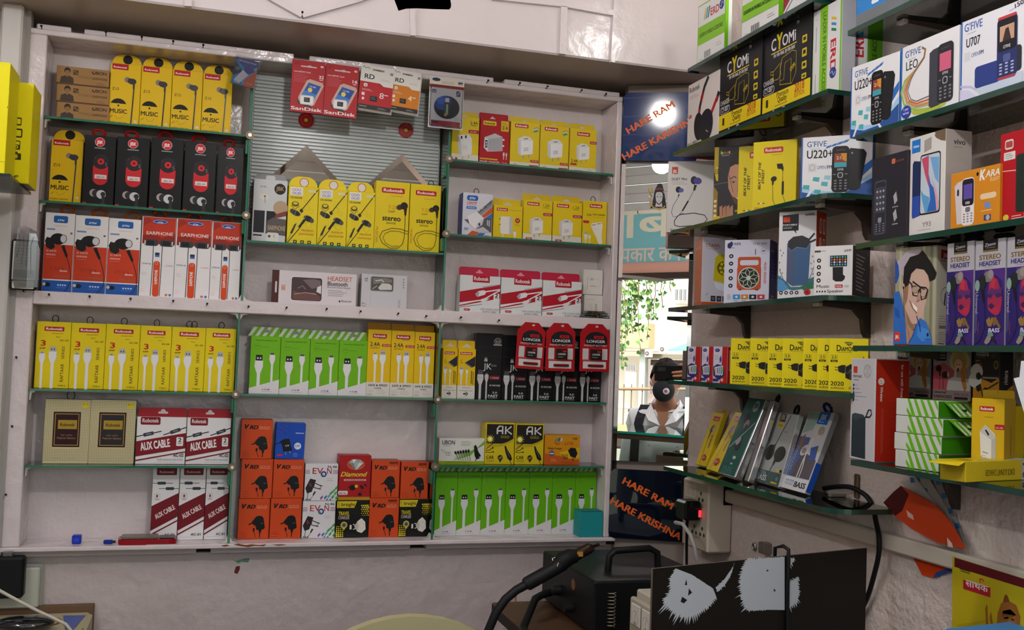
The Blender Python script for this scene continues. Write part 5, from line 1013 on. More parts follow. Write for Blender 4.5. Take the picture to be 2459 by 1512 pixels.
@kind('redcards', .035, 'screen_guard_box', 'gadget box')
def _(mb, w, h, d, part):
    carton(mb, w, h, d, '#c9c3d0', {'R': M('#b01f1c'), 'B': M('#8f1a1a')}); A = front(mb, w, h); A.p([(64,0),(100,0),(100,100),(50,100),(60,60)], '#b01f1c'); A.e(28,10,18,9,'#2a2f78'); A.fine(14,9,28,1,1,'#c9cbe3',2); A.fine(10,24,30,3,5,'#6d6a88',1.6); A.p([(44,32),(56,24),(60,38),(48,46)], '#2a3fa0')
    A.p([(2,56),(30,48),(76,52),(84,78),(44,92),(4,80)], '#2c2a68')
    for i,c in enumerate(('#c2a83a','#8f5aa8','#3f9ab5','#5aa83a')): A.p([(10+16*i,58-2*i),(24+16*i,55-1*i),(30+14*i,76),(20+13*i,80)], '#dcd9e2'); A.p([(13+16*i,60-2*i),(22+16*i,58-1*i),(27+14*i,73),(21+13*i,76)], c)
    A.r(2,88,40,96,'#3a2a68',2); A.e(66,91,9,8,'#d9c9d2'); A.fine(60,90,12,2,3,'#a83a4a',1.2)
    B = rside(mb, w, h, d); B.r(20, 10, 84, 66, '#d3c2a8', 3); B.r(28,16,76,30,'#4a5a3a'); B.p([(34,34),(72,34),(76,60),(40,62)], '#c2453a'); B.fine(24,74,40,2,5,'#dca5a0',1.5)
# leaning boxes of the lowest shelf
@kind('genius', .018, 'earphone_box', 'earphone box')
def _(mb, w, h, d, part):
    C = '#d0b414'; carton(mb, w, h, d, C, {'L': M('#a8900f')}); A = front(mb, w, h); A.r(22,7,84,15,'#a81f26',2); A.t('Robotek', 53, 13, 8, '#ead3cc', 46, .016, 'c'); A.fine(40,16,40,1,1,'#8f7a14',1)
    A.e(44, 31, 14, 21, '#5a4648', 16, -25); A.e(58, 29, 9, 15, '#a89c94', 14, -25); A.p([(36,36),(46,38),(40,50),(34,49)], '#4a3a3c'); A.ln([(37,49),(34,90),(36,100)], 2.4, '#5a4c1c')
    A.t('GENIUS', 74, 66, 15, '#26230f', 62, .018, 'l', 90)
    for i in range(12): a = i*math.pi/6; A.ln([(62,85),(62+26*math.cos(a),85+7*math.sin(a))], 2.4, '#a8401c')
    A.e(62,85,14,14,'#b01f26'); A.t('1.2M', 62, 86.6, 8, '#e3c9c4', 20, .014, 'c'); A.ln([(14,62),(14,96)],1.2,'#8f7a14')
@kind('genius_tab', .018, 'earphone_box', 'earphone box')
def _(mb, w, h, d, part):
    KINDS['genius'][0](mb, w, h, d, part); tab(part, w, h, d, M('#c2a012'), .022, lambda T: T.r(30,50,70,74,'#8f780f',4), .3, .012)
@kind('musicteal', .045, 'earphone_box', 'earphone box')
def _(mb, w, h, d, part):
    carton(mb, w, h, d, FOIL, None, .0015); A = front(mb, w, h); A.r(0,0,96,99,'#145048'); A.r(96,0,100,100,'#c9cccb'); A.e(62,10,16,14,'#8f9a95'); A.t('JBK', 62, 12, 11, '#26423c', 22, .016, 'c')
    A.e(42, 27, 15, 13, '#2b2429', 16, 30); A.e(50, 34, 13, 11, '#8d8088', 16, 30); A.e(53,38,8,8,'#3a3036'); A.ln([(92,30),(60,44),(8,66)], 3, '#a5b0ab'); A.ln([(56,40),(44,46),(34,52)],2,'#1d2a28'); A.e(48, 61, 15, 13, '#2b2429', 16, 40); A.e(44, 56, 12, 9, '#9a8f96', 16, 40)
    A.e(52,77,4,4,'#b5c2bc'); A.e(60,77,4,4,'#b5c2bc'); A.r(48,84,60,86,'#9ab0a8'); A.t('MUSIC', 20, 95, 11, '#3f756b', 52, .016); A.t('EARPHONE', 14, 99, 7, '#3f756b', 60, .012)
    B = rside(mb, w, h, d); B.t('JBK', 50, 56, 20, '#3a3c3c', 46, .016, 'c'); B.r(10,60,90,61,'#77797a')
@kind('silverbox', .04, 'earphone_box', 'earphone box')
def _(mb, w, h, d, part):
    carton(mb, w, h, d, FOIL, None, .0015); B = rside(mb, w, h, d); B.t('JBK', 50, 58, 22, '#3a3c3c', 50, .016, 'c'); q = part('hang_loop'); q.tube([(w*.3+.006*math.cos(a), d*.5, h+.006+.007*math.sin(a)) for a in [i*math.pi/6 for i in range(12)]], .0026, BLACK, 6, True)
@kind('extrabass', .035, 'earphone_box', 'earphone box')
def _(mb, w, h, d, part):
    carton(mb, w, h, d, '#a8aaa8', {'R': FOIL}, .0012); A = front(mb, w, h); A.r(2,1,98,99,'#9fa2a0'); A.r(30,2,54,13,'#1d1510'); A.t('JBK', 42, 10, 10, '#b59a6a', 18, .014, 'c'); A.r(30,14,50,22,'#c9b01c'); A.t('XG-40', 40, 20, 5, '#3a3410', 15, .01, 'c'); A.r(64,25,66,27,'#2a2a2a'); A.r(72,25,74,27,'#2a2a2a')
    A.ln([(72,3),(54,28),(42,46)], 3, '#3a3836'); A.e(28, 57, 18, 16, '#292624', 18, 20); A.p([(36,46),(44,44),(44,52),(36,54)], '#292624'); A.e(70, 57, 22, 16, '#26231f', 18, 10); A.p([(54,62),(64,66),(56,74),(52,72)], '#26231f'); A.ln([(54,73),(46,86)], 2.4, '#3a3836')
    A.r(0,82,98,99,'#3f5052'); A.t('EXTRA', 4, 88, 7, '#9aa5a5', 34, .018); A.t('BASS', 4, 96, 11, '#c6cccc', 40, .022); A.r(74,77,86,81,'#c9b01c'); A.r(87,77,96,81,'#1d1c1a'); A.r(66,95,92,97,'#c9b01c'); A.e(86,90,5,4,'#5a7a80')
    hang_loop(part, w, h, d, '#141414', .009, w*.25, 0, .003)
@kind('bluebass', .035, 'earphone_box', 'earphone box')
def _(mb, w, h, d, part):
    carton(mb, w, h, d, '#b0b0b4', {'R': M('#8d8d93', .3)}, .0012); A = front(mb, w, h); A.r(1,1,99,99,'#c2c2c6'); A.p([(4,2),(50,2),(40,24),(6,30)], '#8fa59a'); A.r(46,1,88,16,'#1d62b0'); A.t('JBK', 66, 10.5, 12, '#cfe0f2', 26, .014, 'c'); A.fine(54,13,26,1,1,'#9fc2ea',1.4)
    A.e(64, 26, 22, 12, '#c9c5bc', 18, -20); A.e(76, 24, 12, 10, '#9f9a8c'); A.r(2,34,44,84,'#4a5a8a'); A.p([(6,84),(40,52),(96,60),(96,84)], '#5a545a'); A.p([(8,36),(22,30),(26,48),(10,54)], '#7a5a48'); A.p([(60,46),(86,42),(92,60),(70,62)], '#3f5a9a'); A.e(40, 50, 17, 11, '#c6c3bf', 18, 30); A.e(38,51,9,7,'#8d8a88')
    A.ln([(58,34),(54,46),(48,64),(46,84)], 4, '#dcdbda'); A.ln([(50,56),(56,70),(56,84)], 3, '#dcdbda'); A.t('HAVASSU', 14, 80, 9, '#8fa0d0', 58, .004, 'l', 90)
    A.r(0,85,99,100,'#d3d3d6'); A.t('FOR YOUR', 8, 91, 5, '#5a8ac9', 34, .014); A.t('MUSIC', 8, 95, 5, '#8d9aa8', 34, .014); A.t('BASS', 46, 95.5, 11, '#1d1c26', 46, .024, 'l', 0, .1); A.r(4,79,18,81.6,'#2f6ac2'); A.r(88,46,94,50,'#c9b01c')
    B = rside(mb, w, h, d); B.r(0,62,100,98,'#1748a0'); B.fine(36,10,12,6,6,'#77777d',2); rope_loop(part, w, h, d, '#14286a', w*.1)
@kind('jblman', .045, 'headset_box', 'headset box')
def _(mb, w, h, d, part):
    carton(mb, w, h, d, '#8f8c74', {'R': M('#cfc8ba'), 'B': M('#a8201c')}); A = front(mb, w, h); A.r(0,99,100,100,'#a8201c')
    for x,c in ((10,'#a5a189'),(30,'#7f7c64'),(66,'#a8a58c'),(84,'#77745c'),(92,'#a09d85')): A.r(x,0,x+6,99,c)
    A.p([(4,14),(30,3),(60,3),(64,8),(40,14),(26,22),(22,30),(8,22)], '#a89ca5'); A.p([(0,10),(8,18),(10,28),(4,36),(0,36)], '#1f4a9a')
    A.p([(16,44),(18,34),(48,22),(76,24),(84,40),(74,60),(66,76),(54,82),(40,76),(26,62)], '#c0a091'); A.p([(24,60),(40,76),(46,84),(62,82),(50,92),(34,99),(28,82)], '#a8836a')
    A.p([(20,36),(22,20),(36,10),(56,8),(66,4),(76,10),(88,18),(100,28),(96,34),(84,36),(80,30),(70,24),(52,22),(40,27),(34,38),(28,42),(22,46)], '#15130f'); A.p([(22,42),(34,38),(32,52),(26,60)], '#8d6a52')
    A.e(21,40,4,7,'#b5907a'); A.e(22,41,2,3,'#1b1b1d'); A.ln([(22,42),(24,60),(26,74)], 1, '#26262a')
    A.ln([(26,31),(42,38),(46,49),(56,50),(60,44),(62,42),(66,54),(76,52),(80,44),(76,42),(62,41),(44,35)], 3, '#141318'); A.e(50,43,7,8,'#a8907a'); A.e(70,48,6,6,'#b59a85'); A.ln([(44,40),(54,40)],1.6,'#2a1f1a'); A.ln([(64,42),(74,44)],1.6,'#2a1f1a'); A.p([(58,46),(62,54),(54,56)], '#a8826f'); A.p([(42,56),(56,62),(56,66),(48,64)], '#ecdfd6'); A.ln([(38,54),(46,62),(56,67)], 1.6, '#7a4a42'); A.p([(30,66),(44,78),(60,78),(66,72),(60,82),(46,84),(34,78)], '#8a6a52')
    A.p([(0,46),(12,44),(22,60),(30,80),(36,98),(0,99)], '#2a62b0'); A.p([(56,78),(64,72),(78,76),(90,90),(94,99),(36,99),(46,90)], '#2f6ab8'); A.p([(60,80),(84,84),(90,92),(70,96),(58,90)], '#3f82cc'); A.p([(30,80),(36,86),(40,98),(34,99)], '#a8836a'); A.ln([(56,78),(48,90),(36,99)],1.6,'#1b3f80'); A.p([(2,60),(14,64),(16,72),(4,70)], '#1f4f9a'); A.ln([(56,70),(64,80),(66,86)],2,'#1b2f5a')
    A.r(3,86,17,95.5,'#c2351f'); A.t('JBL', 10, 92.6, 6.4, '#ecdcd6', 10, .02, 'c'); A.e(83,89,2.4,4,'#1b2030'); A.fine(76,93,16,1,1,'#1f3a70',1)
    B = rside(mb, w, h, d); B.r(30, 4, 96, 13, '#b8281f'); B.t('JBL', 66, 11.4, 20, '#ecdcd6', 40, .018, 'c'); B.fine(30,14.6,60,1,1,'#a5504a',4); B.ring(78,50,46,2,'#4a4844'); B.p([(64,48),(74,46),(66,60),(58,58)], '#1d1c1e'); B.fine(20,70,66,6,2.4,'#8d867a',2); B.t('HARMAN', 24, 82, 14, '#4a4640', 90, .004); B.fine(18,86,70,6,1.8,'#a59e92',2); B.fine(18,97,60,1,1,'#3a3834',4)
@kind('zeenx', .045, 'headset_box', 'headset box')
def _(mb, w, h, d, part):
    carton(mb, w, h, d, '#a8a5ac', {'R': M('#b5b2b8')}); A = front(mb, w, h); A.r(26, 0, 76, 11.5, '#6f5a26'); A.r(27, 0, 75, 9.6, '#16151a'); A.t('Zeenx', 32, 6.6, 8.5, '#b5b3b8', 38, .006, 'l', 4, .25); A.r(36,7.6,68,8,'#8d8b90')
    A.t('STEREO', 14, 18.6, 12, '#6f5618', 72, .02); A.t('HEADSET', 14, 24.6, 11.6, '#27266a', 72, .024); A.fine(28,25.8,44,1,1,'#77757d',1)
    A.r(0, 28, 100, 100, '#2b2064'); A.p([(30,28),(100,28),(100,60),(92,40),(70,34),(40,40)], '#4a2a78'); A.p([(100,86),(70,92),(60,99),(100,99)], '#3f2470')
    A.p([(44,58),(48,42),(60,36),(76,38),(88,50),(92,58),(88,68),(70,72),(46,66)], '#96284a'); A.p([(52,44),(62,34),(70,38),(66,48)], '#b52f45'); A.p([(42,50),(58,46),(72,48),(92,46),(90,54),(76,56),(66,52),(52,56)], '#5a2a60'); A.e(52,53,8,5,'#33265c'); A.e(80,53,9,5,'#33265c'); A.p([(46,66),(70,64),(88,62),(84,70),(76,72),(60,70)], '#a82a48'); A.p([(48,62),(58,60),(68,63),(60,66),(52,65)], '#3a1f4a')
    A.e(46, 35, 16, 15, '#77706f', 18); A.e(54,33,10,12,'#8d8583'); A.p([(8,38),(24,32),(36,34),(40,42),(30,49),(14,46)], '#1f2428'); A.e(10, 43, 8, 15, '#7f9a92'); A.p([(20,46),(32,47),(36,59),(31,60)], '#17181c'); A.ln([(33,59),(38,72),(36,84),(22,94),(4,99)], 1.6, '#262338')
    A.t('Universal', 5, 49, 9, '#a8a2c2', 56, .014, 'l', -90); A.ln([(6,66),(6,88)],.8,'#8d86b0'); A.ln([(10,66),(10,86)],.8,'#8d86b0'); A.ln([(16,78),(15,90)],1.4,'#8f4a5a')
    A.p([(40,76),(52,73),(54,76),(60,73),(64,76),(58,82),(48,82),(44,80)], '#8d6f3a'); A.p([(62,74),(72,73),(90,83),(84,84),(74,80),(64,82)], '#7a5c30'); A.t('BASS', 48, 87.5, 10, '#c9c6d6', 38, .024, 'l', 0, .15)
    A.e(56, 90, 10, 8, '#6a8a80', 16, -20); A.p([(46,91),(60,93),(54,97),(44,99),(36,97)], '#8d827a'); A.p([(58,92),(66,91),(78,97),(72,98)], '#232028')
    q = part('hang_loop'); q.box((-w*.24,d*.3,h+.0005),(w*.3,d*.7,h+.010), M('#0e0e10',.7), .004)
@kind('portred', .07, 'speaker_box', 'speaker box')
def _(mb, w, h, d, part):
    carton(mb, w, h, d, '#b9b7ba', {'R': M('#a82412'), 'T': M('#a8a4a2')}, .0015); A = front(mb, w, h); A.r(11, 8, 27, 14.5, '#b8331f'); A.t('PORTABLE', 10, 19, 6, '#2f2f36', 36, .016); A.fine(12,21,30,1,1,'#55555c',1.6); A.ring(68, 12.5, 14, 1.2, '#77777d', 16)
    for x,y in ((62,9),(74,9),(68,12.5),(62,16),(74,16)): A.ring(x,y,3.4,.9,'#77777d')
    for i in range(5): A.e(13, 26.6+3.7*i, 3, 3.6, '#1d1d24'); A.fine(19, 26.2+3.7*i, (12,26,36,62,16)[i], 1, 1, '#6d6d74', 1.2)
    A.p([(8,56),(20,54),(54,55),(64,58),(66,98),(8,97)], '#26333a'); A.p([(8,56),(20,54),(54,55),(64,58),(48,58),(26,62),(14,60)], '#33424a'); A.ln([(64,58),(76,50),(86,50),(88,54),(80,57),(66,57)], 4, '#1b2024')
    B = rside(mb, w, h, d); B.e(17, 22, 9, 9, '#d6cbc9'); B.fine(12,21,10,2,2.4,'#b5654f',1); B.t('Wireless', 15, 27, 7.4, '#dcd0cc', 36, .016, 'l', -90); B.t('for use with these devices', 74, 5, 7.6, '#d9c9c4', 116, .016, 'l', -90)
    for x,y in ((46,40),(46,50),(46,60),(60,40),(60,50)): B.r(x,y,x+9,y+6,'#b5382a',1); B.r(x+1,y+.7,x+8,y+5.3,'#a82412',1)
    B.ln([(20,48),(20,92)],.8,'#c2645a'); B.ln([(24,48),(24,90)],.8,'#c2645a')
@kind('grand', .035, 'earphone_box', 'earphone box')
def _(mb, w, h, d, part):
    carton(mb, w, h, d, '#1d1b1d'); A = front(mb, w, h); A.r(1,2,99,98,'#8a838a'); A.p([(1,30),(30,22),(60,40),(40,80),(99,98),(1,98)], '#a04a55'); A.p([(1,50),(40,40),(50,70),(1,90)], '#b0505c'); A.r(1,78,99,98,'#8d7a7a')
    A.r(6,0,36,18,'#16151a',3); A.e(13,8,4,5,'#b5b2b0'); A.t('GRAND', 19, 8, 4, '#b5b2b0', 15, .012); A.t('CLASSIC', 19, 14, 4, '#b5b2b0', 15, .012)
    A.e(70, 18, 26, 22, '#b5a67a', 24); A.e(70,20,19,18,'#a8905a'); A.p([(54,32),(56,18),(70,10),(84,18),(88,40),(92,70),(84,82),(78,60),(66,30)], '#b0743a'); A.e(67, 26, 10, 12.5, '#c9a590', 20); A.e(63.5,25,1.6,1.2,'#3a2a26'); A.e(71,25,1.6,1.2,'#3a2a26'); A.e(67, 36, 3, 4, '#5a1f1f'); A.p([(58,34),(64,44),(62,54),(57,48)], '#c9a590'); A.p([(38,78),(42,56),(56,50),(72,52),(96,54),(98,78)], '#b5b3b0'); A.p([(74,30),(84,44),(90,72),(84,80),(76,60)], '#a86a30')
    A.e(16, 34, 8, 7, '#1b1a1c', 16); A.p([(16,36),(22,36),(21,50),(18,50)], '#1b1a1c'); A.e(34, 47, 9, 7, '#1b1a1c'); A.e(42,46,3,5,'#a5a0a0'); A.ln([(19,50),(19,76)],.8,'#33262a'); A.ln([(28,52),(29,76)],.8,'#33262a'); A.t('Universal', 5, 85, 5, '#2a1f26', 32, .014, 'l', 0, .3); A.t('EARPHONES', 5, 94.5, 6, '#2a1a22', 47, .014); A.t('MUSIC (SOL10)', 58, 88, 4.6, '#4a4448', 36, .008); A.r(58,91,92,96,'#1d1b1d')
@kind('riviera', .04, 'earphone_box', 'earphone box')
def _(mb, w, h, d, part):
    carton(mb, w, h, d, M('#161416'), {'R': M('#1b191b')}); A = front(mb, w, h); A.t('riviera', 12, 9.5, 9, '#a5a0a0', 48, .012); A.fine(12,12,46,1,1,'#6d6868',1); A.t('BH7', 10, 20, 4.4, '#8d8888', 16, .01); A.t('CHAMP', 10, 25.5, 4, '#a83a2c', 26, .008); A.t('Deep Bass', 10, 30, 4, '#a83a2c', 28, .006)
    for i in range(14): A.e(72+6*(i%4), 4+2.6*(i//4), .9, .9, '#8d8a80')
    A.e(87, 26, 9, 13, '#6d6a2a', 14); A.e(87,26,5,8,'#26231a'); A.p([(0,66),(30,52),(70,60),(99,50),(99,91),(0,91)], '#b0781e'); A.e(14, 40, 24, 24, '#bdb8b6', 24); A.e(8, 56, 26, 22, '#bdb8b6'); A.p([(0,34),(14,32),(20,60),(0,66)], '#bdb8b6'); A.e(22, 48, 10, 11, '#1b191b'); A.r(30, 46, 98, 52, '#2a2624'); A.r(38,49,98,52,'#b5b0ac')
    for i in range(14): A.r(40+4.2*i,49,42+4.2*i,51,'#2a2624')
    A.p([(12,68),(30,62),(34,72),(24,78),(16,76)], '#1b1512'); A.ln([(32,72),(40,88)],3,'#1b1512'); A.e(50, 75, 9, 9, '#1b1512'); A.ln([(56,72),(98,58)], 3.4, '#1b1512'); A.t('PVC', 68, 79, 6, '#3a2410', 18, .012, 'l', 12); A.p([(66,82),(98,74),(98,78),(68,87)], '#3a2410'); A.r(0,91,100,100,'#131113'); A.t('John Your World Loud', 12, 97.4, 3.6, '#a59f9a', 74, .01)
    B = rside(mb, w, h, d); B.p([(0,86),(100,62),(100,100),(0,100)], '#a86f1c'); B.t('riviera', 60, 62, 30, '#b5b0b0', 80, .012, 'l', 90)
@kind('green4', .08, 'cable_carton', 'carton')
def _(mb, w, h, d, part):
    carton(mb, w, h, d, '#c6c9c2', {'R': M('#3a8a14'), 'T': M('#4f9a1a'), 'K': M('#4f9a1a')}, .001); A = front(mb, w, h)
    for i in range(5): A.p([(28+15.5*i,0),(34+15.5*i,0),(min(100,48+16.5*i),100),(min(100,40+16.5*i),100)], '#62ab1a') if i < 4 else A.p([(90,0),(96,0),(100,30),(100,56)], '#62ab1a')
    A.p([(27,50),(40,100),(33,100),(27,74)], '#62ab1a')
@kind('green4open', .08, 'cable_carton', 'carton')
def _(mb, w, h, d, part):
    KINDS['green4'][0](mb, w, h, d, part); q = part('end_flap'); x = w/2+.0006
    pts = [(x,.012,h-.002),(x,d-.006,h-.002),(x+.026,d-.004,h-.024),(x+.026,.020,h-.024)]
    q.prism(pts, M('#5aa51a'), V((.0006,0,.0006))); nv = (V(pts[3])-V(pts[0])).cross(V(pts[1])-V(pts[0])).normalized()
    u = (V(pts[1])-V(pts[0])).normalized(); vv = (V(pts[0])-V(pts[3])); vv = (vv-u*vv.dot(u)).normalized()
    B = Art(q, V(pts[3])+V((.0009,-.006,.0009))+u*0, u, vv, d-.02, .032)
    for i in range(4): B.p([(4+26*i,94),(18+26*i,94),(8+26*i,8),(-2+26*i,8)] if i else [(8,94),(18,94),(10,8),(6,8)], '#cdd2c6')
    B.p([(40,50),(70,46),(56,66)], '#1d2414')
@kind('uc222', .05, 'charger_box', 'charger box')
def _(mb, w, h, d, part):
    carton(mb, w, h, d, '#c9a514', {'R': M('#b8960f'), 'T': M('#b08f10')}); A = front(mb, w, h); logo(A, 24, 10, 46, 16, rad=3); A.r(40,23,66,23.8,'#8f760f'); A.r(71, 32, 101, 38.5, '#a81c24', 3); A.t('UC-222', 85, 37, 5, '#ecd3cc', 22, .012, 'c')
    A.p([(26,42),(42,33),(72,44),(76,50),(76,80),(62,90),(30,72)], '#cfcdc4'); A.p([(26,42),(62,52),(62,90),(30,72)], '#d6d4cb'); A.p([(62,52),(76,48),(76,80),(62,90)], '#aeaca4'); A.p([(26,42),(42,33),(76,48),(62,52)], '#bdbbb2'); A.p([(42,40),(46,39),(56,45),(52,47)], '#232322'); A.t('Robotek', 36, 68, 3.6, '#4a4a48', 16, .01, 'l', -14); A.fine(32,72,18,3,2.6,'#77756f',1); A.ln([(38,80),(38,92)],3,'#8d8b84'); A.ln([(56,86),(56,98)],3,'#8d8b84'); A.t('2.4A', 2, 94, 9, '#26230f', 24, .014)
    B = rside(mb, w, h, d); B.t('QUICK & SMART CHARGER', 62, 86, 8, '#6d5a0c', 118, .006, 'l', 90)
    q = tab(part, w, h, d, M('#b8960f'), .012, None, .05, d*.9)
@kind('lying', .06, 'charger_box', 'charger box')
def _(mb, w, h, d, part):
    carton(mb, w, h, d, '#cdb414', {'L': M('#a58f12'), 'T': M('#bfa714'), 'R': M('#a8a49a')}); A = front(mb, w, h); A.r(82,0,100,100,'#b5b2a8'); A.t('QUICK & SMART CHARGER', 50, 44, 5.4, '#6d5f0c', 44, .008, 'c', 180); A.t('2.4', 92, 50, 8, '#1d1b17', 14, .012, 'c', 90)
    q = part('open_flap'); q.prism([(-w/2,0,h-.0004),(-w/2,d,h-.0004),(-w/2-.028,d,h-.004),(-w/2-.012,.002,h-.006)], M('#c9b114'), (0,0,.0006))
    T = topf(mb, w, h, d); T.r(66,0,100,100,'#b5b2a8'); T.r(12,30,22,70,'#a86a1c'); T.r(30,60,44,74,'#8f7a10')
@kind('yellowlow', .05, 'charger_box', 'charger box')
def _(mb, w, h, d, part):
    carton(mb, w, h, d, '#c2a514')
@kind('chargebig', .1, 'charger_carton', 'carton')
def _(mb, w, h, d, part):
    carton(mb, w, h, d, '#e3d80a', {'B': M('#7a6a10')}); A = front(mb, w, h); c = '#3a3612'
    A.r(58,35,72,43,c,3); A.r(60.5,36.4,69.5,41.6,'#e3d80a',1); A.r(53,46,76,55,c,4); A.r(56.5,47.6,72.5,53.4,'#e3d80a',1); A.r(52,58,72,67,c,2); A.r(54,59,70,62,'#e3d80a'); A.e(62,64.4,5,5,'#e3d80a'); A.e(62,64.4,2.4,2.4,c); A.r(46,70.5,76,77,c,2); A.r(54,69,66,71,c,1); A.e(61,73.6,6,6,'#e3d80a'); A.ring(61,73.6,4,.8,c)
    A.t('charge', 4, 94.5, 10, c, 68, .016, 'l', 0, .35); A.ln([(2,96.6),(40,96)],1,c)
@kind('chargeplain', .1, 'charger_carton', 'carton')
def _(mb, w, h, d, part):
    carton(mb, w, h, d, '#e9de08', {'R': M('#d6cb0c')}); A = front(mb, w, h); A.e(99,40,2,3,'#3a3612',10,0,90,270); A.ln([(60,89),(99,89)],1,'#3a3612')
# ================================================================== the room
XW, XL_, YB, YF, CEIL = 1.175, -.78, 2.52, -.32, 2.72
def room():
    q = MB(); q.box((XL_-.1,YF,-.1),(XW+.1,YB+.1,0), M('#6d655e',.5)); struct(q, 'floor')
    q = MB(); q.box((XL_-.1,YF-.3,CEIL),(XW+.1,YB+.1,CEIL+.1), paint('ceiling_paint','#d9d2d0',.4,.1,12,.1)); struct(q, 'ceiling')
    q = MB(); q.box((XL_-.1,YB,0),(XW+.1,YB+.1,CEIL), WALL_PAINT); q.box((XL_,2.437,0),(XW,YB,ZC-.468), WALL_PAINT); q.box((XL_,2.43,ZC-.46),(-.405,YB,CEIL-.3), WHITE_PAINT)
    struct(q, 'wall_back')
    q = MB(); q.box((XW,YF,0),(XW+.1,YB,CEIL), ROUGH_WALL); struct(q, 'wall_right')
    q = MB(); q.box((XL_-.1,YF,0),(XL_,YB,CEIL), WALL_PAINT); struct(q, 'wall_left')
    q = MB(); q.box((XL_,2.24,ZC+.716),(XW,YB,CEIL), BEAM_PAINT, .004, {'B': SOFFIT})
    Y = 2.24
    def strip(px, wd=.012):
        P = [onY(x, y, Y) for x,y in px]
        for a,b in zip(P, P[1:]):
            t = (b-a).normalized(); n = V((t.z,0,-t.x))*wd/2
            q.prism([a+n, b+n, b-n, a-n], BEAM_PAINT, V((0,-.010,0)))
    strip([(988,0),(990,88)]); strip([(1352,18),(1348,132)], .016); strip([(1477,-10),(1468,152)], .011); strip([(1180,-6),(1352,12),(1474,34)], .014); strip([(640,-10),(725,38),(860,0),(900,-14)], .014); strip([(451,0),(452,18)], .014)
    struct(q, 'trim_1')
    a, b = onY(12,100,2.36), onY(52,100,2.36); q = MB(); q.box((a.x-.01,2.36,0),(b.x,2.43,ZC+.716), M('#c9c6c2',.35), .004); struct(q, 'trim_2')
    a, b = onY(55,100,2.40), onY(73,100,2.40); q = MB(); q.box((a.x,2.395,ZC-.46),(b.x,2.43,ZC+.716), M('#a9a5a1',.4), .002); struct(q, 'trim_3')
    q = MB(); q.box((XW-.02,1.0,ZC-.311),(XW,2.093,ZC-.283), M('#c3b8ab',.4), .003); q.box((XW-.024,2.09,ZC-.318),(XW,2.097,ZC-.276), DARK_GAP)
    struct(q, 'trim_4')
room()

# ------------------------------------------------------------------ the white wall cabinet
CF, CB = 2.40, 2.505
Z = {k: ZC+v for k,v in dict(S1=.492,S2=.3067,S3=-.1037,S4=-.269,M1=.249,M2=-.1043,R1=.481,R2=.2974,R3=-.1047,R4=-.2658,rail=.108,bot=-.4427,top=.667).items()}
XA, XB = -.357, .988
def cabinet():
    root = empty('display_cabinet', ((XA+XB)/2, CF, ZC-.452)); tag(root, 'white painted built-in wall cabinet with glass shelves full of boxed accessories', 'cabinet')
    inv = V(root.location)
    def part(nm, fn):
        q = MB(); fn(q); q.v = [tuple(V(v)-inv) for v in q.v]; return q.build(nm, root)
    P = WHITE_PAINT
    part('back_panel', lambda q: q.box((XA-.04,CB,ZC-.452),(XB+.012,CB+.012,ZC+.69), BACK_PAINT))
    part('side_board', lambda q: q.box((XA-.041,CF,ZC-.4425),(XA,CB,Z['top']), P, .002))
    part('side_board', lambda q: q.box((XB,CF,ZC-.4425),(XB+.0145,CB,Z['top']), P, .002))
    part('top_board', lambda q: q.box((XA-.041,CF-.001,Z['top']),(XB+.0145,CB,ZC+.6795), P, .002))
    part('middle_rail', lambda q: q.box((XA,CF-.001,ZC+.079),(XB,CB,ZC+.108), P, .002))
    part('bottom_board', lambda q: q.box((XA-.05,CF-.006,ZC-.4525),(XB+.03,CB,ZC-.4427), P, .002))
    for a,b in ((85,163),(200,702),(744,1184),(1214,1488)):
        x0, x1 = onY(a,120,2.415).x, onY(b,220,2.415).x
        part('top_batten', lambda q: q.box((x0,2.413,ZC+.680),(x1,CB,ZC+.694), P, .002))
    for a,b in ((20,472),(505,985),(1022,1455)):
        x0, x1 = onY(a,1330,2.41).x, onY(b,1310,2.41).x
        part('bottom_batten', lambda q: q.box((x0,2.408,ZC-.4655),(x1,CB,ZC-.4530), M('#b5a9a6',.45), .002))
    part('gap_shade_strip', lambda q: q.box((XA-.03,2.45,ZC-.4675),(XB+.01,CB,ZC-.4530), DARK_GAP))  # near-black strip painting in the shadow gap between battens and lower wall
    nl = [(118,712),(215,716.5),(313,722),(415,727),(496,734),(595,740.5),(686,743),(782,746),(863,752),(953,757),(1020,763),(1103,766),(1194,773),
          (100,71),(254,85),(340,97),(415,107),(487,116),(1168,200),(1244,206),(1310,214),(1392,223),(1450,232),(57,702),(40,862),(30,1027),(15,1190)]
    NAIL = M('#231d1a', .4, .6)
    for x,y in nl:
        p = onY(x, y, CF-.001)
        def f(q):
            q.tube([p+V((0,.006,0)), p+V((.001,-.012,.004))], .0011, NAIL, 6); q.tube([p+V((.001,-.012,.004)), p+V((.0011,-.0135,.0045))], .0026, NAIL, 8)
        part('nail', f)
    # chipped paint on the bottom board
    def chips(q):
        for px in ([(560,1307),(572,1305),(590,1308),(604,1306),(622,1308),(640,1306),(634,1311),(612,1310),(596,1313),(578,1311)],[(530,1309),(545,1307),(552,1310),(538,1312)],[(652,1307),(676,1306),(690,1308),(668,1310)]):
            pts = [onY(x, y, CF-.0062) for x,y in px]; q.prism(pts, M('#7a4a2c',.7), V((0,.0001,0)))
    part('bare_wood_patch', chips)
cabinet()
def glass_box(nm, a, b, label, edges='F', em=EDGE, cat='shelf', gm=None, group=None):
    q = MB(); q.box(a, b, gm or GLASS_T, 0, {k: em for k in edges}); o = q.build(nm); tag(o, label, cat, group); return o
def local_part(o, nm, fn):
    q = MB(); fn(q); return q.build(nm, o)
CLIPM = M('#c9c5bf', .3, .3)
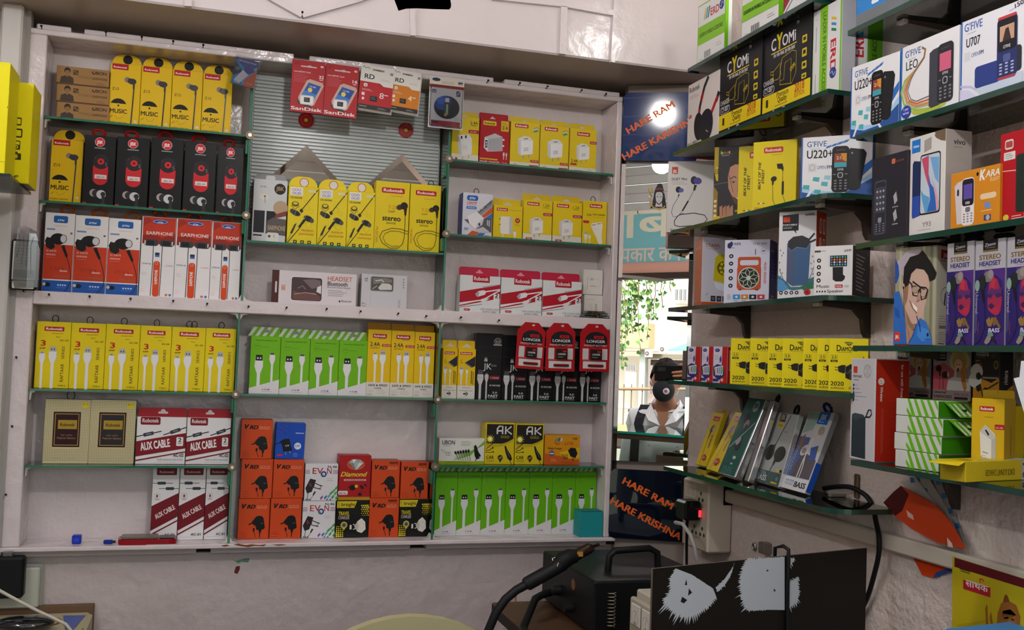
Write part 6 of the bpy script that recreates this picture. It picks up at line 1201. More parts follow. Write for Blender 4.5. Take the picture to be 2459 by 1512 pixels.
D1U, D2U, D1L, D2L = .080, .552, .0757, .547
def shelf(z, x0, x1, label, hooks):
    o = glass_box('glass_shelf', (x0,2.41,z-.005), (x1,CB-.001,z), label)
    for x,s in hooks:
        def f(q):
            q.prism([(x,2.418,z-.0052),(x+s*.011,2.418,z-.0052),(x+s*.011,2.418,z-.0075),(x+s*.0045,2.418,z-.010),(x+s*.003,2.418,z-.024),(x,2.418,z-.026)], CLIPM, V((0,.012,0)))
        local_part(o, 'support_clip', f)
e_ = .0032
shelf(Z['S1'], XA+.001, D1U-e_, 'glass shelf at the top of the left bay, under kraft and yellow earphone boxes', [(XA+.0012,1)])
shelf(Z['S2'], XA+.001, D1U-e_, 'glass shelf in the left bay carrying the black earphone boxes', [(XA+.0012,1)])
shelf(Z['S3'], XA+.001, D1L-e_, 'glass shelf in the left bay carrying six tall yellow cable boxes', [(XA+.0012,1)])
shelf(Z['S4'], XA+.001, D1L-e_, 'lowest glass shelf of the left bay, under two cream battery boxes', [(XA+.0012,1)])
shelf(Z['M1'], D1U+e_, D2U-e_, 'glass shelf in the middle bay carrying yellow earphone boxes before two diamond mirrors', [])
shelf(Z['M2'], D1L+e_, D2L-e_, 'glass shelf in the middle bay carrying four green and three yellow cable boxes', [])
shelf(Z['R1'], D2U+e_, XB-.001, 'topmost glass shelf of the right bay, under one red and four yellow chargers', [(XB-.0012,-1)])
shelf(Z['R2'], D2U+e_, XB-.001, 'second glass shelf of the right bay, under the dual port charger box', [(XB-.0012,-1)])
shelf(Z['R3'], D2L+e_, XB-.001, 'glass shelf of the right bay carrying the black cable boxes', [(XB-.0012,-1)])
shelf(Z['R4'], D2L+e_, XB-.001, 'lowest glass shelf of the right bay, under yellow and black car charger boxes', [(XB-.0012,-1)])
KNOB = M('#77664f', .4, .4); GBLK = M('#2f6a50', .2)
def divider(x, z0, z1, label, zs):
    o = glass_box('glass_divider', (x-.0025,2.408,z0+.0006), (x+.0025,CB-.001,z1-.0006), label, 'FTB', EDGE, 'glass divider', GLASS)
    for z in zs:
        def f(q):
            q.tube([(x,2.4075,z-.002),(x,2.402,z-.002)], .0095, KNOB, 12); q.tube([(x,2.402,z-.002),(x,2.399,z-.002)], .004, CHROME, 8)
        local_part(o, 'shelf_knob', f)
        local_part(o, 'green_glass_block', lambda q: q.box((x-.0085,2.4085,z-.045),(x-.0029,2.45,z-.012), GBLK, .001))
    for z,s in ((z0,1),(z1,-1)):
        for d in (-1,1):
            local_part(o, 'corner_bracket', lambda q: q.prism([(x+d*.0027,2.41,z+s*.0004),(x+d*.022,2.41,z+s*.0004),(x+d*.008,2.41,z+s*.004),(x+d*.0027,2.41,z+s*.014)], CLIPM, V((0,.02,0))))
divider(D1U, Z['rail'], Z['top'], 'upright glass divider between the black earphone boxes and the middle bay', [Z['S1'],Z['S2']])
divider(D2U, Z['rail'], Z['top'], 'upright glass divider between the middle bay and the white charger boxes', [Z['R1'],Z['R2']])
divider(D1L, Z['bot'], ZC+.079, 'upright glass divider beside the orange charger boxes, below the middle rail', [Z['S3'],Z['S4']])
divider(D2L, Z['bot'], ZC+.079, 'upright glass divider on the left of the lowest row of green cable boxes', [Z['R3'],Z['R4']])

# ribbed backing, flowers and diamond mirrors in the middle bay
def middle_bay():
    Y = 2.485; a, b = onY(616,250,Y), onY(1068,300,Y); z0, z1 = Z['M1']+.002, ZC+.655
    q = MB(); q.box((D1U+.006,Y+.004,z0),(D2U-.006,CB-.0008,z1), M('#aeb5b4',.25)); n = 46
    for i in range(n):
        zz = z0+.004+(z1-z0-.008)*i/n; q.box((D1U+.008,Y,zz),(D2U-.008,Y+.0045,zz+(z1-z0)/n*.72), M('#b9c0bf',.22), .0012)
    tag(q.build('ribbed_panel'), 'pale grey ribbed plastic panel lining the back of the middle bay', 'panel')
    for i,(x,y,lb) in enumerate(((735,288,'red plastic flower ornament under the two red memory card packs'),(975,312,'red plastic flower ornament to the right, under the orange memory card pack'))):
        p = onY(x,y,Y-.004); q = MB(); pts = []
        for k in range(40):
            t = 2*math.pi*k/40; r = .0185*(1+.14*abs(math.sin(4*t))*(-1 if k%2 else 1)*.6); pts.append((p.x+r*math.cos(t), p.y+.0036, p.z+r*math.sin(t)))
        q.prism(pts, M('#9c1a1c',.3), V((0,-.0025,0)))
        A = Art(q, (p.x-.019,p.y+.0011,p.z-.019), (1,0,0), (0,0,1), .038, .038); A.ring(50,50,32,3,'#c24a44'); A.e(50,50,12,12,'#c9a02c')
        for k in range(5): t = 2*math.pi*k/5+.3; A.e(50+27*math.cos(t),50+27*math.sin(t),6,6,'#3a5a3a')
        tag(q.build('flower_ornament'), lb, 'ornament', 'red flower ornaments')
    for x,y,lb in ((733,437,'diamond-set mirror tile behind the three yellow boxes with round tabs'),(962,458,'diamond-set mirror tile behind the two plain-topped yellow earphone boxes')):
        p = onY(x,y,Y-.003); s = onY(x,y-88,Y).z-p.z; s2 = s*.8; q = MB(); y0 = p.y; C = [(0,s),(s,0),(0,-s),(-s,0)]; I = [(0,s2),(s2,0),(0,-s2),(-s2,0)]; hh = s
        # only the part above the shelf: clipped just over the glass
        zc = Z['M1']+.001-p.z
        def clip(poly):
            out = []
            for i in range(len(poly)):
                a, b = poly[i], poly[(i+1)%len(poly)]
                if a[1] >= zc: out.append(a)
                if (a[1] >= zc) != (b[1] >= zc): t = (zc-a[1])/(b[1]-a[1]); out.append((a[0]+t*(b[0]-a[0]), zc, ))
            return out
        if True:
            inner = clip(I); q.add([(p.x+a, y0-.0012, p.z+b) for a,b in inner], [list(range(len(inner)))], TILE_MIRROR)
            for k in range(4):
                k2 = (k+1)%4; quad = clip([C[k],C[k2],I[k2],I[k]])
                if len(quad) < 3: continue
                vs = [(p.x+a, y0+(-.0012 if abs(a)+abs(b) <= s2+1e-5 else -.0012*(s-abs(a)-abs(b))/(s-s2)), p.z+b) for a,b in quad]; q.add(vs, [list(range(len(vs)))], TILE_MIRROR)
        tag(q.build('diamond_mirror'), lb, 'mirror', 'diamond mirrors in the middle bay')
middle_bay()

# ------------------------------------------------------------------ stock in the cabinet
ORD = ['first','second','third','fourth','fifth','sixth','seventh']
def row(kd, Y, z, edges, yts, labels, group=None, **k):
    for i,lb in enumerate(labels): cab(kd if isinstance(kd, str) else kd[i], edges[i][0], edges[i][1], yts[i], Y, z, lb, group, **k)
def pairs(e): return list(zip(e, e[1:]))
for i,(yt,yb) in enumerate(((249,None),(206,249),(162.5,206))):
    cab('kraft', 133, 261, yt, 2.45, Z['S1'], ('flat brown kraft earphone box at the bottom of the stack of three','flat brown kraft earphone box in the middle of the stack of three','flat brown kraft earphone box on top of the stack of three')[i], 'brown kraft earphone boxes', ybot=yb)
row('z15', 2.455, Z['S1'], pairs([263,337.5,412,485.6,557]), [153,160,169,178], ['yellow earphone box with round tab, %s' % s for s in ('touching the kraft boxes on the top shelf','second from the kraft boxes on the top shelf','third from the kraft boxes on the top shelf','last on the top shelf, by the dongle card')], 'yellow earphone boxes with black tab hole')
cab('z15', 121, 199, 335, 2.445, Z['S2'], 'single yellow earphone box with round tab, left of the black earphone boxes', 'yellow earphone boxes with black tab hole')
row('jk', 2.43, Z['S2'], [(201,277.5),(279,358.5),(361,440),(442,519),(521,584.5)], [326,330,333,341.5,351], ['black earphone box with red rope loop, %s' % s for s in ('next to the single yellow earphone box','second in the row of five','in the middle of the row of five','fourth in the row of five','against the glass divider')], 'black earphone boxes with red rope loops')
row('stn', 2.43, Z['rail'], pairs([106.5,178.5,259,337]), [511,518,525], ['white, orange and blue earphone box, %s' % s for s in ('first by the white left post, red side showing','second of three, standing on the middle rail','third of three, beside the red topped boxes')], 'white orange and blue earphone boxes')
row('earred', 2.43, Z['rail'], pairs([339,421.5,507.5,579.5]), [521,526,533], ['white earphone box with red top and orange stripe, %s' % s for s in ('beside the orange and blue boxes','middle one of three','against the glass divider')], 'white earphone boxes with red tops')
row(['cable3']*4+['cable3double','cable3'], 2.44, Z['S3'], pairs([86,169,252.6,335,410.6,492,566]), [772,775.5,778.5,782,785.5,788], ['tall yellow cable box, big red 3, %s' % s for s in ('first from the white left post','second from the white left post','third from the white left post','fourth, partly overlapped on its right','fifth, with two black wire loops','last, against the glass divider')], 'yellow cable boxes with wire loops')
row(['cream','creamgrey'], 2.44, Z['S4'], pairs([106,215.6,325]), [958.5,960], ['cream checked battery box with maroon plate, the left one of the pair','cream checked battery box with dark grey plate, beside the red and white cable boxes'], 'cream checked battery boxes')
row('aux2', 2.44, Z['S4'], [(326.5,446),(447,553)], [1001,1003], ['wide white audio cable box with red flap, beside the cream battery box','wide white audio cable box with red flap, against the glass divider'], 'wide audio cable boxes')
row('aux1', 2.455, Z['bot'], [(365,429.5),(430.5,493),(494,549.5)], [1122,1122,1122], ['narrow white audio cable box with maroon band, %s' % s for s in ('left of three on the bottom board','middle of three on the bottom board','right of three, against the glass divider')], 'narrow audio cable boxes')
cab('jbkwhite', 607, 689, 431, 2.44, Z['M1'], 'white and grey earphone box with black emblem, left end of the middle bay shelf')
row('oud', 2.435, Z['M1'], pairs([691,763,833.5,900]), [447.5,454,460], ['yellow premium earphone box with round tab, %s' % s for s in ('beside the white and grey earphone box','middle one of three','third, beside the plain-topped yellow boxes')], 'yellow premium earphone boxes')
row(['y23','y23loop'], 2.435, Z['M1'], [(901,983),(984,1058)], [436,443], ['plain-topped yellow stereo earphone box, left one of two','plain-topped yellow stereo earphone box with black loop, by the glass divider'], 'yellow stereo earphone boxes')
cab('headset', 668, 855.5, 653, 2.44, Z['rail'], 'long white headset box with clear window lying on the middle rail')
cab('i7', 866, 977, 659, 2.45, Z['rail'], 'small white headset box with window, right of the long headset box')
row('erd', 2.44, Z['M2'], pairs([600,672.5,743.5,813,881]), [806.5,810.5,814,817], ['green cable box with striped tab, %s' % s for s in ('first from the glass divider under the rail','second of four under the rail','third of four under the rail','fourth, beside the yellow cable boxes')], 'green cable boxes under the middle rail')
row('safe', 2.44, Z['M2'], pairs([882,938.8,994.8,1043.5]), [791,794,797], ['slim yellow and white cable box, %s' % s for s in ('beside the green cable boxes','middle one of three','third, against the glass divider')], 'slim yellow and white cable boxes')
VG = 'orange charger boxes'
zb = Z['bot']
cab('vrd', 571, 646.5, 1197, 2.45, zb, 'orange charger box at the bottom left, by the glass divider', VG)
cab('vrd', 648, 723, 1196, 2.45, zb, 'orange charger box on the bottom board, left of the lower white charger box', VG)
cab('vrd', 577.5, 654, 1102, 2.45, 0, 'orange charger box in the middle of the left stack of three', VG, ybot=1196.6)
cab('vrd', 655, 729, 1102.6, 2.45, 0, 'orange charger box supporting the blue charger box', VG, ybot=1195.6)
cab('vrd', 577.5, 653.5, 1007, 2.453, 0, 'orange charger box on top of the left stack of three', VG, ybot=1101.6)
cab('lyf', 660, 731, 1015.7, 2.453, 0, 'bright blue charger box on top of an orange one', ybot=1102.2, tilt=.02)
cab('evn', 725, 804, 1202.6, 2.45, zb, 'white charger box with red lettering, the lower of two', 'white charger boxes')
cab('evn', 731, 810.5, 1113, 2.45, 0, 'white charger box with red lettering, on top of the other one', 'white charger boxes', ybot=1202.2)
cab('braight', 807, 884.5, 1201, 2.45, zb, 'black and yellow travel charger box under the red charger box', 'black and yellow travel charger boxes')
cab('diamond', 813, 890, 1093, 2.45, 0, 'red charger box with diamond picture and gold foot', ybot=1200.6)
cab('vrdnote', 885.5, 957, 1195.5, 2.45, zb, 'orange charger box on the bottom board between two black ones', VG)
cab('vrdnote', 891, 959, 1105, 2.452, 0, 'orange charger box beside the red charger box with diamond picture', VG, ybot=1195.1)
cab('braight', 958, 1029, 1198, 2.45, zb, 'black and yellow travel charger box at the right, by the glass divider', 'black and yellow travel charger boxes')
cab('vrdnote', 961.5, 1028, 1108.6, 2.452, 0, 'orange charger box on top of the right-hand black travel charger box', VG, ybot=1197.5)
cab('c24', 1085, 1150, 279.5, 2.46, Z['R1'], 'yellow and white charger box partly behind the hanging flash drive pack')
cab('cred', 1151.5, 1223.5, 286, 2.458, Z['R1'], 'red travel charger box on the top shelf of the right bay')
row(['cyel','cyel','cyel2'], 2.458, Z['R1'], [(1225,1295.5),(1296.5,1366),(1367.5,1432)], [293,301,309], ['yellow charger box with white cube charger, %s' % s for s in ('beside the red travel charger box','between two other yellow charger boxes','last on the top shelf of the right bay')], 'yellow cube charger boxes')
cab('stdual', 1110, 1182.5, 463.5, 2.445, Z['R2'], 'white, blue and orange dual port charger box with black loop')
cab('ru', 1184, 1254, 492.8, 2.445, Z['R2'], 'short yellow charger box with triangular tab hole, beside the dual port charger box')
row('c12', 2.445, Z['R2'], [(1256,1325.5),(1327,1397)], [480,485], ['tall yellow charger box with white foot, second from the dual port charger box','tall yellow charger box with white foot, beside the car charger box'], 'tall yellow charger boxes')
cab('car', 1398.5, 1457, 482.7, 2.445, Z['R2'], 'yellow car charger box with grey wire loop at the right end of its shelf')
row('pink', 2.445, Z['rail'], [(1103,1200.5),(1202,1301),(1302.5,1396)], [661.5,668,674.5], ['white and red cable box with pink shiny flap, %s' % s for s in ('first from the glass divider','middle of three','third, beside the small white boxes')], 'white and red cable boxes')
cab('whitecable2', 1401, 1446, 708, 2.458, Z['rail'], 'small white adapter box underneath another, behind a plastic pouch')
cab('whitecable', 1400, 1446.5, 647, 2.458, 0, 'small white adapter box on top of another, with grey cable picture', ybot=707.6)
row('typec', 2.44, Z['R3'], [(1062,1098),(1099,1141.5)], [835.5,837], ['small yellow and white cable box by the glass divider','small yellow and white cable box beside the black cable boxes'], 'small yellow and white cable boxes')
row('jkgold', 2.45, Z['R3'], pairs([1143.5,1206.5,1268.5,1329.5,1390.5,1445]), [800,805,806,807,808], ['black cable box with white cable picture, %s' % s for s in ('fully visible, beside the small yellow boxes','partly behind the first red battery pack','third of five, behind the red battery packs','fourth of five, behind the red battery packs','last of five, by the right post')], 'black cable boxes')
cab('ubonwhite', 1053, 1162.5, 1052, 2.44, Z['R4'], 'wide white car charger box with green stripes')
row('akgold', 2.44, Z['R4'], [(1164.5,1235),(1236.5,1305.5)], [1015,1017], ['black and yellow car charger box beside the wide white one','black and yellow car charger box beside the orange gold charger box'], 'black and yellow car charger boxes')
cab('ulite', 1307, 1391.5, 1044.5, 2.44, Z['R4'], 'orange and gold mobile charger box at the right end of its shelf')
row('erd2', 2.455, Z['bot'], pairs([1045,1098,1156,1213.8,1270.7,1326,1381.5,1431.5]), [1133]*7, ['green cable box on the bottom board, %s' % s for s in ('first from the glass divider','second of seven','third of seven','in the middle of seven','fifth of seven','sixth of seven, left of the teal cube','last of seven, behind the teal cube')], 'green cable boxes on the bottom board')
cab('tealcube', 1391, 1447, 1228, 2.405, Z['bot'], 'small plain teal cube box at the right end of the bottom board', depth=.045)

# small things lying on the bottom board and the rail
def at_floor(px, py, z): return onZ(px, py, z)
def oddments():
    z = Z['bot']
    p = onY(185,1290,2.435); q = MB(); q.box((p.x-.0095,2.425,z+.0003),(p.x+.0095,2.444,z+.0193), M('#1f36b0',.25), .002); A = Art(q,(p.x-.0095,2.425,z),(1,0,0),(0,0,1),.019,.019); A.r(25,35,75,70,'#2a47c9',4); tag(q.build('blue_cap'), 'tiny blue plastic cube on the bottom board', 'cap')
    p = onY(262,1295,2.425); q = MB(); q.box((p.x-.011,2.418,z+.0003),(p.x+.008,2.43,z+.009), M('#1a2c8f',.3), .002); q.tube([(p.x+.008,2.424,z+.0045),(p.x+.014,2.424,z+.0045)], .003, M('#3a2a22'), 8); tag(q.build('flash_drive'), 'small flat blue plug lying beside the red phone', 'gadget')
    a, b = onY(284,1292,2.42), onY(424,1292,2.42); q = MB(); n = 14; pts = []
    xm, hl, hw = (a.x+b.x)/2, (b.x-a.x)/2, .028
    for k in range(28):
        t = 2*math.pi*k/28; cx = math.copysign(abs(math.cos(t))**.35, math.cos(t))*hl; cy = math.copysign(abs(math.sin(t))**.35, math.sin(t))*hw; pts.append((xm+cx, 2.43+cy, z+.0003))
    q.prism(pts, M('#8f1220',.25), V((0,0,.0115)))
    o = q.build('mobile_phone'); tag(o, 'red phone lying face up on the bottom board', 'phone')
    q = MB(); q.box((xm-hl*.9,2.409,z+.0119),(xm+hl*.35,2.452,z+.0165), M('#6d655c',.3), .001); q.build('battery_cover', o)
    q = MB(); q.box((xm+hl*.40,2.412,z+.0119),(xm+hl*.93,2.450,z+.0135), M('#2c2424',.3), .001); q.build('keypad', o)
    a = onY(352,1303,2.40); q = MB(); q.box((a.x,2.396,z+.0002),(a.x+.075,2.401,z+.0012), M('#d6d2cc',.6)); tag(q.build('paper_slip'), 'white paper slip under the red phone', 'paper')
    # plastic pouch in front of the two white adapter boxes
    zr = Z['rail']; POUCH = glass('pouch_film', '#d5d5d8'); POUCH.node_tree.nodes['Fresnel'].inputs[0].default_value = 2.2; a, b = onY(1395,756,2.43), onY(1472,756,2.43); q = MB()
    for i in range(3):
        z0 = zr+.0004+.0062*i; q.box((a.x+.004*i,2.405,z0),(min(b.x,XB-.001)-.006*i,2.452,z0+.0058), POUCH, .0012)
    o = q.build('plastic_pouch'); tag(o, 'clear plastic pouches holding small leads, lying on the rail', 'pouch')
    for i in range(3):
        q = MB(); q.tube([(a.x+.012,2.42+.006*i,zr+.0028+.0062*i),(a.x+.03,2.424,zr+.0029+.0062*i),(b.x-.02,2.421,zr+.0028+.0062*i)], .0012, M('#77777c'), 6); q.box((a.x+.028,2.419,zr+.0018+.0062*i),(a.x+.04,2.426,zr+.0045+.0062*i), M('#c9a54a',.3,.6)); q.build('lead', o)
oddments()

# ------------------------------------------------------------------ cards hanging from the nails
def hang(kd, tl, tr, bl, Y, label, group=None):
    a, b, c = onY(*tl, Y), onY(*tr, Y), onY(*bl, Y); w = (b-a).length; h = (a-c).length
    u = (b-a).normalized(); v = V((0,1,0)).cross(u); v = -v if v.z < 0 else v; o = (a+b)/2 - v*h
    m = Matrix(((u.x,0,v.x,o.x),(u.y,1,v.y,o.y),(u.z,0,v.z,o.z),(0,0,0,1))); return put(kd, w, h, m, label, group)
hang('dongle', (568,134), (622,148), (559,198), 2.384, 'small blue and orange dongle card in a clear sleeve, hanging from the top board')
hang('msd', (703,141), (782,151), (698,266), 2.386, 'red memory card pack marked 32, hanging from the top board', 'red memory card packs')
hang('msd16', (784,151), (863,162), (777,276), 2.384, 'red memory card pack marked 16, hanging beside the white packs', 'red memory card packs')
hang('rd', (869,153), (948,167), (861,258), 2.384, 'white and red memory card pack marked 8, hanging in a stack', 'white memory card packs')
hang('rdorange', (944,164), (1013,177), (937,262), 2.386, 'white and orange memory card pack marked 4, hanging in a stack', 'white memory card packs')
hang('usbblister', (1034,180), (1117,190), (1029,303), 2.384, 'flash drive in a clear blister pack with blue disc, hanging by the right bay')
hang('longer', (1247,771), (1314,777), (1236,883), 2.384, 'red battery pack hanging crooked from the rail, leftmost of three', 'red battery packs')
hang('longer', (1315,774), (1385,777), (1312,890), 2.384, 'red battery pack hanging from the rail, between two others', 'red battery packs')
hang('longer', (1397,776), (1468,779), (1393,891), 2.384, 'red battery pack hanging from the rail, nearest the right post', 'red battery packs')
# phone in a bag on the left post
def bagged():
    Y = 2.375; a, b = onY(38,560,Y), onY(94,690,Y); q = MB()
    pts = [onY(x,y,Y) for x,y in ((46,548),(62,542),(88,556),(97,600),(92,690),(38,692),(32,670),(38,600))]
    FILM = glass('bag_film', '#e3e3e5'); FILM.node_tree.nodes['Fresnel'].inputs[0].default_value = 1.9; q.prism(pts, FILM, V((0,-.012,0))); 
    for i in range(4): c = onY(45+12*i,560+8*(i%2),Y-.013); q.tube([c, c+V((.004-.003*i,0,-.02)), c+V((-.002,.001,-.05-.01*i))], .0006, PLASTIC, 5)
    o = q.build('phone_bag'); tag(o, 'clear crumpled plastic bag hanging from a nail on the left post', 'bag')
    c = onY(59,636,Y-.004); q = MB(); hx, hz = .0265, .054
    q.box((c.x-hx,Y-.0105,c.z-hz),(c.x+hx,Y-.0015,c.z+hz), M('#22262e',.3), .004); o = q.build('mobile_phone'); A = Art(q:=MB(), (c.x-hx,Y-.0105,c.z-hz), (1,0,0), (0,0,1), 2*hx, 2*hz)
    A.r(7,4,93,80,'#cfd1c8',4); A.r(10,82,90,97,'#cfccb8',5); A.fine(14,12,60,8,6,'#8f9289',1.2); A.r(14,60,88,76,'#9b9d96',2); A.fine(34,87,30,2,3,'#77756a',1.4); q.build('screen', o)
    o.rotation_euler = (0,0,0); tag(o, 'old grey phone inside the clear plastic bag on the left post', 'phone')
bagged()
# yellow cartons at the far left on their own small shelf
def left_stand():
    Y = 2.22; a = onY(26,430,Y); z = onY(60,441,Y).z
    q = MB(); q.box((-.62,2.10,z-.006),(onY(28,450,2.12).x,2.34,z-.0003), M('#2b3a33',.2)); o = q.build('glass_shelf'); tag(o, 'small dark glass shelf at the left edge under two yellow cartons', 'shelf')
    x1 = onY(75,320,Y).x; x0 = onY(-14,320,Y).x; top = onY(75,200,Y).z
    m = Matrix.Translation(((x0+x1)/2, Y, z)) @ Matrix.Rotation(.0, 4, 'Z'); put('chargebig', x1-x0, top-z, m, 'large bright yellow carton with black device icons, at the left edge', 'bright yellow cartons')
    Y2 = 2.115; x1 = onY(16,320,Y2).x; x0 = onY(-70,320,Y2).x; top = onY(16,150,Y2).z
    put('chargeplain', x1-x0, top-z, Matrix.Translation(((x0+x1)/2, Y2, z)), 'large bright yellow carton cut off by the left edge, in front of another', 'bright yellow cartons')
left_stand()
# ================================================================== right-hand wall: glass shelves on brackets
ZR = {k: ZC+v for k,v in dict(L0=.678,L1=.4957,L2=.311,L3=.130,L4=-.038,L5=-.2376,RA=.5825,RB=.3954,RC=.211,RD=.041,RE=-.148).items()}
BRK = M('#4a423b', .35, .3, name='bracket_metal')
def rshelf(k, y0, y1, label, rnd=0, xf=1.035, gap=.001):
    z = ZR[k]; pts = [(XW-gap,y1),(xf,y1)]
    if rnd:
        for i in range(7): t = math.pi/2*i/6; pts.append((xf+rnd-rnd*math.cos(t), y0+rnd*.8-rnd*.8*math.sin(t)))
    else: pts.append((xf,y0))
    pts.append((XW-gap,y0)); q = MB(); n = len(pts); t, b = z, z-.009
    T = [(x,y,t) for x,y in pts]; B = [(x,y,b) for x,y in pts]
    a = sum(pts[i][0]*pts[(i+1)%n][1]-pts[(i+1)%n][0]*pts[i][1] for i in range(n)); up = list(range(n)) if a > 0 else list(range(n))[::-1]
    q.add(T, [up], GLASS_T); q.add(B, [up[::-1]], GLASS_T)
    q.add(T+B, [[i,(i+1)%n,(i+1)%n+n,i+n] if a < 0 else [i,i+n,(i+1)%n+n,(i+1)%n] for i in range(n)], EDGE_D)
    o = q.build('glass_shelf'); tag(o, label, 'shelf'); return z
def bracket(y, k, label, ln=.10):
    z = ZR[k]-.0093; q = MB(); x = XW-.0008
    q.prism([(x,y,z),(x-ln,y,z),(x-ln,y,z-.006),(x-.034,y,z-.010),(x-.017,y,z-.026),(x-.013,y,z-.05),(x-.007,y,z-.060),(x,y,z-.060)], BRK, V((0,.012,0)))
    q.box((x-ln-.004,y-.003,z-.007),(x-ln+.006,y+.015,z), M('#b5b0a6',.3,.5), .001)
    tag(q.build('shelf_bracket'), label, 'bracket', 'dark metal shelf brackets')
rshelf('L0', 1.60, 2.10, 'uppermost glass shelf by the beam, under the green and white cartons')
rshelf('L1', 1.545, 2.165, 'glass shelf carrying the headphone box and two black charger cartons')
rshelf('L2', 1.53, 2.165, 'glass shelf with rounded corner, under the yellow earphone boxes', .05)
rshelf('L3', 1.535, 2.165, 'glass shelf carrying the speaker boxes beside the mirror', .03)
rshelf('L4', 1.46, 2.155, 'glass shelf carrying the row of yellow charger boxes')
rshelf('L5', 1.50, 2.165, 'lowest glass shelf by the mirror, carrying leaning earphone boxes', .05, 1.035, .013)
rshelf('RA', .98, 1.49, 'topmost glass shelf of the nearer row, under a blue and grey carton')
rshelf('RB', .98, 1.46, 'glass shelf of the nearer row carrying three white feature phone boxes')
rshelf('RC', .98, 1.455, 'glass shelf of the nearer row carrying smartphone and orange phone boxes')
rshelf('RD', .98, 1.456, 'glass shelf of the nearer row carrying purple headset boxes')
rshelf('RE', .98, 1.455, 'lowest glass shelf of the nearer row, under green striped cartons')
for y,k,s,ln in ((1.70,'L1','the two black charger cartons',.1),(2.05,'L2','the white in-ear earphone box',.11),(1.60,'L2','the large blue and white phone box',.11),(2.03,'L3','the orange speaker box',.11),(1.60,'L3','the small black and white speaker box',.11),
                 (2.03,'L4','the small red and white boxes',.09),(1.38,'RA','the blue and grey carton',.11),(1.36,'RB','the feature phone boxes',.11),(1.37,'RC','the smartphone box',.11),(1.36,'RD','the purple headset boxes',.11),(1.36,'RE','the green striped cartons',.09)):
    bracket(y, k, 'dark metal bracket under the glass shelf of %s' % s, ln)
z = ZR
# top shelf
side('erdbig', 1675, 1741, (1664,25), z['L0'], 1.05, 3, 'white and green charger carton at the beam end of the top shelf', 'white and green charger cartons', xs=1757)
side('erdbig', 1758, 1850, None, z['L0'], 1.05, 3, 'white and green charger carton next to the red banded carton', 'white and green charger cartons', depth=.1, h=.118)
side('rowaux', 1859, 2029, None, z['L0'], 1.052, 0, 'white carton with dark red bands on the top shelf', h=.125, depth=.1)
# second shelf
side('rh', 1652, 1725.5, (1652,207), z['L1'], 1.058, 0, 'cream headphone box with black and red headset picture')
side('cyomi', 1727, 1828, (1727,142), z['L1'], 1.06, 0, 'black charger carton with yellow band, beside the headphone box', 'black charger cartons')
side('cyomi', 1830, 1947, (1830,88), z['L1'], 1.064, 0, 'black charger carton with yellow band, beside the upright green and white carton', 'black charger cartons')
side('erdstand', 1950, 2021, (1950,33), z['L1'], 1.068, 0, 'green and white carton standing on end beside a black charger carton', depth=.03)
side('erdbehind', 2042, 2143, (2042,-14), z['L1'], 1.105, 84, 'green and white carton standing behind the feature phone boxes', depth=.03)
# third shelf
side('duet', 1603, 1714, (1604,388), z['L2'], 1.04, 58, 'white earphone box with purple in-ear earphones in front of the mirror')
side('boat', 1715, 1800, (1722,352), z['L2'], 1.052, 38, 'black and yellow earphone box with a bearded face in round glasses')
side('rbh', 1773, 1880, (1774,353), z['L2'], 1.078, 40, 'yellow in-ear earphone box, half hidden behind another', 'flat yellow earphone boxes', depth=.014)
side('rbh', 1808, 1913, (1808,343), z['L2'], 1.05, 40, 'yellow in-ear earphone box, fully visible in front of another', 'flat yellow earphone boxes', depth=.014)
side('u220', 1924, 2095, (1926,331), z['L2'], 1.046, 46, 'large blue and white phone box beside the flat yellow earphone boxes', 'blue and white feature phone boxes', depth=.035)
# fourth shelf
side('starkorange', 1686, 1768, (1688,568.5), z['L3'], 1.062, 78, 'speaker box with orange side and yellow speaker picture', depth=.06)
side('starkblue', 1739.5, 1848, (1739.5,577), z['L3'], 1.045, 45, 'speaker box with dark blue side and orange radio picture', xs=1866)
side('portable', 1870, 1960, (1871,510), z['L3'], 1.048, 35, 'tall white speaker box with blue cylinder picture and red side', xs=1984)
side('xq3', 1954.5, 2047, (1956,592), z['L3'], 1.04, 33, 'low white and black music speaker box marked 350', xs=2089)
# fifth shelf
for i,(a,b) in enumerate(((1650,1681),(1684,1711.5),(1712,1746))):
    side('redcards', a, b, (a+2,832), z['L4'], 1.05, 16, ('small red and white gadget box nearest the mirror','small red and white gadget box in the middle of three','small red and white gadget box beside the yellow charger boxes')[i], 'small red and white gadget boxes', depth=.03)
dl = [1753.7,1800,1843,1878,1927.7,1961.7,1989.7]
for i,a in enumerate(dl):
    side('diamondy', a, a+88+i*1.2, (a,812+(.0 if i<6 else 0)), z['L4'], 1.047, 44, 'yellow charger box in the overlapping row, %s' % ('first, beside the small red boxes','second from the small red boxes','third from the small red boxes','in the middle of seven','third from the white and red speaker carton','just behind the fully visible one','the fully visible one at the front')[i], 'overlapping yellow charger boxes', depth=.0165)
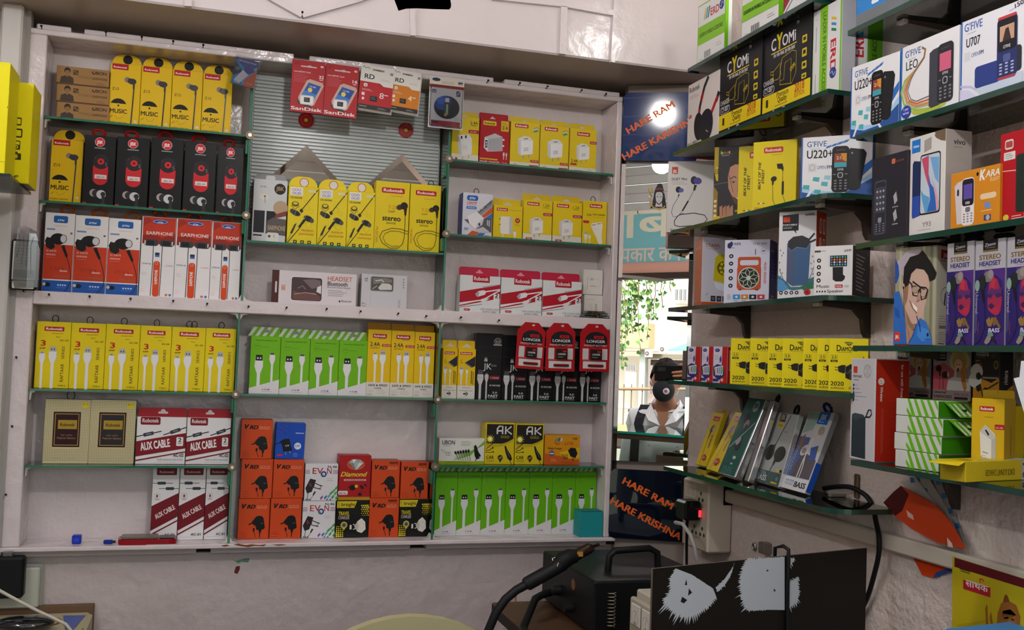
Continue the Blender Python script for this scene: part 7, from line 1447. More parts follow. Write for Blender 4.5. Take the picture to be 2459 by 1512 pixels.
# lowest shelf: boxes leaning back against the wall
def lean(kd, bl, br, tl, depth, label, group=None, xt=1.16):
    zz = z['L5']+.0004; a, b = onZ(*bl, zz), onZ(*br, zz); u = (b-a).normalized(); o = V((0,0,ZC)); dr = ray(*tl); t = o+dr*((a-o).dot(u)/dr.dot(u))
    if t.x > xt: t = a+(t-a)*1.0; t.x = xt
    v = t-a; v = v-u*v.dot(u); h = v.length; v.normalize(); n = v.cross(u).normalized()
    if n.x < 0: n = -n
    w = (b-a).length; lift = max(0, -min(0, (n*depth).z)); o = (a+b)/2+V((0,0,lift))
    m = Matrix(((u.x,n.x,v.x,o.x),(u.y,n.y,v.y,o.y),(u.z,n.z,v.z,o.z),(0,0,0,1))); return put(kd, w, h, m, label, group, depth)
lean('genius_tab', (1670,1118), (1694,1124), (1743,994), .012, 'slim yellow earphone box leaning at the mirror end of the lowest shelf', 'slim yellow earphone boxes')
lean('genius', (1695,1131), (1721,1139), (1766,994), .012, 'slim yellow earphone box leaning against the dark teal one', 'slim yellow earphone boxes')
lean('musicteal', (1723,1141), (1764,1154), (1797,962), .018, 'dark teal and silver earphone box leaning on the lowest shelf')
lean('silverbox', (1786,1158), (1796,1161), (1850,965), .014, 'silver edged earphone box seen from its side, behind the teal one')
lean('extrabass', (1813,1158), (1869,1174), (1861,991), .012, 'grey and silver earphone box with black earbuds, leaning on the lowest shelf')
lean('bluebass', (1876,1174), (1933,1190), (1945,989), .012, 'white and blue earphone box with blue rope loop, leaning on the lowest shelf')
# nearer row, top
side('bluecarton', 2037, 2500, None, z['RA'], 1.048, 0, 'blue and grey carton on the topmost nearer shelf', h=.1, depth=.09)
side('u220', 2043.5, 2159, (2043.8,164), z['RB'], 1.042, 6, 'blue and white phone box at the end of the nearer shelf', 'blue and white feature phone boxes', depth=.03)
side('leo', 2163, 2302, (2164,117), z['RB'], 1.045, 1, 'white feature phone box with curved coloured stripes')
side('u707', 2308, 2476, (2309,55), z['RB'], 1.042, 3, 'white feature phone box showing a red and blue phone')
side('darkphone', 2094, 2179, (2099,382), z['RC'], 1.045, 0, 'dark grey feature phone box beside the smartphone box', depth=.018)
side('vivo', 2184, 2270, (2195,331), z['RC'], 1.05, 0, 'tall cream smartphone box with blue wave picture', xs=2334)
side('kara', 2283, 2400, (2286,418.6), z['RC'], 1.045, 0, 'low orange phone box with a white keypad phone')
side('k24', 2402, 2520, (2401,324.5), z['RC'], 1.05, 0, 'red phone box at the right edge of the nearer shelf')
side('jblman', 2150, 2250, (2151,597), z['RD'], 1.045, 14, 'headset box with a smiling man in glasses and denim shirt', depth=.03)
row3 = [(2274,2338,586),(2342,2414,580),(2418,2492,571)]
for i,(a,b,t) in enumerate(row3): side('zeenx', a, b, (a,t), z['RD'], 1.052, 0, 'purple and white stereo headset box, %s' % ('first, beside the smiling man box','middle one of three','cut off by the right edge')[i], 'purple headset boxes')
side('portred', 2043, 2102, (2043,860), z['RE'], 1.043, 0, 'tall white speaker carton with bright red side', depth=.066)
# stack of green striped cartons
gz = [onX(2155,1103+.0,1.06).z, 0, 0, 0]; zz = z['RE']
for i,lb in enumerate(('bottom green striped carton of the stack','third green striped carton from the top of the stack','second green striped carton from the top, end flap open','topmost green striped carton of the stack, flap open')):
    xl = (2153,2150,2153,2153)[i]; xr = (2257,2263,2266,2254)[i]
    side('green4open' if i >= 2 else 'green4', xl, xr, None, zz, 1.048, 8, lb, 'green striped cartons', depth=.066, h=.0262); zz += .0268
side('uc222', 2333, 2412, (2334,955), z['RE'], 1.075, 30, 'yellow charger box with a white cube charger, behind the lying yellow box', depth=.05)
# back row standing on low yellow boxes
gx = 1.128; zg = onX(2239,960,gx).z
for a,b,lb in ((2182,2245,'low yellow box hidden under the girl earphone boxes'),(2246,2330,'low yellow box under the front girl earphone box and the black guitar box')):
    side('yellowlow', a, b, None, z['RE'], gx-.002, 0, lb, 'low yellow boxes', depth=.045, h=zg-z['RE']-.001)
side('grand', 2150, 2237, (2192,843), zg, gx+.012, 8, 'pink earphone box with a surprised girl, in the shade behind the red sided carton', 'girl earphone boxes', depth=.024)
side('grand', 2240, 2333, (2240,845), zg, gx, 8, 'pink earphone box with a surprised girl in a hat, fully visible', 'girl earphone boxes', depth=.024)
side('riviera', 2337, 2400, (2338,843), zg, gx-.004, 2, 'black and gold earphone box with a guitar picture', depth=.026)
side('yellowlow', 2336, 2404, None, z['RE'], gx-.006, 2, 'low yellow box under the black guitar box', 'low yellow boxes', depth=.045, h=zg-z['RE']-.001)
def lying():
    zz = z['RE']; a = onZ(2318,1158,zz+.0003); b = onZ(2480,1150,zz+.0003); u = (b-a); u.z = 0; w = u.length; u.normalize(); n = V((-u.y,u.x,0)); top = (onY(2318,1108,a.y).z-a.z); o = (a+b)/2
    put('lying', w, top, Matrix(((u.x,n.x,0,o.x),(u.y,n.y,0,o.y),(0,0,1,zz+.0003),(0,0,0,1))), 'yellow charger box lying open at the front of the lowest nearer shelf', None, .04)
lying()
q = MB(); p = [onX(x,y,1.02) for x,y in ((2452,866),(2478,866),(2478,1010),(2462,1000),(2434,908),(2448,905))]; q.prism(p, M('#dfe3ea',.5), V((.0012,0,0))); p = [onX(x,y,1.02) for x,y in ((2462,1000),(2478,1010),(2478,1120),(2466,1118))]; q.prism(p, M('#dfe3ea',.5), V((.0012,0,0)))
tag(q.build('paper_bag'), 'white paper sheet at the right edge before the yellow charger box', 'paper')

# ================================================================== mirror panel and the two blue lettered panels across the corner
MP = V((1.0035, 2.398, 0)); MN = -(ray(1584,885).normalized()); MU = V((MN.y*-1, MN.x, 0)).normalized(); MU = MU if MU.x > 0 else -MU; MVv = MN.cross(MU); MVv = MVv if MVv.z > 0 else -MVv
MP0 = V((MP.x, MP.y, ZC))
def on_plane(px, py, P0, n): d = ray(px, py); o = V((0,0,ZC)); return o+d*((P0-o).dot(n)/d.dot(n))
def vm(px, py, dist):
    """the real place of what the mirror shows at this direction and optical distance"""
    p = V((0,0,ZC))+ray(px,py).normalized()*dist; return p-MN*(2*(p-MP0).dot(MN))
def panel_mesh(name, pts2, P0, U, Vv, N, mat, thick=.004, art=None):
    q = MB(); P = [P0+U*a+Vv*b for a,b in pts2]; q.prism(P, mat, -N*thick); 
    if art: art(q)
    return q.build(name)
def rr(x0, y0, x1, y1, rl, rt=None):
    out = []
    for cx,cy,a0,r in ((x1-(rt or .004),y1-(rt or .004),0,rt or .004),(x0+rl,y1-rl,90,rl),(x0+rl,y0+rl,180,rl),(x1-(rt or .004),y0+(rt or .004),270,rt or .004)):
        for i in range(6): t = math.radians(a0+18*i); out.append((cx+r*math.cos(t), cy+r*math.sin(t)))
    return out
def mirror():
    W = (on_plane(1657,900,MP0,MN)-MP0).dot(MU); z1 = (on_plane(1560,391,MP0,MN)-MP0).dot(MVv); z0 = (on_plane(1560,1112,MP0,MN)-MP0).dot(MVv)
    q = MB(); bw = .0105; dp = .0011
    P = lambda a,b,c: MP0+MU*a+MVv*b+MN*c
    q.add([P(bw,z0+.003,0),P(W-bw,z0+.003,0),P(W-bw,z1-.003,0),P(bw,z1-.003,0)], [[0,1,2,3]], MIRROR)
    q.add([P(0,z0+.003,-dp),P(bw,z0+.003,0),P(bw,z1-.003,0),P(0,z1-.003,-dp)], [[0,1,2,3]], MIRROR)
    q.add([P(W-bw,z0+.003,0),P(W,z0+.003,-dp),P(W,z1-.003,-dp),P(W-bw,z1-.003,0)], [[0,1,2,3]], MIRROR)
    q.add([P(0,z0+.003,-dp),P(W,z0+.003,-dp),P(W,z0+.003,-.005),P(0,z0+.003,-.005),P(0,z1-.003,-dp),P(W,z1-.003,-dp),P(W,z1-.003,-.005),P(0,z1-.003,-.005)], [[0,3,2,1],[4,5,6,7],[0,4,7,3],[1,2,6,5],[3,7,6,2]], EDGE)
    o = q.build('wall_mirror'); tag(o, 'tall mirror across the corner reflecting the street and a person', 'mirror')
    # sticker of a crowned head with a trident
    q = MB(); a = on_plane(1553,505,MP0,MN); b = on_plane(1603,440,MP0,MN); w = (b-a).dot(MU); h = (b-a).dot(MVv); A = Art(q, a+MN*.0006, MU, MVv, w, h); k = 100/A.H
    A.p([(30,60),(36,30),(44,14),(58,4),(76,10),(84,30),(92,60),(98,90),(80,92),(30,92),(18,92),(24,78)], '#15151a'); A.e(62, 10, 14, 12, '#15151a'); A.p([(44,20),(62,17),(78,22),(78,26),(62,22),(44,25)], '#a8262c')
    A.p([(42,44),(46,34),(60,32),(74,34),(78,46),(74,66),(60,76),(46,66)], '#d9d9d9'); A.p([(46,70),(60,80),(74,70),(78,86),(42,86)], '#d3d3d3'); A.ln([(52,40),(68,40)],2,'#3a3a40'); A.e(52,50,4,2,'#2a2a30'); A.e(68,50,4,2,'#2a2a30'); A.ln([(60,48),(59,58),(62,59)],1.4,'#8d8a8a'); A.ln([(55,65),(66,65)],2,'#a8323a'); A.ln([(46,47),(56,46)],1.4,'#2a2a30'); A.ln([(64,46),(75,47)],1.4,'#2a2a30')
    A.ln([(44,72),(60,79),(76,72)],1.6,'#b5303a'); A.ln([(24,80),(34,90),(60,94),(84,90),(90,82)],7,'#c2a258'); A.e(21,72,8,11,'#c9ad66'); A.ln([(64,92),(66,99)],5,'#c2a258'); A.ln([(16,96),(15,20)],3,'#b5922c'); A.ln([(6,18),(7,30),(15,36),(24,30),(25,18)],4,'#c9a52c'); A.ln([(15,36),(15,12)],4,'#c9a52c'); A.e(12,50,6,6,'#dcd9d6'); A.e(20,46,5,5,'#c2622c'); A.p([(76,28),(84,32),(90,26),(84,36)],'#dcdcdc')
    s = q.build('sticker'); tag(s, 'small sticker of a dark haired deity with trident on the mirror', 'sticker')
    # upper panel, leaning slightly forward at the top
    pb = on_plane(1570,387,MP0,MN); P0 = MP0+MVv*(pb-MP0).dot(MVv); th = math.radians(3.4); N2 = (MN*math.cos(th)-MVv*math.sin(th)); V2 = (MVv*math.cos(th)+MN*math.sin(th)); P0 = P0+MN*.0015
    BLUE = M('#0b2864', .012, 0, 'blue_painted_glass', .6, .4); NAVY = M('#0a1120', .012, 0, 'navy_painted_glass', .5, .3)
    top = (on_plane(1570,222,P0,N2)-P0).dot(V2); OR = '#e0621c'
    def lettering(q, P0_, U, Vv, N, items):
        for txt,(xa,ya),(xb,yb),hh in items:
            a, b = on_plane(xa,ya,P0_,N), on_plane(xb,yb,P0_,N); a2 = V(((a-P0_).dot(U),(a-P0_).dot(Vv))); b2 = V(((b-P0_).dot(U),(b-P0_).dot(Vv))); d = b2-a2; L = d.length; ang = math.degrees(math.atan2(d.y,d.x))
            A = Art(q, P0_+U*a2.x+Vv*a2.y, U, Vv, .1, .1); A.t(txt, 0, 100, hh*1000, OR, L*1000, .028, 'l', ang)
    o = panel_mesh('lettered_panel', rr(0,.001,W,top,.016), P0, MU, V2, N2, BLUE, .004, lambda q: lettering(q, P0, MU, V2, N2, [('HARE RAM',(1509,322),(1622,255),.0165),('HARE KARISHNA',(1499,385),(1678,288),.0165)]))
    tag(o, 'blue glass panel with orange slanted words, above the mirror', 'panel')
    pt = on_plane(1560,1129,MP0,MN); b0 = (pt-MP0).dot(MVv); bot = (on_plane(1560,1296,MP0,MN)-MP0).dot(MVv)
    o = panel_mesh('lettered_panel', [(a,b) for a,b in rr(-.004,bot,W,b0,.016)], MP0, MU, MVv, MN, NAVY, .004, lambda q: lettering(q, MP0, MU, MVv, MN, [('HARE RAM',(1493,1159),(1612,1223),.0165),('HARE KRISHNA',(1464,1207),(1632,1297),.0165)]))
    tag(o, 'dark navy glass panel with orange slanted words, below the mirror', 'panel')
    # the corner behind the panels
    q = MB(); a = MP0-MN*.012; b = a+MU*(W+.004); q.prism([(a.x+.012,a.y,ZC-.6),(b.x-.004,b.y,ZC-.6),(b.x-.004,b.y,ZC+.714),(a.x+.012,a.y,ZC+.714)], M('#8d8078',.6), V((.004,.03,0))); struct(q, 'trim_5')
    q = MB(); a = MP0+MU*.004+MVv*(bot-.02)-MN*.02; q.prism([tuple(a), tuple(a+MU*W*.95), tuple(a+MU*W*.95+MVv*.016), tuple(a+MVv*.016)], DARK_GAP, -MN*.004); struct(q, 'trim_6')
mirror()

# ================================================================== lamp and fan
def lamp():
    p = vm(1589,393,4.45); root = empty('ceiling_lamp', p); tag(root, 'round white bulb lamp hanging from the shop ceiling', 'lamp')
    q = MB(); E = bpy.data.materials.new('lamp_glow'); E.use_nodes = True; N, L = nodes(E); N.remove(N['Principled BSDF']); e = N.new('ShaderNodeEmission'); e.inputs[0].default_value = (1,.975,.955,1); e.inputs[1].default_value = LAMP_E; L.new(e.outputs[0], N['Material Output'].inputs[0])
    q.ball((0,0,-.005), .041, E, rz=.038); q.build('bulb', root)
    q = MB(); q.tube([(0,0,.04),(0,0,.085)], .034, M('#d9d6d2',.4), 16, r2=.02); q.build('socket', root)
    q = MB(); q.tube([(0,0,.085),(0,0,CEIL-p.z)], .004, BLACK, 6); q.build('cord', root)
lamp()
def tube_light():
    p = (XL_+.004, 1.35, ZC+.80); root = empty('tube_light', p); tag(root, 'long white tube light on the left wall outside the picture', 'lamp')
    E = bpy.data.materials.new('tube_glow'); E.use_nodes = True; N, L = nodes(E); N.remove(N['Principled BSDF']); e = N.new('ShaderNodeEmission'); e.inputs[0].default_value = (.97,.98,1,1); e.inputs[1].default_value = TUBE_E; L.new(e.outputs[0], N['Material Output'].inputs[0])
    q = MB(); q.box((0,-.5,-.03),(.028,.5,.03), M('#d9d9d6',.4), .004); q.build('fitting', root)
    q = MB(); q.tube([(.045,-.48,0),(.045,.48,0)], .014, E, 12); q.build('tube', root)
    for y in (-.49,.49): q = MB(); q.box((.0282,y-.008,-.016),(.06,y+.008,.016), M('#d9d9d6',.4), .002); q.build('holder', root)
tube_light()
def wall_lamp():
    p = V((XW-.05, 1.70, ZC+.93)); root = empty('wall_lamp', p); tag(root, 'round white bulb lamp on the right wall above the top shelf, outside the picture', 'lamp')
    E = bpy.data.materials.new('wall_lamp_glow'); E.use_nodes = True; N, L = nodes(E); N.remove(N['Principled BSDF']); e = N.new('ShaderNodeEmission'); e.inputs[0].default_value = (1,.97,.94,1); e.inputs[1].default_value = WALL_E; L.new(e.outputs[0], N['Material Output'].inputs[0])
    q = MB(); q.ball((-.05,0,0), .036, E); q.build('bulb', root); q = MB(); q.tube([(-.012,0,0),(.0495,0,0)], .026, M('#d9d6d2',.4), 16); q.build('socket', root)
wall_lamp()
def fan():
    p = onY(1003,30,1.15); hub = V((p.x-.17, p.y-.34, p.z+.01)); root = empty('ceiling_fan', hub); tag(root, 'dark brown ceiling fan, one blade tip showing under the beam', 'fan')
    BR = M('#33291f', .4); tip = [onY(x,y,1.15) for x,y in ((944,-8),(957,26),(975,21),(1000,20),(1040,22),(1079,23),(1083,17),(1078,-8))]
    d = (tip[1]+tip[5])/2-hub; 
    q = MB(); q.tube([(0,0,-.03),(0,0,.03)], .09, BR, 20); q.tube([(0,0,.03),(0,0,.07)], .05, BR, 16); q.build('motor', root)
    q = MB(); q.tube([(0,0,.05),(0,0,CEIL-hub.z)], .012, M('#3a3128',.4), 10); q.build('rod', root)
    c = V((d.x,d.y,0)).normalized(); L = V((d.x,d.y)).length; side_ = V((-c.y,c.x,0))
    for k in range(3):
        r = Matrix.Rotation(2*math.pi*k/3, 3, 'Z'); q = MB(); dz = tip[1].z-hub.z
        pts = [c*.10-side_*.035, c*.18-side_*.06, c*(L*.98)-side_*.064, c*L-side_*.055, c*(L*.985), c*L+side_*.05, c*(L*.97)+side_*.066, c*.18+side_*.06, c*.10+side_*.035]
        if k == 0: pts = [c*.10-side_*.035]+[t-hub for t in tip[::-1]]+[c*.10+side_*.035]; q.prism([tuple(a) for a in pts], BR, V((0,0,.004)))
        else: q.prism([tuple(r @ V((a.x,a.y,dz*(a.length/L)))) for a in pts], BR, V((0,0,.003)))
        q.build('blade', root)
fan()

# ================================================================== desk corner under the cabinet
ZT = ZC-.564
def desk():
    a = onZ(1216,1477,ZT); root = empty('work_table', (a.x+.3, 1.7, 0)); tag(root, 'brown wooden work table under the soldering station', 'table'); o = V(root.location)
    q = MB(); q.box((a.x-o.x,1.02-o.y,ZT-.03),(XW-.01-o.x,a.y+.12-o.y,ZT), paint('desk_wood','#5a3f2c',.45,.1,30,.4,'#3a281c'), .003, {'L': M('#241f1b',.6)}); q.build('table_top', root)
    for x in (a.x+.03, XW-.05):
        for y in (1.08, a.y): q = MB(); q.box((x-.02-o.x,y-.02-o.y,0),(x+.02-o.x,y+.02-o.y,ZT-.0305), M('#3a281c',.6), .003); q.build('leg', root)
desk()
def station():
    BK = M('#131416',.45); a = onZ(1428,1396,ZC-.449); x0, y0 = a.x, a.y; y1 = y0+.33; x1 = x0+.27; z0, z1 = ZT+.006, ZC-.449
    root = empty('soldering_station', ((x0+x1)/2,(y0+y1)/2,ZT)); tag(root, 'black metal soldering station box with carry handle and spring holder', 'soldering station'); o = V(root.location)
    def part(nm, fn, par=None): q = MB(); fn(q); q.v = [tuple(V(v)-o) for v in q.v]; return q.build(nm, par or root)
    part('case', lambda q: q.box((x0,y0,z0),(x1,y1,z1), BK, .004))
    for x in (x0+.03,x1-.03):
        for y in (y0+.03,y1-.03): part('rubber_foot', lambda q: q.box((x-.012,y-.012,ZT+.0003),(x+.012,y+.012,z0), RUBBER))
    hy = y0+.10; part('carry_handle', lambda q: q.tube([(x0+.07,hy,z1-.001),(x0+.072,hy,z1+.03),(x0+.085,hy,z1+.042),(x0+.165,hy,z1+.046),(x0+.185,hy,z1+.036),(x0+.188,hy,z1-.001)], .0075, BK, 10))
    def face(q):
        A = Art(q, (x0,y1,z0), (0,-1,0), (0,0,1), y1-y0, z1-z0); A.e(18,37,3.6,3.6,'#b58a1c'); A.e(63,30,3.6,3.6,'#8a5a2a')
    part('indicator_lights', face)
    for fy,fz in ((.62,.42),(.38,.24)): part('knob', lambda q: q.tube([(x0+.001,y1-(y1-y0)*(1-fy)*1.0,z0+(z1-z0)*fz),(x0-.018,y1-(y1-y0)*(1-fy),z0+(z1-z0)*fz)], .0105, M('#1b1c1e',.4), 12))
    pts = []
    for i in range(90): t = 2*math.pi*i/9; pts.append((x0+.035+.008*math.cos(t), y0-.010+.008*math.sin(t), z0+.018+i*.0008))
    part('spring_holder', lambda q: q.tube(pts, .0011, M('#a59a82',.3,.7), 6))
    # hose into the left face, and the hot-air handle on its wire hook
    H = M('#17181b',.5); e1 = V((x0-.0008,y0+.24,z0+.035)); b = onZ(1256,1508,ZT+.0095)
    q = MB(); q.tube([e1, e1+V((-.03,-.01,-.004)), (e1+b)/2+V((-.01,0,.022)), b, b+V((-.02,-.12,0))], .0085, H, 10); tag(q.build('hose'), 'short black hose coming out of the left face of the soldering station', 'hose')
    Yg = y0+.05; g = lambda x,y,dy=0: onY(x,y,Yg+dy)
    root2 = empty('hot_air_gun', g(1300,1372)); tag(root2, 'black hot-air soldering gun resting in a wire hook, with brown metal nozzle', 'soldering gun'); o = V(root2.location)
    def part2(nm, fn): q = MB(); fn(q); q.v = [tuple(V(v)-o) for v in q.v]; return q.build(nm, root2)
    part2('grip', lambda q: q.tube([g(1262,1404),g(1266,1401),g(1320,1371),g(1352,1351)], [.0125,.0145,.0145,.0155], H, 16))
    part2('collar', lambda q: q.tube([g(1346,1354),g(1352,1345),g(1370,1336),g(1384,1334)], [.0165,.0185,.0165,.0135], M('#101113',.55), 14))
    part2('nozzle', lambda q: q.tube([g(1383,1333),g(1415,1316),g(1423,1312),g(1424,1311),g(1439,1306)], [.0115,.0115,.008,.004,.003], M('#4a3a33',.25,.8), 14))
    part2('label_plate', lambda q: q.box(g(1386,1336,-.0125),g(1400,1324,-.0118), M('#b58a3a',.3)))
    part2('hose', lambda q: q.tube([g(1264,1403),g(1240,1416),g(1214,1438),g(1190,1472),g(1172,1515),g(1160,1570)], [.0095,.009,.009,.009,.009,.009], H, 10))
    part2('wire_hook', lambda q: (q.tube([g(1330,1386),g(1340,1352,-.016),g(1344,1348,-.01),g(1352,1366)], .0015, CHROME, 6), q.tube([g(1330,1352,.004),g(1326,1340,.012),g(1334,1338,.01)], .0015, CHROME, 6)))
station()
def meter():
    C = M('#b5b0a0',.45); p = onY(1517,1413,1.80); x0 = p.x; y1 = 1.80; y0 = 1.665; zt = p.z; root = empty('power_meter', (x0+.06,(y0+y1)/2,ZT)); tag(root, 'old cream power supply with dial meters behind the dark board', 'meter'); o = V(root.location)
    def part(nm, fn, par=None): q = MB(); fn(q); q.v = [tuple(V(v)-o) for v in q.v]; return q.build(nm, par or root)
    part('case', lambda q: q.box((x0+.010,y0,ZT+.0003),(x0+.12,y1,zt), C, .003))
    part('front_panel', lambda q: q.box((x0-.002,y0-.001,ZT+.004),(x0+.0098,y1+.002,zt-.014), M('#a8a391',.45), .003))
    def dial(q, y): q.box((x0-.006,y-.040,zt-.062),(x0-.0022,y,zt-.022), M('#c9c6bb',.2), .002); A = Art(q,(x0-.006,y,zt-.062),(0,-1,0),(0,0,1),.040,.040); A.r(8,8,92,92,'#d3d0c6',3); A.ring(50,62,32,2,'#77746a'); A.ln([(50,66),(58,36)],2,'#3a3836'); A.p([(40,90),(50,74),(60,90)],'#8a6a4a')
    part('dial', lambda q: dial(q, y1-.012)); part('dial', lambda q: dial(q, y1-.060))
    part('switch', lambda q: q.box((x0-.006,y1-.040,ZT+.022),(x0-.0022,y1-.034,ZT+.040), BLACK))
meter()
def board():
    R = V((1.125,1.53,0)); d = ray(1567,1400); t = V((.97,.243,0)).normalized(); dd = V((d.x,d.y,0)); s = (R.x*dd.y-R.y*dd.x)/(t.x*dd.y-t.y*dd.x); L = R-t*s; n = V((t.y,-t.x,0)); n = n if n.y < 0 else -n
    zl = ZC + (onY(1567,1365,L.y).z-ZC); zr = onY(2096,1315,R.y).z; z0 = ZT+.0004; w = (R-L).length; h = (zl+zr)/2-z0
    q = MB(); DK = M('#14110e',.5); a = V((L.x,L.y,z0)); P = [a, a+t*w, a+t*w+V((0,0,zr-z0)), a+V((0,0,zl-z0))]
    q.prism([tuple(v) for v in P], M('#5f564a',.6), -n*.004, DK)
    A = Art(q, a, t, V((0,0,1)), w, h); W2 = '#b5bcc4'; rnd = random.Random(3)
    def px(x, y): 
        dd = ray(x, y); o = V((0,0,ZC)); k = (a-o).dot(n)/dd.dot(n); p = o+dd*k-a; return (p.dot(t)/w*100, 100-p.z/h*100)
    def torn(pts, rag):
        out = []
        for i,(x,y) in enumerate(pts):
            x2,y2 = pts[(i+1)%len(pts)]; m = max(1,int(math.hypot(x2-x,y2-y)/2.6)) if rag[i] else 1
            for k in range(m): f = k/m; r = rag[i]*(.15+1.15*rnd.random()**1.5) if k%2 else -rag[i]*.55*rnd.random(); dx,dy = x2-x,y2-y; l = math.hypot(dx,dy) or 1; g = r*.7 if k%2 else 0; out.append(px(x+dx*f+dy/l*r-g*.5, y+dy*f-dx/l*r+g))
        A.p(out, W2)
    torn([(1622,1364),(1660,1378),(1712,1412),(1720,1432),(1704,1458),(1660,1482),(1640,1484),(1608,1466),(1590,1442),(1610,1418),(1608,1390)], [0,2,0,5,9,9,12,12,7,5,4])
    torn([(1718,1410),(1738,1392),(1760,1360),(1763,1350),(1756,1378),(1742,1402),(1724,1420)], [3,1,0,1,3,4,2])
    torn([(1794,1340),(1850,1338),(1884,1336),(1884,1464),(1840,1464),(1794,1466),(1780,1440),(1776,1400),(1780,1366)], [6,3,0,0,2,9,9,8,6])
    torn([(1892,1340),(1908,1338),(1904,1352),(1892,1366)], [4,6,6,2]); torn([(1892,1398),(1916,1382),(1920,1424),(1914,1446),(1892,1462)], [9,8,8,8,3])
    for pts in ([(1648,1390),(1650,1404),(1644,1404)],[(1654,1412),(1662,1422),(1652,1430)],[(1638,1432),(1650,1440),(1642,1448),(1634,1444)],[(1842,1366),(1846,1370),(1840,1372)],[(1858,1412),(1863,1418),(1858,1420)]): A.p([px(*c) for c in pts], '#1d1916')
    o = q.build('dark_board'); tag(o, 'dark brown board with two torn white sticker remains, leaning before the desk', 'board')
    c1 = lambda x,y,k=.004: (lambda dd: V((0,0,ZC))+dd*((a-V((0,0,ZC))).dot(n)/dd.dot(n))+n*k)(ray(x,y))
    q = MB(); top = c1(1889,1324); q.tube([c1(1886,1520), c1(1887,1400), c1(1889,1340), top+V((0,0,.004)), top-n*.012+V((0,0,.008)), top-n*.03+V((0,0,.002)), top-n*.032-V((0,0,.1))], .0033, RUBBER, 8); tag(q.build('cable'), 'thin black cable hanging over the dark board', 'cable')
board()
def switchboard():
    x0 = XW-.062; ya, yb = 2.09, 2.218; z0, z1 = onX(1712,1335,x0).z, onX(1712,1164,x0).z; root = empty('switchboard', (XW,(ya+yb)/2,z0)); tag(root, 'cream electrical switchboard with sockets on the right wall below the glass shelf', 'switchboard'); o = V(root.location)
    def part(nm, fn, par=None): q = MB(); fn(q); q.v = [tuple(V(v)-o) for v in q.v]; return q.build(nm, par or root)
    C = M('#c2b6a5',.4); part('box', lambda q: q.box((x0,ya,z0),(XW-.0005,yb,z1), C, .004))
    def plate(q):
        A = Art(q, (x0,yb,z0), (0,-1,0), (0,0,1), yb-ya, z1-z0); A.r(4,3,96,97,'#b5a998',3); A.r(10,8,52,26,'#cfc4b4',3); A.r(13,10,30,24,'#bdb2a2',2); A.r(33,10,50,24,'#bdb2a2',2)
        for cx,cy in ((72,22),(50,72),(80,72)):
            for dx,dy in ((-7,4),(7,4),(0,-5)): A.e(cx+dx,cy+dy,3.4,3.4,'#2a2420')
    part('face_plate', plate)
    ax, ay, az = x0-.0005, 2.150, (onX(1660,1228,x0-.03)).z; r = empty('plug_adapter', (ax,ay,az)); tag(r, 'black plug adapter with red light in the cream switchboard', 'plug'); o = V(r.location)
    def part3(nm, fn): q = MB(); fn(q); q.v = [tuple(V(v)-o) for v in q.v]; return q.build(nm, r)
    part3('body', lambda q: (q.box((ax-.042,ay-.030,az-.022),(ax,ay+.022,az+.022), BLACK, .005), q.box((ax-.03,ay-.036,az+.004),(ax-.004,ay+.030,az+.020), BLACK, .004)))
    LED = bpy.data.materials.new('red_led'); LED.use_nodes = True; b = LED.node_tree.nodes['Principled BSDF']; b.inputs['Base Color'].default_value = (.8,.02,.02,1); b.inputs['Emission Color'].default_value = (1,.03,.05,1); b.inputs['Emission Strength'].default_value = 1.1
    part3('red_light', lambda q: q.box((ax-.008,ay-.0315,az-.014),(ax-.001,ay-.0299,az+.002), LED, .0005))
    q = MB(); c = V((ax-.02,ay+.0,az-.0225)); q.tube([c, c+V((0,.002,-.012)), c+V((.002,.004,-.07)), c+V((.004,.003,-.14))], .0042, BLACK, 8, r2=.0028); tag(q.build('cable'), 'black lead hanging down from the plug adapter', 'cable')
    X = x0-.03; q = MB(); q.tube([onX(1622,1254,X-.02),onX(1640,1258,X-.02),onX(1658,1284,X-.015),onX(1668,1312,X-.01),onX(1674,1345,X)], [.0048,.0046,.0044,.0042,.004], M('#a8a6a2',.35), 8); tag(q.build('cable'), 'thick grey white cable curving below the plug adapter', 'cable')
    # small clip and ring on the wall
    p = onX(1812,1312,XW-.002); p2 = onX(1845,1315,XW-.002); q = MB(); q.box((XW-.02,p2.y-.012,p2.z-.012),(XW-.0005,p2.y+.012,p2.z+.012), M('#8d8478',.3,.6), .002); o = q.build('door_latch'); tag(o, 'small metal latch and ring on the right wall above the dark board', 'latch')
    q = MB(); q.tube([(XW-.003,p.y+.006*math.cos(t),p.z+.008*math.sin(t)) for t in [i*math.pi/6 for i in range(12)]], .0022, CHROME, 6, True); q.build('ring', o)
switchboard()
def smooth(P, n=4):
    out = []; P = [V(p) for p in P]
    for i in range(len(P)-1):
        p0, p1, p2, p3 = P[max(0,i-1)], P[i], P[i+1], P[min(len(P)-1,i+2)]
        for k in range(n): t = k/n; out.append(.5*((2*p1)+(p2-p0)*t+(2*p0-5*p1+4*p2-p3)*t*t+(3*p1-p0-3*p2+p3)*t**3))
    return out+[P[-1]]
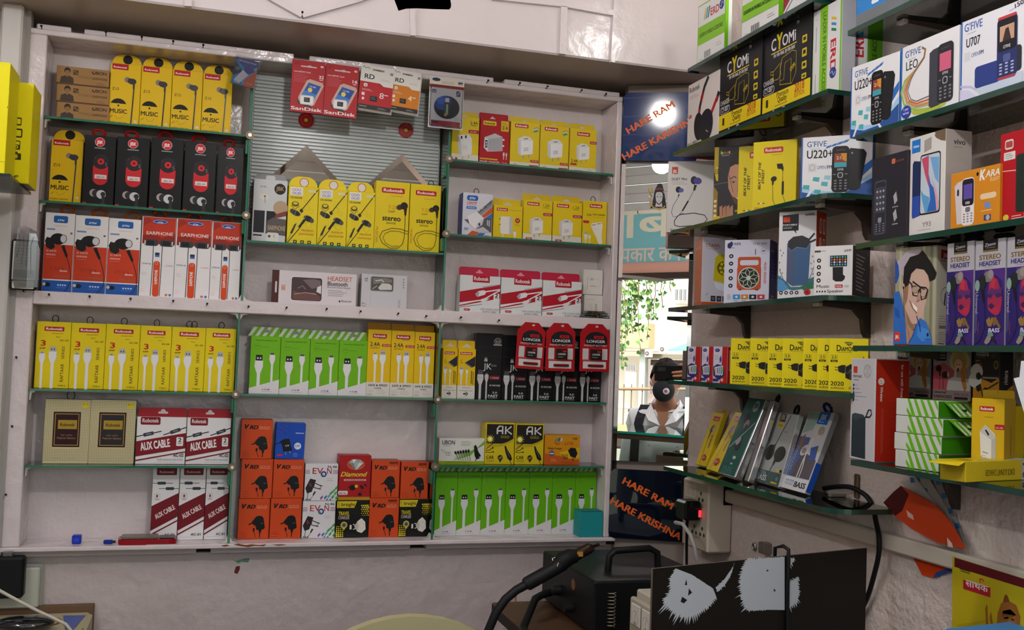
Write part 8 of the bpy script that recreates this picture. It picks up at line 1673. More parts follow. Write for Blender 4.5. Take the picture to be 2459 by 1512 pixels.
def wall_cable():
    z5 = ZR['L5']+.0058; P = [onX(1978,1172,1.15), onX(2010,1168,1.155), onX(2045,1170,1.161), onX(2080,1190,1.1675), onX(2097,1220,1.1685), onX(2103,1250,1.160), onX(2110,1285,1.149), onX(2110,1330,1.149), onX(2099,1380,1.155), onX(2084,1430,1.16), onX(2062,1480,1.165), onX(2050,1530,1.165)]
    for p in P[:4]: p.z = max(p.z, z5+.0005)
    q = MB(); q.tube(smooth(P), .0045, RUBBER, 8); tag(q.build('cable'), 'thick black cable hanging from the lowest shelf across the wall trunking', 'cable')
    p = onX(2057,1170,XW-.004); q = MB(); q.box((XW-.007,p.y-.006,p.z-.02),(XW-.0005,p.y+.006,p.z+.025), M('#6d5a44',.4,.4), .002); p = onX(2040,1185,XW); q.box((XW-.045,p.y-.006,ZR['L5']+.0003),(XW-.01,p.y+.004,ZR['L5']+.006), M('#77705f',.4,.4), .001); tag(q.build('shelf_hook'), 'small brass bracket on the wall at the end of the lowest shelf', 'hook')
wall_cable()
def papers():
    def sheet(nm, px, X, mat, label, art=None, th=.0015, grp=None):
        q = MB(); q.prism([onX(x,y,X) for x,y in px], mat, V((th,0,0)))
        if art:
            for pts,c in art: q.prism([onX(x,y,X-.0004) for x,y in pts], c, V((.0003,0,0)))
        tag(q.build(nm), label, 'paper', grp); 
    dots = lambda L: [([(x-5,y-7),(x+4,y-6),(x+6,y+6),(x-3,y+7)], M('#2f6fb0',.5)) for x,y in L]
    sheet('leaflet', [(2236,1138),(2252,1140),(2290,1230),(2318,1316),(2306,1318),(2268,1226)], XW-.006, M('#8f8d8a',.5), 'narrow grey leaflet with blue dots, rearmost in the fan', dots([(2252,1158),(2266,1190),(2282,1226),(2298,1262)]), grp='fan of leaflets')
    sheet('leaflet', [(2200,1146),(2226,1140),(2262,1200),(2310,1310),(2300,1316),(2252,1232)], XW-.0085, M('#a8a5a0',.5), 'grey leaflet with blue dots, middle of the fan', dots([(2204,1150),(2222,1178),(2244,1216),(2262,1244)]), grp='fan of leaflets')
    sheet('leaflet', [(2164,1158),(2198,1146),(2238,1198),(2302,1288),(2298,1300),(2250,1250),(2200,1200)], XW-.011, M('#b5b2ae',.5), 'pale leaflet with blue dots, foremost of the fan', dots([(2190,1152),(2262,1250),(2284,1290)]), grp='fan of leaflets')
    sheet('booklet', [(2121,1206),(2146,1180),(2163,1166),(2246,1211),(2284,1256),(2318,1318),(2250,1302),(2190,1270),(2150,1240)], XW-.0235, M('#c2401a',.35), 'orange and maroon booklet tucked behind the wall trunking', [([(2121,1206),(2146,1180),(2163,1166),(2182,1186),(2166,1226),(2150,1238)], M('#4a1318',.4)),([(2176,1224),(2192,1236),(2194,1248),(2180,1240)], M('#d9b5a5',.5)),([(2274,1290),(2286,1304),(2288,1314),(2276,1312)], M('#e3cfc2',.5))], .002)
    sheet('booklet', [(2190,1334),(2282,1362),(2282,1368),(2238,1386),(2214,1380),(2204,1360)], XW-.003, M('#c43f16',.35), 'crumpled lower end of an orange booklet below the wall trunking', [([(2248,1374),(2288,1360),(2284,1372),(2240,1388)], M('#2a4a90',.5))], .002)
    # calendar
    X = XW-.024; q = MB(); q.prism([onX(x,y,X) for x,y in ((2287,1336),(2500,1402),(2500,1530),(2286,1512))], M('#b5a51c',.4), V((.002,0,0)))
    q2 = lambda pts,c: q.prism([onX(x,y,X-.0004) for x,y in pts], M(c,.4), V((.0003,0,0)))
    q2([(2292,1338),(2500,1402),(2500,1424),(2292,1360)], '#5a151c'); q2([(2313,1391),(2378,1411),(2378,1434),(2313,1413)], '#a8222c')
    a, b = onX(2313,1413,X-.0006), onX(2378,1434,X-.0006); u = (b-a); L = u.length; u.normalize(); vv = V((0,0,1)); vv = (vv-u*vv.dot(u)).normalized(); A = Art(q, a, u, vv, L, L*.42)
    A.t('साथक', 8, 74, 17, '#e9d3d0', 84, .02); A.ln([(64,26),(60,6),(70,2),(76,14)], 4, '#c22a34')
    B = Art(q, a+vv*.02, u, vv, L*1.1, L*.3); B.fine(-14,40,50,1,1,'#3a3412',2.4); B.fine(-10,58,44,1,1,'#4a4214',2)
    gold = '#8f5a1c'
    q2([(2392,1512),(2396,1470),(2404,1448),(2418,1440),(2440,1452),(2450,1480),(2448,1515)], '#8f5a24'); q2([(2408,1446),(2412,1430),(2416,1426),(2420,1432),(2424,1444)], '#7a4a1a'); q2([(2404,1500),(2408,1466),(2426,1462),(2440,1476),(2440,1512)], '#a8743a'); q2([(2412,1482),(2422,1480),(2422,1484),(2412,1486)], '#3a2414'); q2([(2428,1484),(2436,1487),(2436,1490),(2428,1488)], '#3a2414'); q2([(2414,1494),(2432,1496),(2430,1510),(2416,1508)], '#8d8a88'); q2([(2368,1512),(2366,1460),(2370,1450),(2374,1512)], gold); q2([(2380,1512),(2376,1480),(2380,1468),(2386,1512)], gold); q2([(2296,1500),(2376,1486),(2376,1492),(2296,1508)], '#a8981a')
    tag(q.build('wall_calendar'), 'yellow wall calendar with maroon top hanging at the lower right', 'calendar')
    z = ZC-.36; Pz = [onZ(2272,1509,z), onZ(2475,1487,z)]; q = MB(); q.prism([(Pz[0].x,Pz[0].y,z),(Pz[1].x,Pz[1].y,z),(Pz[1].x,Pz[1].y-.10,z),(Pz[0].x,Pz[0].y-.10,z)], M('#3f86c2',.4), V((0,0,-.012))); tag(q.build('price_card'), 'blue edged white card barely showing at the lower right corner', 'card')
papers()
def left_corner():
    Y = 2.437; a, b = onY(57,1356,Y), onY(95,1452,Y); q = MB(); C = M('#b5b8ab',.35); x0 = onY(-30,1400,Y).x; x1 = onY(106,1400,Y).x
    q.box((x0,Y-.012,onY(50,1458,Y).z),(x1,Y,onY(50,1352,Y).z), M('#a5a79b',.4), .005); q.box((x0,Y-.030,onY(50,1452,Y).z),(onY(96,1400,Y-.02).x,Y-.0121,onY(50,1357,Y).z), C, .003); tag(q.build('socket_plate'), 'pale wall socket box behind the black adapter at the lower left', 'socket')
    Ya = Y-.062; x1 = onY(57,1390,Ya).x; x0 = onY(-25,1390,Ya).x; zt, zb2 = onY(30,1338,Ya).z, onY(30,1437,Ya).z; r = empty('power_adapter', ((x0+x1)/2,Ya,zb2)); tag(r, 'black power adapter plugged into the socket at the lower left', 'adapter'); o = V(r.location)
    q = MB(); q.box((x0,Ya,zb2),(x1,Y-.0302,zt), M('#16171a',.4), .005); q.v = [tuple(V(v)-o) for v in q.v]; q.build('body', r)
    q = MB(); q.box((x0+.02,Ya+.005,zt),(x1-.025,Y-.04,zt+.010), M('#6d6a66',.3,.5), .002); q.v = [tuple(V(v)-o) for v in q.v]; q.build('pin_cover', r)
    q = MB(); Yc = 2.18; q.tube([onY(-20,1402,Yc),onY(0,1418,Yc),onY(40,1440,Yc),(onY(90,1466,Yc)),onY(125,1482,Yc),onY(158,1498,Yc),onY(176,1520,Yc),onY(180,1560,Yc)], .0032, M('#c2bdb0',.4), 8); tag(q.build('cable'), 'thin white cable running down past the black adapter', 'cable')
    zc = ZC-.585; Yb = 2.435; a = onZ(232,1462,zc)
    q = MB(); x1 = onY(226,1460,2.42).x; zt = onY(200,1450,2.425).z; q.box((-.62,2.418,zc-.12),(x1,2.434,zt), M('#6d5540',.7), .001); o = q.build('cardboard_sheet'); tag(o, 'torn brown cardboard edge against the wall at the lower left', 'cardboard')
    q = MB(); Yf = 2.20; zt = onY(120,1474,2.41).z; x1 = onY(222,1480,2.40).x
    q.prism([(-.62,2.415,zt),(x1-.012,2.415,zt),(x1,2.40,zt-.003),(x1,Yf,zt-.003),(-.62,Yf,zt)], M('#b0a888',.5), V((0,0,-.11))); A = Art(q, (-.62,Yf,zt+.0002), (1,0,0), (0,1,0), x1+.62, .21); A.p([(90,60),(94,62),(97,10),(86,8)], '#4f62a5'); A.e(78,30,9,9,'#8f4f24'); A.e(78,30,7.6,7.6,'#b5a02c'); A.ln([(20,95),(97,93),(98.5,60)],.8,'#8a5a30')
    tag(q.build('sweet_box'), 'worn cream printed carton at the lower left under the black mouse', 'carton')
    q = MB(); c = onZ(58,1496,zt+.014); q.ball((c.x,c.y,zt+.0145), .058, M('#0e0f12',.08,0,None,.6,.6), ry=.036, rz=.014, n=22, k=12); q.tube([(c.x-.045,c.y-.02,zt+.024),(c.x,c.y-.026,zt+.0285),(c.x+.04,c.y-.012,zt+.023)], .0016, M('#3a3c42',.15,.6), 6); tag(q.build('computer_mouse'), 'glossy black computer mouse on the cream carton', 'mouse')
left_corner()
def chair():
    Y = 1.72; t, l, r_ = onY(985,1480,Y), onY(832,1513,Y), onY(1122,1513,Y); h = (r_.x-l.x)/2; s = t.z-(l.z+r_.z)/2; R = (h*h+s*s)/(2*s); c = V((t.x,Y,t.z-R)); C = M('#aca57f',.5)
    root = empty('round_back_chair', (c.x,Y-.2,0)); tag(root, 'chair with a round cream backrest, only its top showing at the bottom', 'chair'); o = V(root.location)
    q = MB(); n = 48; P = [(c.x+R*math.cos(2*math.pi*i/n)-o.x, Y-o.y, c.z+R*math.sin(2*math.pi*i/n)) for i in range(n)]; q.prism(P, C, V((0,.022,0))); q.build('backrest', root)
    q = MB(); q.tube([(0,0,.44),(0,0,.47)], .2, C, 28); q.build('seat', root)
    for x in (-.14,.14):
        for y in (-.14,.14): q = MB(); q.tube([(x,y,.4401),(x*1.15,y*1.15,0)], .012, M('#3a3a3c',.4,.5), 8); q.build('leg', root)
        q = MB(); q.tube([(x*.8,.19,.45),(x*.9,.21,c.z-R*.6)], .011, M('#3a3a3c',.4,.5), 8); q.build('back_post', root)
chair()
def wall_marks():
    A = []
    q = MB()
    for pts,c in (([(566,1360),(576,1358),(576,1366),(570,1378),(562,1374)],'#6d2a22'),([(556,1342),(566,1346),(590,1340),(600,1340),(596,1350),(580,1348),(572,1352)],'#5f8a6a'),([(163,1476),(166,1478),(162,1482)],'#4a4a48'),([(1236,1430),(1241,1430),(1239,1476),(1236,1476)],'#a87a3a')): q.prism([onY(x,y,2.4365) for x,y in pts], M(c,.7), V((0,.0003,0)))
    struct(q, 'trim_7')
wall_marks()
# ================================================================== shop front, street and the person seen in the mirror
def vmY(px, py, y):
    a, b = vm(px,py,1), vm(px,py,2); return a+(b-a)*((y-a.y)/(b.y-a.y))
def street():
    G = -.2
    q = MB(); q.box((-40,-70,G-.2),(40,YF-.0,G), M('#8d857a',.8)); struct(q, 'street')
    # counter of glass with a green edge and a wooden strip
    ne = vm(1565,1040,4.8); zt = ne.z; y1 = ne.y; y0 = y1-.62; root = empty('glass_counter', (.2,(y0+y1)/2,0)); tag(root, 'glass shop counter with green edge, seen in the mirror before the person', 'counter'); o = V(root.location)
    def part(nm, a, b, m, c=0, mats=None):
        q = MB(); q.box(V(a)-o, V(b)-o, m, c, mats); q.build(nm, root)
    part('glass_top', (-.7,y0,zt-.010),(1.1,y1,zt), GLASS, 0, {k: TEAL_EDGE for k in 'FKLR'})
    WD = M('#4a3c30',.6); part('wood_strip', (-.7,y1-.03,zt-.036),(1.1,y1-.004,zt-.0105), WD, .002); part('wood_strip', (-.7,y0+.004,zt-.036),(1.1,y0+.03,zt-.0105), WD, .002)
    for x in (-.7, 1.08): part('end_panel', (x,y0+.004,.0),(x+.02,y1-.004,zt-.0365), WD)
    part('front_glass', (-.68,y0+.012,.1),(1.08,y0+.017,zt-.0365), GLASS); part('base', (-.68,y0+.02,0),(1.08,y1-.02,.1), WD)
    # header of the opening: rolled shutter above a painted cloth sign
    yS = YF-.02; H = paint('shutter_metal','#b5b4b0',.35,.1,20,.4,'#5f5d58')
    zb = vmY(1560,506,yS-.15).z; r = empty('rolling_shutter', (0,yS-.15,zb)); tag(r, 'grey rolling shutter above the shop front, seen in the mirror', 'shutter'); o2 = V(r.location)
    zz = zb; i = 0
    q = MB()
    while zz < CEIL: q.box(V((-1.2,yS-.16,zz))-o2, V((1.6,yS-.15+.012*(i%2),min(CEIL,zz+.05)))-o2, H, .003, ); zz += .052; i += 1
    q.build('slats', r); q = MB(); q.box(V((-1.2,yS-.15,zb+.30))-o2, V((1.6,yS-.05,zb+.33))-o2, M('#6d6b66',.5)); q.build('slat_rail', r)
    def flex(c):
        m = bpy.data.materials.new('sign_cloth'); m.use_nodes = True; N, L = nodes(m); t = N.new('ShaderNodeBsdfTranslucent'); t.inputs[0].default_value = lin(c); b = N['Principled BSDF']; b.inputs['Base Color'].default_value = lin(c); b.inputs['Roughness'].default_value = .7
        x = N.new('ShaderNodeMixShader'); x.inputs[0].default_value = .55; L.new(b.outputs[0], x.inputs[1]); L.new(t.outputs[0], x.inputs[2]); L.new(x.outputs[0], N['Material Output'].inputs[0]); return m
    zs0, zs1 = vmY(1560,655,yS-.13).z, zb; q = MB(); q.box((-1.0,yS-.14,zs0+.06),(1.5,yS-.132,zs1), flex('#93c2c6')); q.box((-1.0,yS-.142,zs0+.0),(1.5,yS-.13,zs0+.06), flex('#d9b3a4'))
    # lettering reads the right way round in the mirror, so it is reversed on the cloth
    def cloth(txt, x, y, hpx, wpx, col):
        p0, p1, p2 = vmY(x,y,yS-.1315), vmY(x+wpx,y,yS-.1315), vmY(x,y-hpx,yS-.1315)
        vs, fs = text_mesh(txt, .012, 0); xs = [v[0] for v in vs]; ys = [v[1] for v in vs]; kx = (p1.x-p0.x)/(max(xs)-min(xs)); kz = (p2.z-p0.z)/(max(ys)-min(ys))
        nn = len(vs)//4; q.add([V((p0.x+(v[0]-min(xs))*kx, p0.y+.0004*(i//nn), p0.z+(v[1]-min(ys))*kz)) for i,v in enumerate(vs)], [f[::-1] for f in fs], M(col,.6))
    cloth('ाबा', 1492, 572, 64, 165, '#d9d3bd'); cloth('पकार के िर', 1490, 630, 46, 165, '#d9c3b5')
    tag(q.build('cloth_sign'), 'pale blue cloth sign with cream Hindi lettering over the shop front, seen in the mirror', 'sign')
    q = MB(); q.box((-1.2,yS-.16,zs0-.035),(1.6,yS-.10,zs0-.002), M('#3a2c26',.6)); struct(q, 'trim_8')
    q = MB(); q.box((XL_-.6,yS-.2,0),(XL_-.1,YF,CEIL+.1), M('#9a948c',.6)); q.box((XW+.1,yS-.2,0),(XW+.6,YF,CEIL+.1), M('#9a948c',.6)); struct(q, 'wall_front')
    # far side of the street
    D = 46; R_ = {}
    def block(nm, px0, px1, m, depth, label=None, cat=None, dist=D, extra=None, parent=None):
        a, b = vm(px0[0],px0[1],dist), vm(px1[0],px1[1],dist); q = MB(); y = (a.y+b.y)/2
        q.box((a.x,y-depth,min(a.z,b.z)),(b.x,y,max(a.z,b.z)), m)
        if extra: extra(q)
        if parent: q.v = [tuple(V(v)-V(parent.location)) for v in q.v]
        ob = q.build(nm, parent); 
        if label: tag(ob, label, cat)
        return ob
    base = vm(1560,900,D); bl = empty('street_building', (base.x,base.y-1.5,G)); tag(bl, 'cream and white street building across the road, seen in the mirror', 'building')
    WH = M('#c9c0ae',.7); CRM = M('#b0a078',.7)
    block('wall', (1380,640),(1760,1130), WH, 1.0, parent=bl, dist=D+1.2)
    block('upper_floor', (1380,772),(1578,838), CRM, .6, parent=bl, dist=D); block('cornice', (1380,838),(1600,846), M('#8d8270',.7), .7, parent=bl, dist=D-.2)
    block('pillar', (1535,838),(1547,985), M('#a8b0a8',.7), .3, parent=bl, dist=D-.3); block('window', (1500,874),(1528,890), M('#3a3a3c',.5), .1, parent=bl, dist=D-.1)
    for i in range(7): block('window_bar', (1501+4*i,874),(1502+4*i,890), M('#b5b0a8',.6), .06, parent=bl, dist=D-.4)
    block('door_panel', (1498,892),(1528,935), M('#d6d3cc',.6), .1, parent=bl, dist=D-.2); block('doorway', (1553,862),(1660,985), M('#4f4a48',.7), .2, parent=bl, dist=D-.2)
    block('shutter', (1556,876),(1574,968), M('#8a7d78',.7), .1, parent=bl, dist=D-.5); block('beam', (1545,848),(1660,864), M('#77715f',.7), .3, parent=bl, dist=D-.6)
    block('sign_board', (1609,742),(1652,778), M('#d3c6c2',.7), .2, 'white shop sign board on the far building, seen in the mirror', 'sign', D-1.2)
    block('balcony', (1614,690),(1660,730), M('#b5b2a8',.7), .3, parent=bl, dist=D-.4)
    for x in (1620,1630,1640): block('balcony_window', (x,694),(x+6,720), M('#77787a',.6), .1, parent=bl, dist=D-.8)
    for x,y,lb in ((1551,839,'pale air conditioner on the far building, left one in the mirror'),(1587,829,'pale air conditioner on the far building, beside the green awning')):
        a, b = vm(x,y,D-1.6), vm(x+15,y+19,D-1.6); q = MB(); q.box((a.x,a.y-.2,b.z),(b.x,a.y+.12,a.z), M('#c9c2b5',.6), .02); c = V(((a.x+b.x)/2,a.y+.125,(a.z+b.z)/2)); q.tube([c, c+V((0,.02,0))], abs(b.x-a.x)*.38, M('#55524d',.6), 16); q.tube([c+V((0,.021,0)), c+V((0,.03,0))], abs(b.x-a.x)*.14, M('#a59f94',.6), 10); tag(q.build('air_conditioner'), lb, 'air conditioner', 'air conditioners')
    a, b = vm(1604,842,D-3), vm(1662,824,D-3); q = MB(); q.prism([(a.x,a.y,a.z),(b.x,a.y,a.z+.03),(b.x,a.y-1.2,b.z),(a.x+.4*(b.x-a.x),a.y-1.2,b.z)], M('#5fae98',.6), V((0,0,.05))); tag(q.build('awning'), 'green corrugated awning over the far shop, seen in the mirror', 'awning')
    # bamboo rail with posts, and a parked two-wheeler
    r = empty('bamboo_rail', vm(1520,936,9)); tag(r, 'brown bamboo rail on thin posts across the street, seen in the mirror', 'railing'); o3 = V(r.location)
    q = MB(); a, b = vm(1462,933,9), vm(1668,934,9); q.tube([a-o3, b-o3], .013, M('#8a6f54',.7), 8); q.build('pole', r)
    for x in (1499,1517,1543): q = MB(); a = vm(x,922,9); q.tube([a-o3, V((a.x,a.y,G))-o3], .006, M('#77685a',.7), 6); q.build('post', r)
    r = empty('scooter', vm(1492,1005,18)); tag(r, 'dark parked two-wheeler across the street, seen in the mirror', 'scooter'); c = V(r.location); r.location.z = G; dz = .27
    for dx in (-.45,.45): q = MB(); q.tube([(dx+.2*math.cos(t),0,dz+.2*math.sin(t)) for t in [i*math.pi/8 for i in range(16)]], .05, RUBBER, 8, True); q.build('wheel', r)
    q = MB(); q.box((-.4,-.1,.3),(.4,.1,.55), M('#4a3a36',.4), .05); q.box((-.35,-.12,.62),(.1,.12,.72), M('#26211f',.5), .04); q.tube([(.4,0,.3),(.3,0,.95),(.3,.3,.98),(.3,-.3,.98)], .025, BLACK, 8); q.build('body', r)
    # hanging creeper
    r = empty('creeper', vm(1505,670,9)); tag(r, 'green heart-leaved creeper hanging outside the shop, seen in the mirror', 'plant'); o4 = V(r.location); rnd = random.Random(11)
    lv = MB(); st = MB(); LG = [M(c,.5,name='leaf_green') for c in ('#3f6f33','#30582d','#567f3e','#476f38','#76944a')]
    strands = [(1488,660,885),(1494,650,870),(1500,660,842),(1508,650,806),(1516,650,800),(1524,650,770),(1534,655,850),(1548,650,815),(1560,650,768),(1576,650,760),(1590,650,745),(1604,650,704),(1482,650,860),(1530,640,730)]
    for x0,ya,yb in strands:
        path = []; x = x0
        for k in range(9): y = ya+(yb-ya)*k/8; path.append((x,y)); x += rnd.uniform(-3,3.6)
        P = [vm(a,b,9+rnd.uniform(-.2,.2)) for a,b in path]; st.tube([p-o4 for p in P], .004, M('#8d8a5a',.7), 5)
        n = int((yb-ya)/7)
        for k in range(n):
            f = rnd.random(); i = min(7,int(f*8)); p = P[i].lerp(P[i+1], f*8-i)-o4+V((rnd.uniform(-.05,.05),rnd.uniform(-.04,.04),0)); s = rnd.uniform(.015,.034); t = rnd.uniform(-1.2,1.2); tw = rnd.uniform(-1.3,1.3)
            pts = [(0,0),(.55,.28),(.8,.0),(.62,-.6),(0,-1.35),(-.62,-.6),(-.8,0),(-.55,.28)]; m3 = Matrix.Rotation(t,3,'Y') @ Matrix.Rotation(tw,3,'Z') @ Matrix.Rotation(rnd.uniform(-.6,.6),3,'X')
            vs = [p+m3 @ V((a*s, .25*s*abs(a), b*s)) for a,b in pts]; lv.add(vs, [[0,1,2,3,4],[0,4,5,6,7]], rnd.choice(LG))
    tag(lv.build('foliage', r), kind='stuff'); st.build('stem', r)
street()

# ------------------------------------------------------------------ the person taking the picture
def person_():
    G = -.2; hc = vm(1598,913,5.68); F = V((.289,.957,0)).normalized(); R = V((F.y,-F.x,0)); U = V((0,0,1)); hgt = hc.z+.12-G
    root = empty('person', (hc.x,hc.y,G)); tag(root, 'person in white shirt and dark mask holding up a phone', 'person'); o = V(root.location)
    at = lambda r,f,z: hc+R*r+F*f+U*z-o
    # points along: name -> (position, radius x, radius y)
    vs, rad, ed = [], [], []
    def add(p, r, par=None):
        vs.append(p); rad.append(r if isinstance(r, tuple) else (r, r)); 
        if par is not None: ed.append((par, len(vs)-1))
        return len(vs)-1
    zg = G-hc.z; lz = lambda k: zg+hgt*k      # fraction of standing height
    pel = add(at(0,-.08,lz(.52)), (.15,.105)); wa = add(at(0,-.075,lz(.60)), (.135,.095), pel); ch = add(at(0,-.07,lz(.72)), (.155,.11), wa); uc = add(at(0,-.065,lz(.80)), (.13,.085), ch)
    nk = add(at(0,-.045,lz(.845)), (.062,.06), uc); nk2 = add(at(0,-.02,lz(.872)), (.055,.055), nk); jaw = add(at(0,.005,-.075), (.056,.062), nk2); fc = add(at(0,.0,-.03), (.067,.078), jaw); br = add(at(0,-.008,.025), (.072,.085), fc); cr = add(at(0,-.012,.07), (.062,.074), br); add(at(0,-.014,.098), (.035,.045), cr)
    for s in (-1,1): e = add(at(.074*s,-.012,-.012), (.010,.022), fc); add(at(.083*s,-.022,.004), (.007,.016), e)
    add(at(0,.083,-.03), (.012,.016), fc)
    # legs
    for s in (-1,1):
        h = add(at(.085*s,-.08,lz(.475)), .088, pel); k = add(at(.095*s,-.07,lz(.28)), .056, h); c = add(at(.098*s,-.09,lz(.20)), .054, k); a = add(at(.10*s,-.09,lz(.05)), .036, c); f1 = add(at(.105*s,-.04,lz(.022)), (.035,.03), a); add(at(.11*s,.08,lz(.016)), (.036,.022), f1)
    # camera frame for the phone and the hand
    cr_, cd, cf = ROT @ V((1,0,0)), ROT @ V((0,1,0)), ROT @ V((0,0,1)); C = lambda x,y,zz: V((0,0,ZC))+cr_*x+cd*y+cf*zz-o
    # right arm up to the phone
    s1 = add(at(.165,-.06,lz(.805)), .056, uc); el = add(at(.245,.06,lz(.70)), .043, s1); fa = add(C(.225,.12,-.13), .037, el); wr = add(C(.178,.052,-.055), (.029,.022), fa); pa = add(C(.150,.034,-.034), (.034,.019), wr); kn = add(C(.134,.026,-.018), (.032,.014), pa)
    for base,mid,tip in (((.128,-.004,-.008),(.118,-.020,-.003),(.094,-.019,.002)),((.124,.016,.000),(.092,.018,.0062),(.060,.021,.0066)),((.124,.034,-.001),(.094,.037,.0062),(.064,.038,.0064)),((.126,.050,-.006),(.104,.060,.0035),(.082,.063,.003))):
        b = add(C(*base), .0092, kn); m = add(C(*mid), .0084, b); add(C(*tip), .0072, m)
    t1 = add(C(.140,.004,-.036), .012, pa); t2 = add(C(.120,.000,-.028), .0105, t1); add(C(.096,.008,-.0255), .0088, t2)
    # left arm hanging, hand slightly curled
    s2 = add(at(-.165,-.07,lz(.805)), .056, uc); e2 = add(at(-.215,-.10,lz(.625)), .042, s2); f2 = add(at(-.222,-.06,lz(.53)), .037, e2); w2 = add(at(-.222,-.02,lz(.475)), .027, f2); p2 = add(at(-.220,-.01,lz(.445)), (.02,.036), w2)
    for i in range(4): b = add(at(-.218+.002*i,.026-.02*i,lz(.425)), .0095, p2); m = add(at(-.210,.03-.02*i,lz(.40)-.006*(i in (1,2))), .0085, b); add(at(-.198,.028-.02*i,lz(.383)-.008*(i in (1,2))), .007, m)
    t = add(at(-.205,.03,lz(.445)), .012, p2); add(at(-.195,.045,lz(.425)), .0095, t)
    def skinned(name, vs, ed, rad, mat, parent, root_i=0, sub=2):
        me = bpy.data.meshes.new(name); me.from_pydata([tuple(v) for v in vs], ed, []); ob = bpy.data.objects.new(name, me); COL.objects.link(ob)
        md = ob.modifiers.new('skin','SKIN'); md.use_smooth_shade = True
        for i,sv in enumerate(me.skin_vertices[0].data): sv.radius = rad[i]; sv.use_root = (i == root_i); sv.use_loose = False
        sm = ob.modifiers.new('sub','SUBSURF'); sm.levels = sub; sm.render_levels = sub
        dg = bpy.context.evaluated_depsgraph_get(); me2 = bpy.data.meshes.new_from_object(ob.evaluated_get(dg)); bpy.data.objects.remove(ob)
        me2.name = name; me2.materials.clear(); me2.materials.append(mat); me2.polygons.foreach_set('use_smooth', [True]*len(me2.polygons)); ob = bpy.data.objects.new(name, me2); COL.objects.link(ob); ob.parent = parent; return ob
    SKIN = M('#a8765a', .5, name='skin'); body = skinned('body', vs, ed, rad, SKIN, root)
    # shirt: a shell over trunk and sleeves
    sv, sr, se = [], [], []
    def a2(p, r, par=None):
        sv.append(p); sr.append(r if isinstance(r, tuple) else (r,r))
        if par is not None: se.append((par,len(sv)-1))
        return len(sv)-1
    h0 = a2(at(0,-.08,lz(.50)), (.178,.128)); h1 = a2(at(0,-.075,lz(.60)), (.165,.12), h0); h2 = a2(at(0,-.07,lz(.72)), (.18,.133), h1); h3 = a2(at(0,-.064,lz(.795)), (.155,.105), h2); a2(at(0,-.058,lz(.832)), (.085,.075), h3)
    r1 = a2(at(.165,-.06,lz(.805)), .070, h3); r2 = a2(at(.245,.06,lz(.70)), .058, r1); a2(C(.222,.112,-.122), .048, r2); l1 = a2(at(-.165,-.07,lz(.805)), .070, h3); l2 = a2(at(-.216,-.10,lz(.625)), .057, l1); a2(at(-.224,-.05,lz(.51)), .046, l2)
    SH = bpy.data.materials.new('white_shirt_cloth'); SH.use_nodes = True; N, L = nodes(SH); b = N['Principled BSDF']; b.inputs['Roughness'].default_value = .8; tc = N.new('ShaderNodeTexCoord'); vo = N.new('ShaderNodeTexVoronoi'); vo.inputs['Scale'].default_value = 28; L.new(tc.outputs['Object'], vo.inputs[0]); rp = N.new('ShaderNodeMapRange'); rp.inputs[1].default_value = .10; rp.inputs[2].default_value = .16; L.new(vo.outputs['Distance'], rp.inputs[0]); mx = N.new('ShaderNodeMix'); mx.data_type = 'RGBA'; mx.inputs[6].default_value = lin('#a5a7b0'); mx.inputs[7].default_value = lin('#f4f4f6'); L.new(rp.outputs[0], mx.inputs[0]); L.new(mx.outputs[2], b.inputs['Base Color'])
    shirt = skinned('shirt', sv, se, sr, SH, root)
    # open collar: two wings around the neck
    for s in (-1,1):
        q = MB(); P = [at(0,-.135,lz(.862)), at(.072*s,-.085,lz(.868)), at(.078*s,-.02,lz(.852)), at(.05*s,.045,lz(.825)), at(.012*s,.075,lz(.785)), at(.075*s,.082,lz(.80)), at(.105*s,.02,lz(.822)), at(.105*s,-.06,lz(.838)), at(0,-.15,lz(.842))]
        q.prism(P, SH, R*(.004*s)) if False else q.add(P+[p+U*.003+F*.003 for p in P], [list(range(9)) if s > 0 else list(range(9))[::-1], [i+9 for i in range(9)][::-1] if s > 0 else [i+9 for i in range(9)]]+[[i,(i+1)%9,(i+1)%9+9,i+9] for i in range(9)], SH); q.build('collar', root)
    q = MB(); q.add([at(-.035,.052,lz(.83)), at(.035,.052,lz(.83)), at(.004,.079,lz(.765))], [[0,2,1]], SKIN); q.build('open_neck', root)
    # trousers and shoes
    tv, tr, te = [], [], []
    def a3(p, r, par=None):
        tv.append(p); tr.append(r if isinstance(r, tuple) else (r,r))
        if par is not None: te.append((par,len(tv)-1))
        return len(tv)-1
    w = a3(at(0,-.08,lz(.515)), (.162,.115))
    for s in (-1,1): h = a3(at(.088*s,-.08,lz(.47)), .10, w); k = a3(at(.096*s,-.07,lz(.28)), .07, h); a3(at(.10*s,-.085,lz(.06)), .056, k)
    skinned('trousers', tv, te, tr, M('#33363f',.8), root)
    for s in (-1,1): q = MB(); c = at(.108*s,.02,lz(.03)); q.ball(c, .052, M('#2a2422',.5), ry=.135, rz=.042, n=16, k=10, rot=Matrix.Rotation(-.29,3,'Z')); q.build('shoe', root)
    # hair
    HR = M('#2a211c', .75, name='hair'); q = MB(); rq = Matrix.Rotation(math.atan2(R.y,R.x),3,'Z'); rnd = random.Random(5); n, kk = 26, 12; pts = []
    for i in range(kk+1):
        for j in range(n):
            a = math.pi*.60*i/kk; b = 2*math.pi*j/n; fr = max(0, math.sin(b)+.25)/1.25; a = a*(1-.42*fr); d = V((.083*math.sin(a)*math.cos(b), .097*math.sin(a)*math.sin(b), .100*math.cos(a)))*(1+rnd.uniform(-.03,.10)); pts.append(at(0,-.016,.018)+rq @ d)
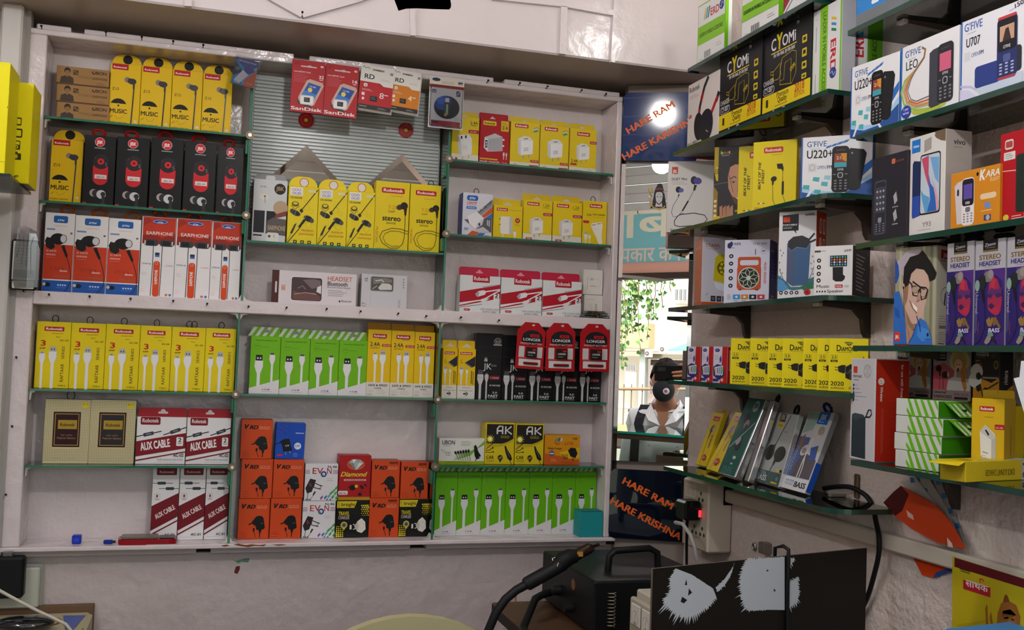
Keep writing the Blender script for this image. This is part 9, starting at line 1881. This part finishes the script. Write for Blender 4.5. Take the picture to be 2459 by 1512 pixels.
    q.add(pts, [[i*n+j,(i+1)*n+j,(i+1)*n+(j+1)%n,i*n+(j+1)%n] for i in range(kk) for j in range(n)], HR, True); q.build('hair', root)
    for s in (-1,1): q = MB(); q.ball(at(.032*s,.077,.006), .012, M('#e3dcd6',.3), ry=.008, rz=.008); q.ball(at(.032*s,.084,.006), .006, M('#1d1512',.2), ry=.004, rz=.006); q.build('eye', root)
    # mask: a dark dome with a pale valve
    q = MB(); n, kk = 24, 8; pts = []
    for i in range(kk+1):
        a = math.pi/2*i/kk
        for j in range(n):
            b = 2*math.pi*j/n; d = V((.061*math.sin(a)*math.cos(b), .058*math.cos(a)**.8 if a < 1.57 else 0, .060*math.sin(a)*math.sin(b)*(1.1 if math.sin(b) < 0 else 1))); pts.append(at(0,.058,-.052)+rq @ d)
    MK = M('#2b2c31', .8, name='mask_cloth'); q.add(pts, [[i*n+j,i*n+(j+1)%n,(i+1)*n+(j+1)%n,(i+1)*n+j] for i in range(kk) for j in range(n)], MK, True); mk = q.build('face_mask', root)
    q = MB(); c = at(.02,.11,-.058); q.tube([c, c+F*.010], .019, M('#d9d3d3',.5), 14, r2=.015); q.tube([c+F*.0101, c+F*.0106], .008, M('#a8505a',.5), 10); q.build('valve', mk)
    for s in (-1,1): q = MB(); q.tube([at(.066*s,.055,-.02), at(.082*s,.0,.0), at(.084*s,-.03,-.02), at(.07*s,.05,-.075)], .0022, M('#e0dcd8',.6), 6); q.build('ear_loop', mk)
    # backpack worn on both shoulders
    bp = empty('backpack', tuple(at(0,-.28,lz(.55))+o)); tag(bp, 'dark backpack worn by the person in the mirror', 'backpack'); ob = V(bp.location); BK = M('#26262e',.7)
    q = MB(); c = at(0,-.29,lz(.69))+o-ob; q.ball(c, .16, BK, ry=.09, rz=.24, n=20, k=12, rot=rq); q.build('bag', bp)
    for s in (-1,1):
        P = [at(x*s,f,lz(zz))+o-ob for x,f,zz in ((.105,-.21,.79),(.112,-.14,.842),(.118,-.05,.846),(.130,.035,.805),(.145,.072,.745),(.15,.072,.65),(.165,.0,.58),(.14,-.16,.55))]; q = MB(); vsx = []
        for p in P: vsx += [p-R*.024, p+R*.024]
        nP = len(P); q.add(vsx+[v+U*.004+F*.004 for v in vsx], [[2*i,2*i+1,2*i+3,2*i+2] for i in range(nP-1)]+[[2*i+2*nP+2,2*i+3+2*nP,2*i+1+2*nP,2*i+2*nP] for i in range(nP-1)]+[[2*i,2*i+2,2*i+2+2*nP,2*i+2*nP] for i in range(nP-1)]+[[2*i+3,2*i+1,2*i+1+2*nP,2*i+3+2*nP] for i in range(nP-1)], BK); q.build('shoulder_strap', bp)
    # the phone itself, just behind the viewpoint
    c = V((0,0,ZC)); q = MB(); q.box((-.028,-.0605,-.0165),(.136,.0155,-.0085), M('#101114',.15), .003); fix = lambda v: c+cr_*v[0]-cd*v[1]+cf*v[2]
    q.v = [tuple(fix(v)-c) for v in q.v]; q.f = [f[::-1] for f in q.f] if cr_.cross(-cd).dot(cf) < 0 else q.f; ph = q.build('mobile_phone', None, c); tag(ph, 'black phone held sideways by the person in the mirror', 'phone')
    q = MB(); q.box((-.012,-.012,-.0084),(.03,.008,-.0072), M('#2a2b30',.2), .0005); q.v = [tuple(fix(v)-c) for v in q.v]; q.build('camera_bump', ph)
person_()
